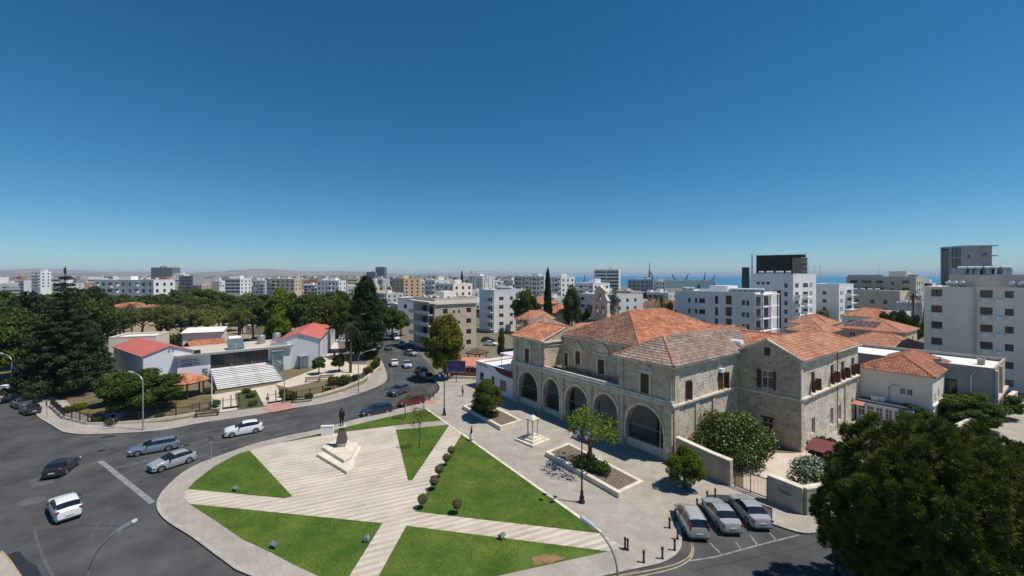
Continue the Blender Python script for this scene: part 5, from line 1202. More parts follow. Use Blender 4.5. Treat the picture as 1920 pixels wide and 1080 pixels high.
def proto(kind, var=0):
    if (kind,var) in PROTO: return PROTO[(kind,var)]
    rg = np.random.default_rng(hash(kind) % 1 + sum(map(ord,kind))*31+var*7); pr = random.Random(var*13+sum(map(ord,kind)))
    Rn = lambda a,b: pr.uniform(a,b)
    if kind in ('broad','broadhi','sparse','far','low'):
        H0, R0 = 9.0, 4.0; lobes = []
        n = {'broad':34,'broadhi':44,'sparse':22,'far':10,'low':60}[kind]; zc, zr = {'broad':(5.2,2.95),'low':(4.4,3.7)}.get(kind,(5.85,2.35))
        for k in range(n):
            th = Rn(0,6.283); ph = math.acos(Rn(-.75,1)); q = Rn(.55,.95); lr = Rn(.75,1.35)*(.85 if kind in ('broadhi','low') else 1.25 if kind == 'far' else 1)
            lobes.append((q*2.95*math.sin(ph)*math.cos(th), q*2.95*math.sin(ph)*math.sin(th), zc+q*zr*math.cos(ph), lr, lr, lr*.85))
        N, s = {'broad':(8200,.24),'broadhi':(17000,.15),'sparse':(1300,.19),'far':(520,.52),'low':(21000,.15)}[kind]
        V = cloud(lobes, N, s, rg); tm = trunk_mesh(4.2, .26, pr, 6, 2.2, 6.5)
    elif kind == 'umb':
        H0, R0 = 8.0, 5.0; lobes = []
        for k in range(34):
            a = Rn(0,6.283); q = math.sqrt(Rn(0,1)); lr = Rn(.7,1.25)
            lobes.append((q*4.0*math.cos(a), q*4.0*math.sin(a), 6.9-1.5*q*q+Rn(-.25,.25), lr, lr, lr*.55))
        V = cloud(lobes, 5200, .26, rg, .35); tm = trunk_mesh(5.6, .24, pr, 7, 3.2, 7.0, .9)
    elif kind == 'cypress':
        H0, R0 = 20.0, 4.0; lobes = []
        for k in range(190):
            t = Rn(.03,1)**.85; z = 1.2+18.6*t; rad = 3.5*min(1,(t+.25)*2.2)*(1-t)**.62+.15; a = Rn(0,6.283); q = Rn(.55,1)
            lobes.append((q*rad*math.cos(a), q*rad*math.sin(a), z, .55+.25*rad*.5, .55+.25*rad*.5, 1.1))
        V = cloud(lobes, 24000, .25, rg, .4, up=.5); tm = trunk_mesh(6, .4, pr, 3, .6, 8, .1)
    elif kind == 'conifer':
        H0, R0 = 21.5, 8.5; lobes = []
        for k in range(20):
            t = (k+Rn(-.2,.2))/20; z = 2.2+18.2*t; rad = 8.0*(1-t)**.92+.35; nb = int(5+9*(1-t))
            for j in range(nb):
                a = 2*math.pi*j/nb+Rn(-.3,.3); rr = rad*Rn(.72,1.08)
                for q in np.arange(.25,1.01,.22):
                    w = (.35+.75*(1-t))*Rn(.75,1.2); lobes.append((q*rr*math.cos(a), q*rr*math.sin(a), z-.16*rr*q+.12*rr*q*q, w, w, w*.5))
        V = cloud(lobes, 62000, .25, rg, .42, .6); g = MB(); g.tube([(0,0,-.2),(0,0,8),(0,0,21)], [.55,.38,.05], 8); tm = g.mesh('trunk', bark, True)
        top = cloud([(0,0,20.8,.16,.16,.8)], 60, .2, rg, .3); V = np.concatenate([V, top])
    elif kind == 'palm':
        H0, R0 = 9.0, 3.0; V = []
        for k in range(34):
            a = Rn(0,6.283); el = Rn(-.5,1.25); L = Rn(2.3,3.1); prev = None
            dirv = np.array([math.cos(a),math.sin(a),0]); side = np.array([-math.sin(a),math.cos(a),0])
            for j in range(9):
                t = j/8; p = np.array([0,0,7.0])+dirv*L*t*math.cos(el*(1-.4*t))+np.array([0,0,1])*(L*t*math.sin(el)-1.15*L*t*t*.75)
                if prev is not None:
                    for s in (-1,1):
                        w = .55*math.sin(math.pi*min(1,t+.12))+.05; tip = p+side*s*w+dirv*.3-np.array([0,0,.25*w]); V += [prev, (prev+p)/2+dirv*.02, tip, (prev+tip)/2+np.array([0,0,.03])]
                prev = p
        V = np.array(V); g = MB(); g.tube([(0,0,-.2),(.1,0,2.5),(.05,.1,5),(0,0,7.1)], [.36,.27,.25,.32], 9); tm = g.mesh('trunk', bark, True)
    elif kind == 'bush':
        H0, R0 = 1.0, 1.0; lobes = [(Rn(-.5,.5),Rn(-.5,.5),Rn(.3,.6),Rn(.3,.5),Rn(.3,.5),Rn(.28,.42)) for _ in range(9)]
        V = cloud(lobes, 1100, .10, rg); g = MB(); g.tube([(0,0,-.1),(0,.05,.5)], [.06,.03], 5); tm = g.mesh('stem', bark)
    elif kind == 'ball':
        H0, R0 = 1.35, .48; V = cloud([(0,0,.9,.44,.44,.42)], 1500, .055, rg, .5, .25); g = MB(); g.tube([(0,0,-.05),(.01,0,.6)], [.035,.03], 6); tm = g.mesh('stem', bark)
    elif kind == 'sapling':
        H0, R0 = 4.0, 1.2; lobes = [(Rn(-.8,.8),Rn(-.8,.8),Rn(2.2,3.8),.35,.35,.4) for _ in range(14)]
        V = cloud(lobes, 300, .085, rg, .45, .9); tm = trunk_mesh(2.4, .05, pr, 7, .9, 3.4, .1)
    PROTO[(kind,var)] = (tm, crownmesh(kind+'_crown', V, L_mid), R0, H0); return PROTO[(kind,var)]
NAMES = {'low':'broadleaf_tree','broad':'broadleaf_tree','broadhi':'broadleaf_tree','sparse':'sparse_tree','umb':'umbrella_pine','cypress':'cypress_tree','conifer':'conifer_tree','palm':'palm_tree','bush':'bush','ball':'topiary_ball','sapling':'young_tree','far':'town_tree'}
def tree(kind, loc, Rr, Hh, m, label, group=None, var=0, z=0.0, name=None, cat=None):
    tm, cm, R0, H0 = proto(kind, var)
    e = empty(name or NAMES[kind], (loc[0],loc[1],z), rnd.uniform(0,6.28), label, cat or {'bush':'bush','ball':'topiary','palm':'palm tree'}.get(kind,'tree'), group)
    s = (Rr/R0, Rr/R0, Hh/H0)
    tn = 'stem' if kind in ('bush','ball') else 'trunk'
    link(tn, tm, e, scale=s); c = link('foliage' if kind in ('bush','ball') else 'crown', cm, e, scale=s)
    c.material_slots[0].link = 'OBJECT'; c.material_slots[0].material = m
    return e
def ptree(kind, x, yb, yt, hw, m, label, group=None, var=0, zg=0.0):
    X, D = gp(x, yb); Hh = H-(yt-HY)*D/F - zg; return tree(kind, (X,D), hw*D/F, Hh, m, label, group, var, zg)

ORD = ['first','second','third','fourth','fifth','sixth','seventh','eighth','ninth','tenth','eleventh','twelfth']
def park_where(x):
    for a, t in ((12,'at the very left edge'),(20,'just inside the left edge'),(62,'far left behind the street lamp'),(100,'left of the conifer top'),(135,'behind the conifer'),(170,'right beside the conifer top'),(195,'right of the conifer at mid height'),(230,'below the long white block'),(345,'below the grey office slab'),(358,'left of the long low orange roof'),(375,'above the long low orange roof'),(405,'right of the long low orange roof'),(435,'left of the blue-banded office'),(465,'below the blue-banded office'),(495,'below the cream office'),(510,'left of the tall yellow-green tree'),(565,'just right of the tall yellow-green tree'),(585,'behind the right museum roof'),(602,'above the right red museum roof'),(606,'low beside the right museum wing'),(633,'left of the cypress'),(642,'far behind, left of the cypress'),(655,'at the foot of the cypress, left side'),(705,'just right of the cypress'),(720,'at the top of the street'),(740,'right of the street before the villa'),(999,'in front of the old villa')):
        if x <= a: return t
# park and museum garden trees: (kind, column, foot row, top row, half width, leaf, variant)
ptree('conifer', 122,738,500,82,L_dark,'tall dark pyramidal conifer with pointed top at the left')
ptree('broad', 30,712,572,62,L_deep,'large dark green tree left of the tall conifer', None, 1)
ptree('broad', -25,735,600,60,L_mid,'green tree cut by the left edge of the picture', None, 0)
ptree('broad', 62,668,538,46,L_dark,'dark bluish tree behind the left of the tall conifer', None, 2)
ptree('broad', 178,672,552,46,L_deep,'rounded dark tree right behind the tall conifer', None, 0)
ptree('low', 265,776,688,76,L_mid,'low spreading bright green tree beside the gazebo')
ptree('broad', 212,762,690,36,L_deep,'dense dark shrub-like tree left of the low spreading tree', None, 1)
ptree('broad', 150,700,590,40,L_dark,'dark tree close behind the tall conifer', None, 2)
for i,(x,yb,yt,hw) in enumerate([(235,643,578,32),(262,652,572,40),(298,655,571,40),(336,652,577,36),(372,648,574,40),(408,656,577,38),(447,648,573,36),(318,636,566,36),(392,632,566,36),(475,640,570,30)]):
    ptree('umb', x,yb,yt,hw,L_umb,ORD[i]+' flat-crowned umbrella pine from the left in the park behind the museum' if i < 7 else ORD[i-7]+' umbrella pine from the left in the rear row of the park','umbrella pines behind the museum', i%3)
for i,(x,yb,yt,hw) in enumerate([(280,608,541,13),(303,612,545,14),(322,606,552,12),(247,622,558,17),(205,600,545,12),(448,655,570,20),(657,700,585,24),(664,640,548,12),(470,600,556,10)]):
    ptree('palm', x,yb,yt,hw,L_grey if i in (6,7) else L_deep,['palm left of the paired tall palms in front of the white block','right of the paired tall palms in front of the white block','short palm just right of the paired palms','bushy palm behind the left red museum roof','palm standing beside the dark conifer top','big dark palm above the museum hall roof','pale feathery palm left of the huge cypress','small palm glimpsed behind the huge cypress','small palm between the pines and the cream office'][i],'park palms', i%2)
for i,(x,yb,yt,hw,m) in enumerate([(372,600,536,30,L_deep),(402,596,540,30,L_olive),(430,604,548,28,L_deep),(340,590,538,22,L_grey),(462,610,546,32,L_deep),(492,604,548,26,L_grey),(505,640,556,34,L_deep),(560,640,548,36,L_mid),(600,652,552,38,L_deep),(632,640,546,34,L_deep),(580,612,545,30,L_deep),(650,660,560,30,L_mid),(130,620,540,34,L_deep),(165,600,533,26,L_dark),(95,610,548,30,L_mid),(60,625,550,34,L_deep),(15,630,552,34,L_mid),(10,600,540,24,L_deep),(190,640,566,34,L_deep),(225,595,548,22,L_mid),(640,600,540,20,L_deep),(700,640,560,14,L_mid),(735,638,572,24,L_mid),(752,630,578,18,L_grey),(715,618,556,16,L_deep),(357,612,556,32,L_deep),(420,622,560,34,L_mid),(300,595,548,26,L_deep),(255,600,552,26,L_mid),(545,612,545,30,L_deep),(45,690,580,50,L_mid),(90,720,600,46,L_deep),(617,612,543,26,L_mid)]):
    ptree('broad', x,yb,yt,hw*1.15,m,{id(L_deep):'deep green',id(L_olive):'olive brown',id(L_grey):'grey-green',id(L_mid):'mid green',id(L_dark):'blackish green'}[id(m)]+' dense park tree '+park_where(x),'dense park trees', i%3)
ptree('broad', 527,640,534,36,L_lime,'tall light yellow-green tree behind the right museum wing', None, 1)
ptree('broad', 520,668,578,27,L_lime,'smaller light green tree in front of the tall yellow-green one', None, 2)
ptree('bush', 331,655,622,22,L_mid,'leafy bush behind the left red roof')
ptree('cypress', 686,672,521,44,L_cyp,'huge dark cypress at the bend of the street')
ptree('low', 833,712,579,46,L_olive,'big yellow-green street tree in front of the beige flats', None, 1)
ptree('cypress', 1027,640,506,11,L_cyp,'tall thin cypress behind the monastery')
ptree('cypress', 866,566,509,4.5,L_cyp,'slim dark cypress on the skyline above the beige flats')
ptree('broad', 1072,640,528,24,L_grey,'tall grey-green tree left of the bell gable', None, 1)
ptree('broad', 983,625,537,26,L_deep,'dark spreading tree right of the white flats', None, 0)
ptree('broad', 1000,630,550,22,L_mid,'green tree in front of the dark spreading tree', None, 2)
ptree('broad', 1108,640,566,20,L_deep,'dark tree just left of the bell gable', None, 1)
ptree('sparse', 1152,640,530,14,L_deep,'dark thin-crowned tree behind the bell gable', None, 1)
ptree('palm', 1240,640,537,14,L_deep,'palm rising beside the white balcony block')
ptree('broad', 1255,650,560,20,L_deep,'dark tree left of the white balcony block', None, 2)
ptree('palm', 985,690,580,16,L_deep,'palm behind the left pavilion roof')
ptree('broad', 940,690,612,10,L_mid,'small dark green tree beside the white flats car park', None, 1)
ptree('broad', 1690,660,575,24,L_deep,'largest dark tree behind the solar panel house','trees behind the solar house', 0); ptree('broad', 1665,655,580,20,L_mid,'green tree behind the left of the solar panel house','trees behind the solar house', 1); ptree('broad', 1715,665,585,18,L_deep,'dark tree between solar house and beige block','trees behind the solar house', 2)
ptree('palm', 1712,640,528,14,L_rust,'brownish palm next to the beige apartment block')
# near trees on the forecourt
tree('low', gp(914,787), 2.9, 5.6, L_mid, 'bushy green tree growing in the left planter', None, 2, .5)
for i,(x,y) in enumerate([(893,778),(925,790),(905,783)]): tree('bush', gp(x,y), 1.0, 1.0, L_deep, ORD[i]+' dark bush under the tree in the left planter', 'bushes in left planter', 0, .55)
tree('sparse', gp(1108,885), 3.6, 6.4, L_lime, 'thin see-through tree growing in the right planter', None, 0, .5)
for i,(x,y) in enumerate([(1090,885),(1118,893),(1130,898),(1102,880)]): tree('bush', gp(x,y), 1.1, 1.3, L_mid, ORD[i]+' green bush under the thin tree in the right planter', 'bushes in right planter', 0, .5)
tree('low', gp(1284,917), 2.15, 4.1, L_lime, 'small round lime green tree at the forecourt corner', None, 0, Z1)
for i,(x,y) in enumerate([(846,860),(837,875),(823,898),(814,921),(792,956),(857,966)]):
    tree('ball', gp(x,y), .43, 1.25, L_brownball, ['topmost','second','third','fourth','lowest'][i]+' clipped brownish ball along the paved path' if i < 5 else 'clipped brownish ball standing alone inside the big lawn', 'clipped balls by the path', 0, Z1)
tree('sapling', gp(760,786), 1.5, 3.6, L_olive, 'yellowish young tree on the narrow lawn strip', None, 1, Z1); tree('sapling', gp(795,768), 1.1, 3.2, L_grey, 'thin grey young tree at the tip of the lawn strip', None, 0, Z1)
tree('sapling', gp(786,842), 1.25, 5.0, L_rust, 'sparse young tree in the middle of the triangular lawn', None, 1, Z1)
# white flowering shrubs of the courtyard
def shrub(label, loc, R, h, m, bl=None, n=9000, nb=1800, s=.13, seed=3):
    rg = np.random.default_rng(seed); pr = random.Random(seed); e = empty('flowering_shrub', (*loc,Z1), 0, label, 'shrub'); lobes = []
    for k in range(46):
        a = pr.uniform(0,6.283); ph = math.acos(pr.uniform(-.2,1)); q = pr.uniform(.6,.95); lr = pr.uniform(.2,.34)*R
        lobes.append((q*R*.85*math.sin(ph)*math.cos(a), q*R*.85*math.sin(ph)*math.sin(a), h*.35+q*h*.5*math.cos(ph), lr, lr, lr*.8))
    link('foliage', crownmesh('foliage', cloud(lobes, n, s, rg), m), e)
    if bl: link('blossom', crownmesh('blossom', cloud([(a,b,c,d*1.06,e2*1.06,f*1.06) for a,b,c,d,e2,f in lobes], nb, s*.62, rg, .8, .05), bl), e)
    g = MB()
    for k in range(5): a = k*1.256; g.tube([(.1*math.cos(a),.1*math.sin(a),-.05),(.6*R*.5*math.cos(a),.6*R*.5*math.sin(a),h*.5)], [.09,.04], 5)
    g.build('stem', bark, e)
shrub('great round white-flowered shrub against the monastery side wall', ml(3.1,6.4), 4.7, 5.4, L_flower, L_white, 20000, 2600)
shrub('pale silvery shrub behind the lettered wall', ml(11.6,4.6), 2.5, 3.4, L_flower, L_pale, 4200, 3800, .12, 5)
shrub('dense green bush at the corner of the wing', ml(9.6,13.5), 1.9, 2.8, L_mid, None, 4000, 0, .13, 6)
for x,y,R,h,m,l in ((20.5,40,3.6,5.2,L_mid,'large green tree beside the cream annex'),(17.0,47,3.0,5.0,L_deep,'darker green tree right of the cream annex'),(21.8,50,3.2,4.4,L_mid,'green tree at the foot of the big beige block'),(16.4,34,2.2,3.6,L_mid,'green shrub tree in front of the annex corner')):
    tree('low', ml(x-3.5,y), R*1.15, h, m, l, None, 0)
# the big pine at lower right, tufted
def big_pine():
    loc = (23.4,23.4); e = empty('pine_tree', (*loc,Z1), 0, 'huge dense rounded pine filling the lower right corner', 'pine tree'); rg = np.random.default_rng(5); pr = random.Random(5)
    cz, R, zr = 6.2, 5.0, 5.25; Vs = []
    for layer, (N, q0, n, rr) in enumerate(((560,1.0,380,(.40,.62)),(330,.80,130,(.5,.7)))):
        for k in range(N):                                   # tufts spread evenly over the dome, each a burst of needles
            cz_ = 1-1.86*(k+.5)/N; ph = math.acos(max(-1,min(1,cz_+pr.uniform(-.02,.02)))); a = k*2.399963+pr.uniform(-.12,.12)
            lump = 1+.05*math.sin(3*a+1.2)*math.sin(2*ph)+.05*math.sin(5*a+ph*4)+pr.uniform(-.07,.05)
            if ph > 1.5: lump *= 1-.05*math.sin(2*a)
            c = np.array([q0*R*lump*math.sin(ph)*math.cos(a), q0*R*lump*math.sin(ph)*math.sin(a), cz+q0*zr*lump*math.cos(ph)]); r = pr.uniform(*rr)
            o = np.array([math.sin(ph)*math.cos(a), math.sin(ph)*math.sin(a), math.cos(ph)+.35]); o /= np.linalg.norm(o)
            d = rg.normal(size=(n,3))+o*.75; d /= np.linalg.norm(d,axis=1)[:,None]
            b0 = c+d*r*(.1+.45*rg.random(n))[:,None]; L = r*(.38+.25*rg.random(n))[:,None]
            t = np.cross(d, rg.normal(size=(n,3))); t /= np.linalg.norm(t,axis=1)[:,None]; w = .021
            Vs.append(np.stack([b0, b0+d*L*.5-t*w, b0+d*L, b0+d*L*.5+t*w], 1).reshape(-1,3))
    Vs.append(cloud([(0,0,cz,R*.66,R*.66,zr*.66)], 5000, .32, rg, .7, .4))
    V = np.concatenate(Vs); c = link('crown', crownmesh('pine_crown', V, L_pine), e)
    g = MB(); g.tube([(0,0,-.2),(.1,.05,2.5),(.0,.2,5),(0,0,9)], [.42,.34,.26,.08], 10)
    for k in range(16):
        a = k*2.4; z = 2.2+k*.4; l = 4.2 if k < 12 else 2.6; g.tube([(0,0,z),(math.cos(a)*l*.5,math.sin(a)*l*.5,z+.5),(math.cos(a)*l,math.sin(a)*l,z+1.2)], [.14,.09,.03], 6)
    g.build('trunk', bark, e)
big_pine()
# shrubs along the museum fence
for i,(x,y,r,h,m) in enumerate([(128,775,.9,1.1,L_mid),(150,770,1.2,1.2,L_lime),(180,795,.8,.9,L_grey),(212,797,1.0,1.1,L_grey),(300,785,.7,.7,L_mid),(402,765,1.1,1.2,L_grey),(392,739,1.2,1.2,L_deep),(462,738,.9,.9,L_deep),(470,747,.9,.9,L_deep),(474,762,.9,.9,L_deep),(533,745,1.1,1.5,L_deep),(545,750,1.3,1.5,L_mid),(580,748,.9,1.0,L_mid),(615,735,.8,.8,L_mid),(626,722,1.5,1.7,L_deep),(645,722,1.7,1.9,L_mid),(668,714,1.2,1.3,L_mid),(690,702,1.3,1.6,L_deep),(703,692,1.3,1.9,L_mid),(700,672,1.4,1.8,L_olive),(694,664,1.5,1.8,L_mid),(707,682,1.1,1.6,L_olive)]):
    tree('bush', gp(x,y), r, h, m, ORD[i%11]+(' low bush from the left in the museum garden' if i < 11 else ' low bush from the left along the museum forecourt railing'), 'museum garden bushes', 0, Z1)
for x,y,l in ((598,703,'round-headed clipped tree in front of the right museum wing'),(636,698,'second clipped tree near the museum car park')):
    tree('broad', gp(x,y), 1.9, 3.9, L_deep, l, None, 1, Z1)
for i in range(5): tree('bush', (gp(790-i*4.5,748+i*1.6)[0], gp(790-i*4.5,748+i*1.6)[1]-1.2), .7, 1.0, L_red, ORD[i]+' reddish hedge bush from the right at the kerb by the lawn tip', 'red hedge at the kerb', 0, Z1)

# ------------------------------------------------------------------ statue, lamps, bollards, signs
bronze = mat('dark_bronze', (.022,.025,.022), .5, .2, 3, metal=.4)
def skin_body(name, pts, edges, radii, mats, zsplit, parent=None, sub=2):
    me = bpy.data.meshes.new(name); me.from_pydata(pts, edges, []); o = bpy.data.objects.new(name, me); C.objects.link(o)
    o.modifiers.new('skin', 'SKIN'); sk = me.skin_vertices[0].data
    for i, r in enumerate(radii): sk[i].radius = (r, r) if not hasattr(r,'__len__') else r
    sk[0].use_root = True
    s = o.modifiers.new('sub', 'SUBSURF'); s.levels = sub; s.render_levels = sub
    dg = bpy.context.evaluated_depsgraph_get(); dg.update(); m2 = bpy.data.meshes.new_from_object(o.evaluated_get(dg)); m2.materials.clear()
    bpy.data.objects.remove(o)
    for m in mats: m2.materials.append(m)
    for p in m2.polygons:
        p.use_smooth = True; z = p.center.z; k = 0
        for i, zz in enumerate(zsplit):
            if z > zz: k = i+1
        p.material_index = min(k, len(mats)-1)
    return link(name, m2, parent)
def figure(name, label, cat, loc, rz, h, mats, zs, stride=.0, parent=None, hair=None, skirt=None, arms=.12):
    s = h/1.75
    P = [(0,0,.98),(0,0,1.18),(0,0,1.40),(0,.0,1.53),(.02,0,1.63),(.0,0,1.72),
         (0,.19,1.42),(-.03,.25,1.15),(.06+arms,.26,.92),(.10+arms,.25,.80),(0,-.19,1.42),(-.03,-.25,1.15),(.06-arms,-.26,.92),(.10-arms,-.25,.80),
         (0,.1,.92),(.05+stride*.5,.11,.52),(stride,.11,.09),(stride+.14,.12,.04),(0,-.1,.92),(.05-stride*.4,-.11,.52),(-stride,-.11,.09),(-stride+.14,-.12,.04)]
    E = [(0,1),(1,2),(2,3),(3,4),(4,5),(2,6),(6,7),(7,8),(8,9),(2,10),(10,11),(11,12),(12,13),(0,14),(14,15),(15,16),(16,17),(0,18),(18,19),(19,20),(20,21)]
    Rr = [(.13,.16),(.12,.15),(.13,.19),.065,.105,.08,.075,.055,.042,.04,.075,.055,.042,.04,.10,.072,.05,.045,.10,.072,.05,.045]
    P = [tuple(c*s for c in p) for p in P]; Rr = [tuple(x*s for x in r) if hasattr(r,'__len__') else r*s for r in Rr]
    e = empty(name, loc, rz, label, cat)
    skin_body('body', P, E, Rr, mats, [z*s for z in zs], e)
    if hair:
        g = MB(); g.ball((-.02*s,0,1.67*s), (.115*s,.11*s,.115*s), 10, 7); g.build('hair', hair, e, smooth=True)
    if skirt:
        g = MB(); g.lathe([(.30*s,.28*s),(.24*s,.6*s),(.17*s,1.0*s)], 12); g.build('skirt', skirt, e, smooth=True)
    return e
sx, sy = gp(641,848)
base = empty('statue_plinth', (sx,sy,Z1), 0, 'stepped cream stone platform with tapered dark stone pedestal', 'pedestal')
def wp(px): return [(gp(*p)[0]-sx, gp(*p)[1]-sy) for p in px]
for px, z0, z1 in (([(594,858),(650,892),(661,887),(678,842),(625,838)],0,.3),([(603,850),(645,876),(657,871),(672,842),(628,836)],.3,.62)):
    g = MB(); g.prism(wp(px), z0, z1); g.build('step', trimstone, base)
g = MB(); v = []
for z, w, d in ((.62,.34,.34),(1.05,.38,.38)): v += [(-w,-d,z),(w,-d,z),(w,d,z),(-w,d,z)]
g.v = v; g.f = [(0,1,5,4),(1,2,6,5),(2,3,7,6),(3,0,4,7),(4,5,6,7)]; g.m = [0]*5; g.build('pedestal_foot', trimstone, base)
pedm = mat('dark_granite', (.10,.085,.07), .7, .3, 6, .1, 15)
g = MB(); v = []
for z, w in ((1.05,.54),(1.25,.58),(2.75,.27)): v += [(-w,-w*.9,z),(w,-w*.9,z),(w,w*.9,z),(-w,w*.9,z)]
g.v = v; g.f = [(3,2,1,0)]+[(4*k+i,4*k+(i+1)%4,4*k+4+(i+1)%4,4*k+4+i) for k in (0,1) for i in range(4)]+[(8,9,10,11)]; g.m = [0]*len(g.f); g.build('pedestal_block', pedm, base, rz=.3)
g = MB(); g.box(-.42,.42,-.38,.38,2.75,2.85); g.build('capstone', trimstone, base, rz=.3)
st = figure('statue', 'dark bronze standing statue of a man in a coat on the tapered pedestal', 'statue', (sx,sy,Z1+2.85), R_(-100), 2.1, [bronze], [], 0, None, None, None, .02)
g = MB(); g.lathe([(.26,.72),(.23,1.05),(.22,1.35),(.24,1.68),(.12,1.8)], 12); g.build('coat', bronze, st, smooth=True)
g = MB(); g.box(-.72,.72,-.16,.16,0,1.15); g.box(-.76,.76,-.2,.2,1.15,1.22); tag(g.build('stone_slab', plaster_white, None, loc=(*gp(614,818),Z1), rz=.12), 'upright white slab at the plaza edge behind the statue', 'slab')

def street_lamp(label, base, h, ax, L, m=steel, head=.75, rise=1.2, A=1.45):
    e = empty('street_lamp', (*base,Z1), 0, label, 'street lamp', 'curved arm street lamps'); d = Vector(ax).normalized()
    pts = [(0,0,0),(0,0,h*.5),(0,0,h-rise)]
    for k in range(1,9): t = k/8; q = L*(1-math.cos(t*A))/(1-math.cos(A)); pts.append((d.x*q, d.y*q, h-rise+rise*math.sin(t*A)/math.sin(A)))
    g = MB(); g.tube(pts, [.09,.075,.06]+[.045]*8, 8); g.build('pole', m, e, smooth=True)
    g = MB(); g.obox((0,0,.12), (.3,.3,.24)); g.build('base_plate', m, e)
    p = pts[-1]; g = MB(); an = math.atan2(d.y,d.x); tl = math.atan2(pts[-1][2]-pts[-2][2], math.hypot(pts[-1][0]-pts[-2][0],pts[-1][1]-pts[-2][1]))*.9; ct, s_t = math.cos(tl), math.sin(tl); q = (p[0]+d.x*ct*head*.45, p[1]+d.y*ct*head*.45, p[2]+.02+s_t*head*.45)
    g.obox(q, (head,.26,.12), an, 0, 0, -tl); g.obox((q[0]+d.x*.03-d.x*s_t*.08,q[1]+d.y*.03-d.y*s_t*.08,q[2]+.08*ct), (head*.8,.2,.05), an, 0, 0, -tl); g.build('lamp_head', mat('grey_lamp_housing', (.45,.47,.49), .4, .1, 4), e)
    g = MB(); g.obox((q[0]+d.x*(.05+s_t*.075),q[1]+d.y*(.05+s_t*.075),q[2]-.075*ct), (head*.6,.19,.03), an, 0, 0, -tl); g.build('lens', glass_teal, e); return e
street_lamp('curved lamp rising from the bottom left, over the road', (-20.05,20.1), 7.85, (1,.05), 1.5, head=.85, rise=2.6, A=1.05)
street_lamp('curved lamp rising from the bottom centre over the lawn corner', (5.1,20.6), 7.75, (-1,.05), 1.2, head=.72, rise=2.4, A=1.0)
street_lamp('curved lamp on the museum pavement by the low spreading tree', gp(268,808), 7.3, (-1,.2), 1.6); street_lamp('curved lamp at the far left by the conifer', gp(22,749), 7.2, (-1,.1), 1.6)
street_lamp('curved lamp at the street bend below the cypress', gp(672,738), 7.1, (.9,.45), 2.2); street_lamp('dark pole half hidden by the big pine', (21.6,28.4), 5.4, (.8,-.6), 1.2, iron)
street_lamp('thin lamp by the museum gate', gp(533,757), 6.4, (-.5,-.8), .5)
street_lamp('thin pale pole before the terraced steps', gp(397,768), 5.6, (-.3,-.9), .4, whitemetal)
def lantern(label, base, h):
    e = empty('ornate_lamp', (*base,Z1), 0, label, 'street lamp', 'ornate lantern posts')
    g = MB(); g.lathe([(.28,0),(.28,.15),(.2,.25),(.22,.5),(.13,.7),(.15,.95),(.08,1.1),(.065,h*.6),(.05,h)], 10); g.build('post', iron, e, smooth=True)
    for k in range(4):
        a = k*math.pi/2+.4; c, s = math.cos(a), math.sin(a)
        g = MB(); g.tube([(0,0,h-.9),(c*.3,s*.3,h-1.0),(c*.62,s*.62,h-.85),(c*.7,s*.7,h-.6)], .025, 5); ar = g.build('arm', iron, e)
        g = MB(); g.lathe([(.08,0),(.17,.35),(.19,.38)], 6, c=(c*.7,s*.7,h-.6)); g.build('lantern_glass', mat('milky_glass', (.65,.68,.72), .3, .05, 2), ar)
        g = MB(); g.lathe([(.22,0),(.15,.12),(.04,.22)], 6, c=(c*.7,s*.7,h-.22)); g.build('lantern_cap', iron, ar)
lantern('ornate black lantern post beside the right planter', gp(1091,945), 6.4); lantern('ornate black lantern post at the tip of the lawn strip', gp(833,780), 6.2)
bo = MB(); bo.lathe([(.11,0),(.11,.08),(.075,.12),(.07,.62),(.1,.68),(.09,.8),(.03,.88)], 10); bome = bo.mesh('bollard', mat('rusty_brown_iron', (.06,.04,.03), .6, .2, 6), True)
B1 = [(1266,979,'third bollard up from the kerb corner, left of the parked van'),(1255.5,993,'bollard set back left of the parked van'),(1270.5,1014,'bollard beside the rear of the parked van'),(1265,1035,'bollard next to the rounded kerb corner'),(1242,1051,'bollard at the rounded kerb corner'),(1307,956,'bollard in front of the parked van'),(1326,941,'bollard ahead of the middle parked saloon'),(1341,936,'bollard nearest the cream wall end'),(1177,1035,'left bollard at the end of the paved path'),(1172,1032,'bollard touching the left bollard at the path end'),(1207,1058,'lone bollard between path end and kerb corner')]
B2 = [(822,733),(819,739),(813,746),(806,752)]
for x,y,l in B1: tag(link('bollard', bome, None, (*gp(x,y),Z1)), l, 'bollard', 'forecourt bollards')
for bi,(x,y) in enumerate(B2): tag(link('bollard', bome, None, (*gp(x,y),Z1)), ORD[bi]+' dark bollard from the kiosk along the curved kerb', 'bollard', 'kerb bollards near the kiosk')
fl0 = MB(); fl0.obox((0,0,.22), (.5,.3,.3), rx=R_(-30)); fl0.box(-.06,.06,-.06,.06,-.05,.2); flm = fl0.mesh('ground_floodlight', mat('teal_grey_metal', (.16,.21,.20), .5, .1, 4))
for x,y,l in ((442,923,'small floodlight on the left lawn near the path'),(514,1030,'floodlight at the outer edge of the lower left lawn'),(687,1018,'floodlight on the lower left lawn by the bottom path'),(941,1013,'floodlight at the upper edge of the bottom lawn')): tag(link('ground_floodlight', flm, None, (*gp(x,y),Z1+.03), rnd.uniform(0,3)), l, 'floodlight', 'lawn floodlights')
def sign(name, label, base, h, parts, rz=0):
    e = empty(name, (*base,Z1), rz, label, 'sign'); g = MB(); g.tube([(0,0,0),(0,0,h)], .035, 6); g.build('pole', steel, e)
    for (nm,w,hh,z,m,rd) in parts:
        g = MB()
        if rd: g.tube([(0,-.06,z),(0,-.04,z)], w/2, 16)
        else: g.box(-w/2,w/2,-.07,-.04,z-hh/2,z+hh/2)
        g.build(nm, m, e)
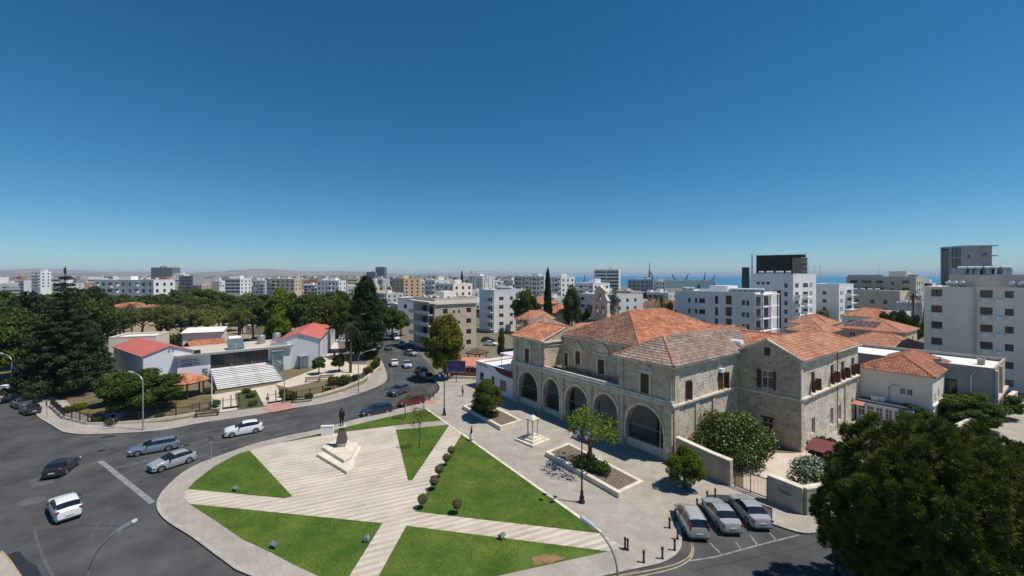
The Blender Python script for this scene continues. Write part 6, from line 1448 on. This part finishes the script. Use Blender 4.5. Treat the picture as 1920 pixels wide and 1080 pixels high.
greyb = mat('sign_back_grey', (.20,.21,.22), .5, .1, 3); blue = mat('sign_blue', (.02,.03,.14), .5, .1, 3)
sign('traffic_sign', 'round grey-backed traffic sign on the plaza kerb', gp(396,864), 2.6, [('disc',.6,.6,2.35,greyb,True),('plate',.25,.2,1.9,mat('pale_sign', (.5,.5,.48)),False)])
sign('direction_sign', 'dark blue direction sign in front of the garden railing', gp(213,806), 1.9, [('board',2.0,.5,1.7,blue,False),('end_plate',.5,.6,1.75,mat('sign_blue_pale', (.08,.10,.24), .5, 0),False)])
sign('traffic_sign', 'narrow pole sign on the pavement by the parked dark cars', gp(88,785), 2.4, [('plate',.25,.7,2.05,mat('pale_violet', (.25,.22,.33), .5, 0),False)])
sign('notice_board', 'small dark notice board beside the museum gate', gp(502,760), 1.2, [('board',.5,.5,.95,greyb,False)])
bb = empty('billboard', (*gp(855.5,718),Z1), R_(-8), 'purple advertising billboard on a post in front of the kiosk', 'billboard')
g = MB(); g.tube([(0,0,0),(0,0,2.0)], .08, 6); g.build('post', iron, bb); g = MB(); g.box(-1.75,1.75,-.08,.08,1.95,4.05)
pb = g.build('panel', mat('purple_poster', (.045,.03,.13), .5, .35, .9, col2=(.12,.08,.24)), bb)
g = MB(); g.box(-1.8,1.8,-.1,-.085,4.0,4.08); g.box(-1.8,1.8,-.1,-.085,1.92,2.0); g.box(-1.8,-1.73,-.1,-.085,2.0,4.0); g.box(1.73,1.8,-.1,-.085,2.0,4.0); g.build('frame', steel, pb)
for x in (-2.3,2.3): pass
# pinkish kiosk terrace
kio = empty('kiosk_terrace', (*gp(868,712),Z1), R_(-8), 'pinkish brick kiosk terrace behind the billboard', 'kiosk'); kc = mat('pink_brick', (.36,.15,.11), .9, .25, 2)
g = MB(); g.box(-4.6,3.6,0,.3,0,.55); g.build('front_wall', trimstone, kio); g = MB(); g.box(-4.4,3.4,.6,5,0,1.2); g.build('brick_wall', kc, kio)
for x in (-3.5,-1.2,1.1,3): g = MB(); g.box(x-.12,x+.12,.7,.95,1.2,2.6); g.build('pillar', kc, kio)
g = MB(); g.face([(-4.8,.2,2.5),(3.8,.2,2.5),(3.8,5.4,3.2),(-4.8,5.4,3.2)]); g.face([(-4.8,.2,2.42),(-4.8,5.4,3.12),(3.8,5.4,3.12),(3.8,.2,2.42)]); g.build('awning_roof', mat('salmon_canvas', (.5,.2,.15)), kio)
gz = gazebo('brown square umbrella roof behind the kiosk terrace', gp(895,684), 2.4, 2.6, 3.5, 4, mat('brown_thatch', (.17,.09,.065), .9, .2, 2))

# ------------------------------------------------------------------ people
skinm = mat('skin', (.42,.25,.17), .6, 0); blk = mat('black_cloth', (.012,.012,.014), .9, 0); wht = mat('white_cloth', (.62,.60,.57), .9, 0); hairm = mat('dark_hair', (.015,.011,.009), .7, 0); navy = mat('navy_cloth', (.03,.035,.06), .9, 0)
figure('person', 'person in black top and long white skirt walking along the lawn edge', 'person', (*gp(884,828),Z1), R_(200), 1.68, [blk,wht,blk,skinm], [.1,.9,1.5], .2, None, hairm, wht)
figure('person', 'person in white shirt and dark trousers walking near the kiosk', 'person', (*gp(868,744),Z1), R_(250), 1.75, [navy,wht,skinm], [.95,1.5], .22, None, hairm)
figure('person', 'dark-clothed person standing beside the right museum wing', 'person', (*gp(627,673),Z1), R_(-80), 1.72, [navy,blk,skinm], [.95,1.5], .05, None, hairm)

# ------------------------------------------------------------------ cars
tyre = mat('tyre_rubber', (.012,.012,.012), .85, 0); rim = mat('alloy_rim', (.35,.36,.37), .35, 0, metal=.7); carglass = mat('car_glass', (.012,.014,.016), .06, 0, spec=.9); trim = mat('black_car_trim', (.015,.015,.016), .55, 0)
red_l = mat('tail_lamp', (.22,.012,.012), .2, 0, spec=.8); head_l = mat('head_lamp', (.55,.57,.6), .12, 0, spec=.9); plate_m = mat('number_plate', (.5,.48,.4), .5, 0)
def paint(name, col, metal=0.0, rough=.28):
    m = mat(name, col, rough, 0, metal=metal, spec=.5); b = m.node_tree.nodes['Principled BSDF']; b.inputs['Coat Weight'].default_value = .6; b.inputs['Coat Roughness'].default_value = .06; return m
PROF = {  # (fraction of length from centre, height of the upper surface)
 'hatch': (4.2,1.79,1.47,[(.5,.52),(.492,.70),(.455,.83),(.31,.95),(.235,1.0),(.02,1.40),(-.08,1.465),(-.19,1.45),(-.30,1.37),(-.445,1.06),(-.488,.95),(-.5,.52)]),
 'suv': (4.4,1.84,1.62,[(.5,.55),(.492,.82),(.455,.96),(.30,1.07),(.235,1.11),(.04,1.53),(-.06,1.61),(-.22,1.59),(-.34,1.51),(-.455,1.12),(-.49,.98),(-.5,.58)]),
 'estate': (4.65,1.8,1.5,[(.5,.52),(.492,.70),(.455,.82),(.31,.94),(.24,.99),(.05,1.40),(-.03,1.47),(-.25,1.47),(-.41,1.42),(-.475,1.02),(-.49,.9),(-.5,.52)]),
 'saloon': (4.75,1.8,1.46,[(.5,.52),(.492,.70),(.455,.82),(.30,.93),(.23,.97),(.05,1.37),(-.02,1.44),(-.16,1.43),(-.22,1.38),(-.345,1.06),(-.36,1.04),(-.475,1.0),(-.492,.85),(-.5,.5)]),
 'mpv': (4.3,1.82,1.68,[(.5,.55),(.485,.78),(.45,.92),(.33,1.06),(.30,1.08),(.14,1.55),(.03,1.66),(-.25,1.67),(-.42,1.62),(-.482,1.12),(-.493,.95),(-.5,.52)])}
CARP = {}
def car_proto(kind):
    if kind in CARP: return CARP[kind]
    L, W, Ht, pr = PROF[kind]; xs_p = sorted([p[0]*L for p in pr]); zs_p = [p[1] for p in sorted(pr)]
    wr = .36 if kind in ('suv',) else .335; fx, rx = L*.315, -L*.29
    xs = set(np.linspace(-L/2,L/2,33).round(3)) | set(np.round(xs_p,3))
    for w in (fx,rx): xs |= {round(w+d,3) for d in (-.39,-.37,-.3,-.15,0,.15,.3,.37,.39)}
    pil = [L*.0-.05, -L*.20]
    for p in pil: xs |= {round(p-.045,3), round(p+.045,3)}
    xs = sorted(xs); S = []
    top_b = .99 if kind not in ('suv','mpv') else 1.09
    for x in xs:
        t = float(np.interp(x, xs_p, zs_p)); u = abs(2*x/L); w = W/2*(1-.20*u**6-.03*u**2); b = min(top_b-.09*x/L, t-.015)
        k = max(0, min(1, (t-b)/(Ht-top_b))); r = w*(.92-.20*k); zb = .22+.06*max(0,u-.85)/.15
        for wx in (fx,rx):
            d = abs(x-wx)
            if d < .38: zb = max(zb, wr-.02+math.sqrt(max(0,.385**2-d*d)))
        z1 = max(min(.48,b-.1), zb+.02); z2 = max(b-.13, z1+.02); z3 = max(b, z2+.01); t2 = max(t, z3+.01)
        S.append(([(w*.95,zb),(w,z1),(w*.985,z2),(w*.93,z3),(r,t2-.05*k),(r*.78,t2+.005),(0,t2+.03)], k, x, t))
    groups = {'body':MB(),'windscreen':MB(),'rear_window':MB(),}
    for i in range(len(S)-1):
        (A,ka,xa,ta),(B,kb,xb,tb) = S[i], S[i+1]; xm = (xa+xb)/2; slope = (tb-ta)/(xb-xa)
        for j in range(6):
            gname = 'body'
            if j == 3 and min(ka,kb) > .30 and any(abs(xm-p) < .05 for p in pil): gname = 'pillar'; seg = 0
            elif j == 3 and min(ka,kb) > .30: gname = 'side_window'; seg = sum(xm > p for p in pil)
            if j >= 4 and abs(slope) > .42 and max(ka,kb) > .12 and min(ka,kb) > -.1 and (ka > .05 or kb > .05): gname = 'windscreen' if xm > 0 else 'rear_window'
            for s in (1,-1):
                q = [(xa,s*A[j][0],A[j][1]),(xb,s*B[j][0],B[j][1]),(xb,s*B[j+1][0],B[j+1][1]),(xa,s*A[j+1][0],A[j+1][1])]
                groups.setdefault(('side_window',s,seg) if gname == 'side_window' else ('pillar',s,round(xm,1)) if gname == 'pillar' else gname, MB()).face(q if s < 0 else q[::-1])
        groups['body'].face([(xa,A[0][0],A[0][1]),(xb,B[0][0],B[0][1]),(xb,-B[0][0],B[0][1]),(xa,-A[0][0],A[0][1])])
    for (A,k,x,t), rev in ((S[0],False),(S[-1],True)):
        q = [(x,p[0],p[1]) for p in A]+[(x,-p[0],p[1]) for p in A[-2::-1]]; groups['body'].face(q if rev else q[::-1])
    out = []
    placeholder = mat('car_paint', (.5,.5,.5), .3, 0)
    for n, g in groups.items():
        if not g.f: continue
        if isinstance(n, tuple): n = n[0]
        me = g.mesh('car_'+n, placeholder if n == 'body' else trim if n == 'pillar' else carglass); bm = bmesh.new(); bm.from_mesh(me); bmesh.ops.remove_doubles(bm, verts=bm.verts, dist=.0005); bm.to_mesh(me); bm.free()
        me.polygons.foreach_set('use_smooth', [True]*len(me.polygons)); me.set_sharp_from_angle(angle=R_(38)); out.append((n, me, (0,0,0), None))
    tm = MB(); tm.tube([(0,-.1,0),(0,-.085,0),(0,.085,0),(0,.1,0)], [wr-.03,wr,wr,wr-.03], 18); tyre_me = tm.mesh('tyre', tyre, True)
    rm = MB(); rm.tube([(0,-.106,0),(0,.106,0)], wr*.66, 16)
    rim_me = rm.mesh('rim', rim)
    sp = MB()
    for k in range(5): a = k*1.2566; sp.obox((math.cos(a)*wr*.36,.0,math.sin(a)*wr*.36), (wr*.12,.22,wr*.5), 0, 0, 0, -a)
    for wx in (fx,rx):
        for s in (1,-1): out.append(('wheel', tyre_me, (wx,s*(W/2-.12),wr), rim_me))
    def bx(n, c, sz, m, rz=0):
        g = MB(); g.obox((0,0,0), sz, rz); me = g.mesh(n, m); bm = bmesh.new(); bm.from_mesh(me); bmesh.ops.bevel(bm, geom=bm.edges[:], offset=min(sz)*.25, segments=1, affect='EDGES'); bm.to_mesh(me); bm.free(); out.append((n, me, c, None))
    zl = .66 if kind not in ('suv','mpv') else .8; zt = .86 if kind not in ('suv','mpv') else 1.0
    for s in (1,-1):
        bx('headlight', (L/2-.17,s*W*.37,zl), (.3,.30,.14), head_l, -s*.45); bx('tail_light', (-L/2+.10,s*W*.385,zt if kind != 'mpv' else 1.12), (.16,.30 if kind != 'mpv' else .16,.17 if kind != 'mpv' else .5), red_l, s*.35); bx('mirror', (L*.13,s*(W/2+.06),.98 if kind not in ('suv','mpv') else 1.1), (.13,.2,.13), trim)
    bx('grille', (L/2-.02,0,.46), (.08,W*.55,.2), trim); bx('number_plate', (-L/2+.0,0,.62 if kind != 'saloon' else .66), (.05,.5,.12), plate_m); bx('rear_bumper', (-L/2+.04,0,.36), (.14,W*.8,.12), trim)
    CARP[kind] = out; return out
def car(label, c, head, kind, pm, group=None, rails=False):
    a = math.atan2(head[1], head[0]); e = empty('car', (c[0],c[1],.006), a, label, 'car', group); e.scale = (.95,.95,.95)
    for n, me, loc, sub in car_proto(kind):
        o = link(n, me, e, loc)
        if n == 'body': o.material_slots[0].link = 'OBJECT'; o.material_slots[0].material = pm
        if sub: link('rim', sub, o)
    if rails:
        L, W, Ht, _ = PROF[kind]
        for s in (1,-1): g = MB(); g.tube([(L*.02,s*W*.34,Ht+.03),(-.3,s*W*.35,Ht+.07),(-L*.38,s*W*.34,Ht+.02)], .03, 5); g.build('roof_rail', trim, e)
    return e
white = paint('white_car_paint', (.74,.75,.76)); silver = paint('silver_car_paint', (.43,.45,.47), .3); bluesil = paint('blue_silver_car_paint', (.27,.36,.43), .5); dark = paint('dark_car_paint', (.025,.028,.033)); navyp = paint('navy_car_paint', (.018,.032,.062)); greyp = paint('grey_car_paint', (.11,.115,.125), .4); redp = paint('red_car_paint', (.15,.012,.012)); lilac = paint('lilac_car_paint', (.50,.50,.56), .3); bluep = paint('blue_car_paint', (.03,.10,.25)); champ = paint('champagne_car_paint', (.46,.47,.46), .25)
car('white crossover seen from behind, nearest car at lower left', (-37.6,35.9), (-.80,.60), 'suv', white)
car('black hatchback turning away at the left of the junction', (-46.0,43.6), (-.42,.91), 'hatch', dark)
car('pale blue estate car, left of two cars waiting at the junction', (-40.7,48.6), (-.82,-.57), 'estate', bluesil)
car('silver hatchback in front of the pale blue estate', (-35.7,44.9), (-.52,-.854), 'hatch', silver)
car('white crossover driving past the museum lawn', (-34.0,54.1), (-.80,-.60), 'suv', white)
car('dark blue estate behind the statue at the plaza kerb', (-19.6,61.8), (-.80,-.60), 'estate', navyp)
car('dark grey car coming round the bend', (-19.2,72.2), (-.45,-.89), 'suv', greyp)
car('dark red car parked behind the reddish hedge', (-15.6,66.2), (-.80,-.60), 'hatch', redp)
rdv = (-.36,.93)
car('white saloon driving away up the street, nearest of its lane', (-26.4,95.5), rdv, 'saloon', white)
car('lilac-white hatchback coming down the street', (-23.0,93.5), (.36,-.93), 'hatch', lilac)
car('white hatchback by the left kerb below the cypress', (-37.4,118), rdv, 'hatch', white); car('grey car in the middle of the street by the cypress', (-33.6,116), rdv, 'saloon', greyp); car('silver-blue car in the right lane by the shaded flats', (-31.2,121), (.36,-.93), 'hatch', bluesil)
car('white saloon at the side street corner', (-25.6,107.5), (.75,-.66), 'saloon', silver); car('white van-like car at the top of the street', (-36,133), (.36,-.93), 'mpv', white); car('farthest white car on the street', (-40,146), (.3,-.95), 'hatch', white)
car('upper of two dark cars parked under the street tree', (-18.6,87.5), (-.5,.86), 'suv', dark); car('lower of two dark cars parked under the street tree', (-16.6,82.5), (-.5,.86), 'suv', dark)
car('dark grey car parked at the left kerb, nearest the corner', (-70.2,62.2), (-.86,.50), 'hatch', dark); car('grey car parked ahead of the dark one at the left kerb', (-75.0,65.2), (-.86,.50), 'hatch', greyp); car('white car cut by the left picture edge', (-81.5,66.5), (-.9,.44), 'hatch', white)
car('red car barely entering at the left picture edge', (-43.9,33.7), (.93,.36), 'hatch', redp)
car('silver people carrier parked leftmost in the bay', (14.25,34.0), (.08,.995), 'mpv', champ, None, True); car('silver saloon parked in the middle of the bay', (17.05,34.9), (.04,.998), 'saloon', silver); car('silver saloon parked nearest the iron gate', (19.7,35.5), (.04,.998), 'saloon', silver)
car('blue car roof just entering at the bottom edge', (17.4,26.0), (.93,.37), 'hatch', bluep); car('dark blue car in the shade of the big pine', (24.6,30.2), (.93,.37), 'hatch', navyp); car('dark blue car at the right picture edge', (53.2,43.6), (.93,.37), 'hatch', navyp)
car('white pickup-like car behind the museum hall', gp(483,641), (.9,.2), 'suv', white); car('left white car in the museum car park', gp(643,642), (.98,.1), 'hatch', white); car('white car at the back of the museum car park', gp(660,632), (.98,.1), 'hatch', silver)
car('white car beside the beige flats car park', gp(920,648), (.9,-.3), 'hatch', white); car('dark car parked under the white flats', gp(916,641), (.95,-.2), 'suv', dark); car('white car half hidden behind the kiosk umbrella', gp(878,692), (.95,-.2), 'hatch', white); car('silver car left of the kiosk umbrella', gp(886,690), (.95,-.2), 'hatch', silver)

# ------------------------------------------------------------------ the town beyond
wallA = mat('town_white', (.60,.59,.57), .85, .08, .05, objvar=.16); wallB = mat('town_cream', (.52,.45,.36), .85, .1, .05, objvar=.18); wallC = mat('town_grey', (.42,.42,.41), .85, .1, .05, objvar=.18)
def town_proto(w, d, h, wall, seed, tiled=False):
    pr = random.Random(seed); g = MB(); fl = max(1, int(h/3.1)); nb = max(2, int(w/4)); ops = []
    for i in range(nb):
        u = w*(i+.5)/nb; kind = pr.choice(['win','small','balc','balc','wide','blank'] if i else ['balc','wide','win'])
        ww, z0, z1 = {'win':(1.4,1.0,2.4),'small':(.8,1.2,2.2),'balc':(w/nb*.82,.15,2.5),'wide':(w/nb*.7,1.0,2.4),'blank':(0,0,0)}[kind]
        if not ww: continue
        for k in range(fl):
            if pr.random() < .08: continue
            ops.append((u-ww/2,u+ww/2,k*3.1+z0,k*3.1+z1))
    def wl(O,U,L,ops):
        n0 = len(g.f); wallgrid(g, O, U, L, 0, h, ops, .7, 0)
    U = [((0,0),(1,0),w,ops),((w,0),(0,1),d,[(u-.7,u+.7,k*3.1+1,k*3.1+2.4) for u in np.arange(2,d-1,4) for k in range(fl)])]
    for O,u,L,o in U:
        wl(O,u,L,o); uu = Vector(u); nn = Vector((-uu.y,uu.x))
        for a,b,c,dd in o:
            p = [Vector(O)+uu*a+nn*.66, Vector(O)+uu*b+nn*.66]; g.face([(p[0].x,p[0].y,c),(p[1].x,p[1].y,c),(p[1].x,p[1].y,dd),(p[0].x,p[0].y,dd)], 1)
    wl((w,d),(-1,0),w,[]); wl((0,d),(0,-1),d,[])
    if tiled:
        P, rd = hip(0,w,0,d,h,h+2.2,.4,'y' if d > w else 'x')
        for q in P: g.face(q, 3)
    else:
        g.face([(0,0,h),(w,0,h),(w,d,h),(0,d,h)], 2); t = .25
        for b in ((0,w,0,t),(0,w,d-t,d),(0,t,t,d-t),(w-t,w,t,d-t)): g.box(b[0],b[1],b[2],b[3],h+.003,h+.7,0)
        x = pr.uniform(.2,.6)*w; g.box(x,x+3.2,d*.4,d*.4+3.5,h+.01,h+2.6,0)
        for k in range(pr.randint(2,5)):
            x = pr.uniform(1,w-2); y = pr.uniform(1,d-1.5); g.tube([(x,y,h+1.2),(x+1.3,y,h+1.2)], .35, 6, 2); g.box(x+.5,x+.8,y-.2,y+.2,h+.01,h+.9,0)
        for k in range(fl-1):
            if pr.random() < .6: g.box(w*.55,w*.95,-1.2,-.005,(k+1)*3.1-.1,(k+1)*3.1+.9,0)
    return g.mesh('town_building', [wall,mat('far_window', (.09,.10,.11), .5, .5, .2),roofwhite,tile_salmon])
TP = [town_proto(*a) for a in ((14,11,9.5,wallA,1),(18,12,12.6,wallA,2),(12,12,15.6,wallB,3),(22,12,9.4,wallA,4),(16,14,6.3,wallB,5),(11,10,12.5,wallC,6),(20,14,15.7,wallA,7),(13,10,6.3,wallA,8,True),(11,12,6.4,wallB,9,True),(26,14,6.5,wallA,10))]
occupied = [(o.location.x,o.location.y,14) for o in C.objects if o.parent is None and o.get('category') in ('apartment block','building','house','museum')]
pr = random.Random(21)
def free(x, y, r):
    return all((x-a)**2+(y-b)**2 > (r+c)**2 for a,b,c in occupied)
def in_sea(x, y):
    n = False; Q = SEA
    for i in range(len(Q)):
        (x1,y1),(x2,y2) = Q[i-1], Q[i]
        if (y1 > y) != (y2 > y) and x < (x2-x1)*(y-y1)/(y2-y1)+x1: n = not n
    return n
spots = []
def near_zone(x, y):
    px = 960+F*x/y
    if px < 690 and y < 400: return False              # park
    if 690 <= px < 780 and y < 220: return False       # street
    if px >= 780 and y < 128: return False
    if px > 1240 and y < 150: return False
    return True
tries = 0
while len(spots) < 292 and tries < 30000:
    tries += 1
    y = 128*math.exp(pr.random()*math.log(900/128)); px = pr.uniform(-40,1960); x = (px-960)*y/F
    if in_sea(x-14,y+14) or in_sea(x+20,y+20) or in_sea(x,y) or not near_zone(x,y) or not free(x,y,5): continue
    if 1030 < px and y > 380: continue
    if px > 1240 and y > 230: continue
    spots.append((x,y)); occupied.append((x,y,9+y*.012))
KD = ['white three-storey flat block','white four-storey balcony block','cream five-storey block','wide white three-storey block','low cream two-storey block','grey four-storey block','white five-storey block','white orange-roofed house','cream orange-roofed house','long low white two-storey block']
ZN = [(-999,'beyond the left edge trees'),(40,'left of the conifer top'),(120,'right of the conifer top'),(200,'by the long white modern block'),(290,'by the grey office slab'),(350,'above the umbrella pines'),(430,'by the blue-banded office'),(510,'above the yellow-green park tree'),(600,'above the right museum wing'),(680,'by the huge cypress'),(730,'by the peach apartment block'),(790,'behind the beige flats'),(860,'behind the slim skyline cypress'),(900,'behind the white flats'),(970,'left of the tall thin cypress'),(1040,'by the grey-green tree'),(1110,'behind the bell gable'),(1170,'below the ribbon-window office'),(1240,'left of the white balcony block'),(1330,'behind the white balcony block'),(1480,'by the tall white block'),(1570,'left of the greyish beige block'),(1640,'below the greyish beige block'),(1720,'behind the big beige block'),(1830,'at the right edge beyond the beige block')]
made = {}
for x,y in spots:
    k = pr.randrange(len(TP)); px = 960+F*x/y
    sz = pr.uniform(.62,.98)*(1 if px < 1000 or y > 260 else .9)
    o = link('town_building', TP[k], None, (x,y,0), (TH if px > 700 else R_(-10))+pr.choice((0,0,0,math.pi/2 if px < 700 else 0))+pr.uniform(-.12,.12), (pr.uniform(.62,.95),pr.uniform(.7,1.0),sz))
    made.setdefault((k, [z for p,z in ZN if p <= px][-1]), []).append((px,y,o))
for (k,zn), L in made.items():
    L.sort(key=lambda t: t[1])
    for i,(px,y,o) in enumerate(L):
        tag(o, KD[k]+' '+zn if len(L) == 1 else KD[k]+' '+zn+', '+('nearest' if i == 0 else 'farthest' if i == len(L)-1 else ORD[i]+' nearest'), 'building', 'distant town buildings')
# uncountable far town: one mass of small blocks
g = MB(); rg = np.random.default_rng(4); n = 0
while n < 9000:
    y = 430*math.exp(rg.random()*math.log(4600/430)); px = rg.uniform(-60,1075); x = (px-960)*y/F
    if in_sea(x-30,y) or in_sea(x+40,y) or (px > 700 and y < 900): continue
    w, d = rg.uniform(7,20), rg.uniform(7,14); h = rg.uniform(4,11.5)+(rg.random() < .12)*rg.uniform(3,9); a = rg.uniform(-.5,.3); mi = int(rg.choice(4, p=[.5,.22,.18,.10]))
    g.obox((x,y,h/2), (w,d,h), a, mi)
    if y < 2200:
        xd = Vector((math.cos(a),math.sin(a))); nd = Vector((-xd.y,xd.x))
        for k in range(int(h/3.2)):
            z = 1.2+k*3.2; c = Vector((x,y))-nd*(d/2+.05); p, q = c-xd*w*.4, c+xd*w*.4; g.face([(p.x,p.y,z),(q.x,q.y,z),(q.x,q.y,z+1.4),(p.x,p.y,z+1.4)], 4)
    n += 1
stuff(tag(g.build('far_town', [mat('far_white', (.62,.61,.60), .9, .1, .01), mat('far_cream', (.46,.39,.31), .9, .15, .01), mat('far_grey', (.32,.32,.32), .9, .1, .01), mat('far_tile', (.36,.17,.11), .9, .1, .01), mat('far_window', (.10,.11,.12), .6, 0)]), 'mass of pale low buildings of the far town below the hills', 'town'))
# trees between the houses
tmade = {}
for i in range(150):
    y = 132*math.exp(pr.random()*math.log(700/132)); px = pr.uniform(-20,1940); x = (px-960)*y/F
    if in_sea(x,y) or in_sea(x+10,y+15) or (690 < px < 800 and y < 230): continue
    if px > 1250 and y < 150: continue
    hh = pr.uniform(5,9.5)
    tmade.setdefault([z for p,z in ZN if p <= px][-1], []).append((y, tree('far', (x,y), pr.uniform(2.4,4.4), hh, pr.choice([L_deep,L_mid,L_dark,L_grey]), 'town tree', 'distant town trees', i%3)))
for zn, L in tmade.items():
    L.sort(key=lambda t: t[0])
    for i,(y,o) in enumerate(L): o['label'] = 'dark town tree '+zn+(', '+('nearest' if i == 0 else ORD[min(i,11)]+' nearest') if len(L) > 1 else '')
V = []
for k in range(2600):
    y = 600*math.exp(rg.random()*math.log(4800/600)); px = rg.uniform(-60,1060); x = (px-960)*y/F
    if in_sea(x,y): continue
    r = rg.uniform(2.5,6); V.append(cloud([(x,y,r*.9,r,r,r*.9)], 22, r*.5, rg, .7))
stuff(tag(link('far_trees', crownmesh('far_trees', np.concatenate(V), L_deep)), 'dark scattered tree clumps of the far town', 'trees'))

# ------------------------------------------------------------------ air
hz = MB(); hz.box(-69000,69000,-55,69000,-4,190); ho = hz.mesh('haze', []) if False else None
me = bpy.data.meshes.new('haze'); me.from_pydata(hz.v, [], hz.f)
hm = bpy.data.materials.new('haze_air'); hm.use_nodes = True; nt = hm.node_tree; nt.nodes.clear(); pv = nt.nodes.new('ShaderNodeVolumePrincipled'); om = nt.nodes.new('ShaderNodeOutputMaterial')
pv.inputs['Color'].default_value = (.62,.79,1,1); pv.inputs['Density'].default_value = .00007; pv.inputs['Anisotropy'].default_value = 0.0; nt.links.new(pv.outputs[0], om.inputs['Volume'])
me.materials.append(hm); ho = bpy.data.objects.new('haze', me); C.objects.link(ho); stuff(ho)
scene.cycles.volume_bounces = 0; scene.cycles.max_bounces = 6
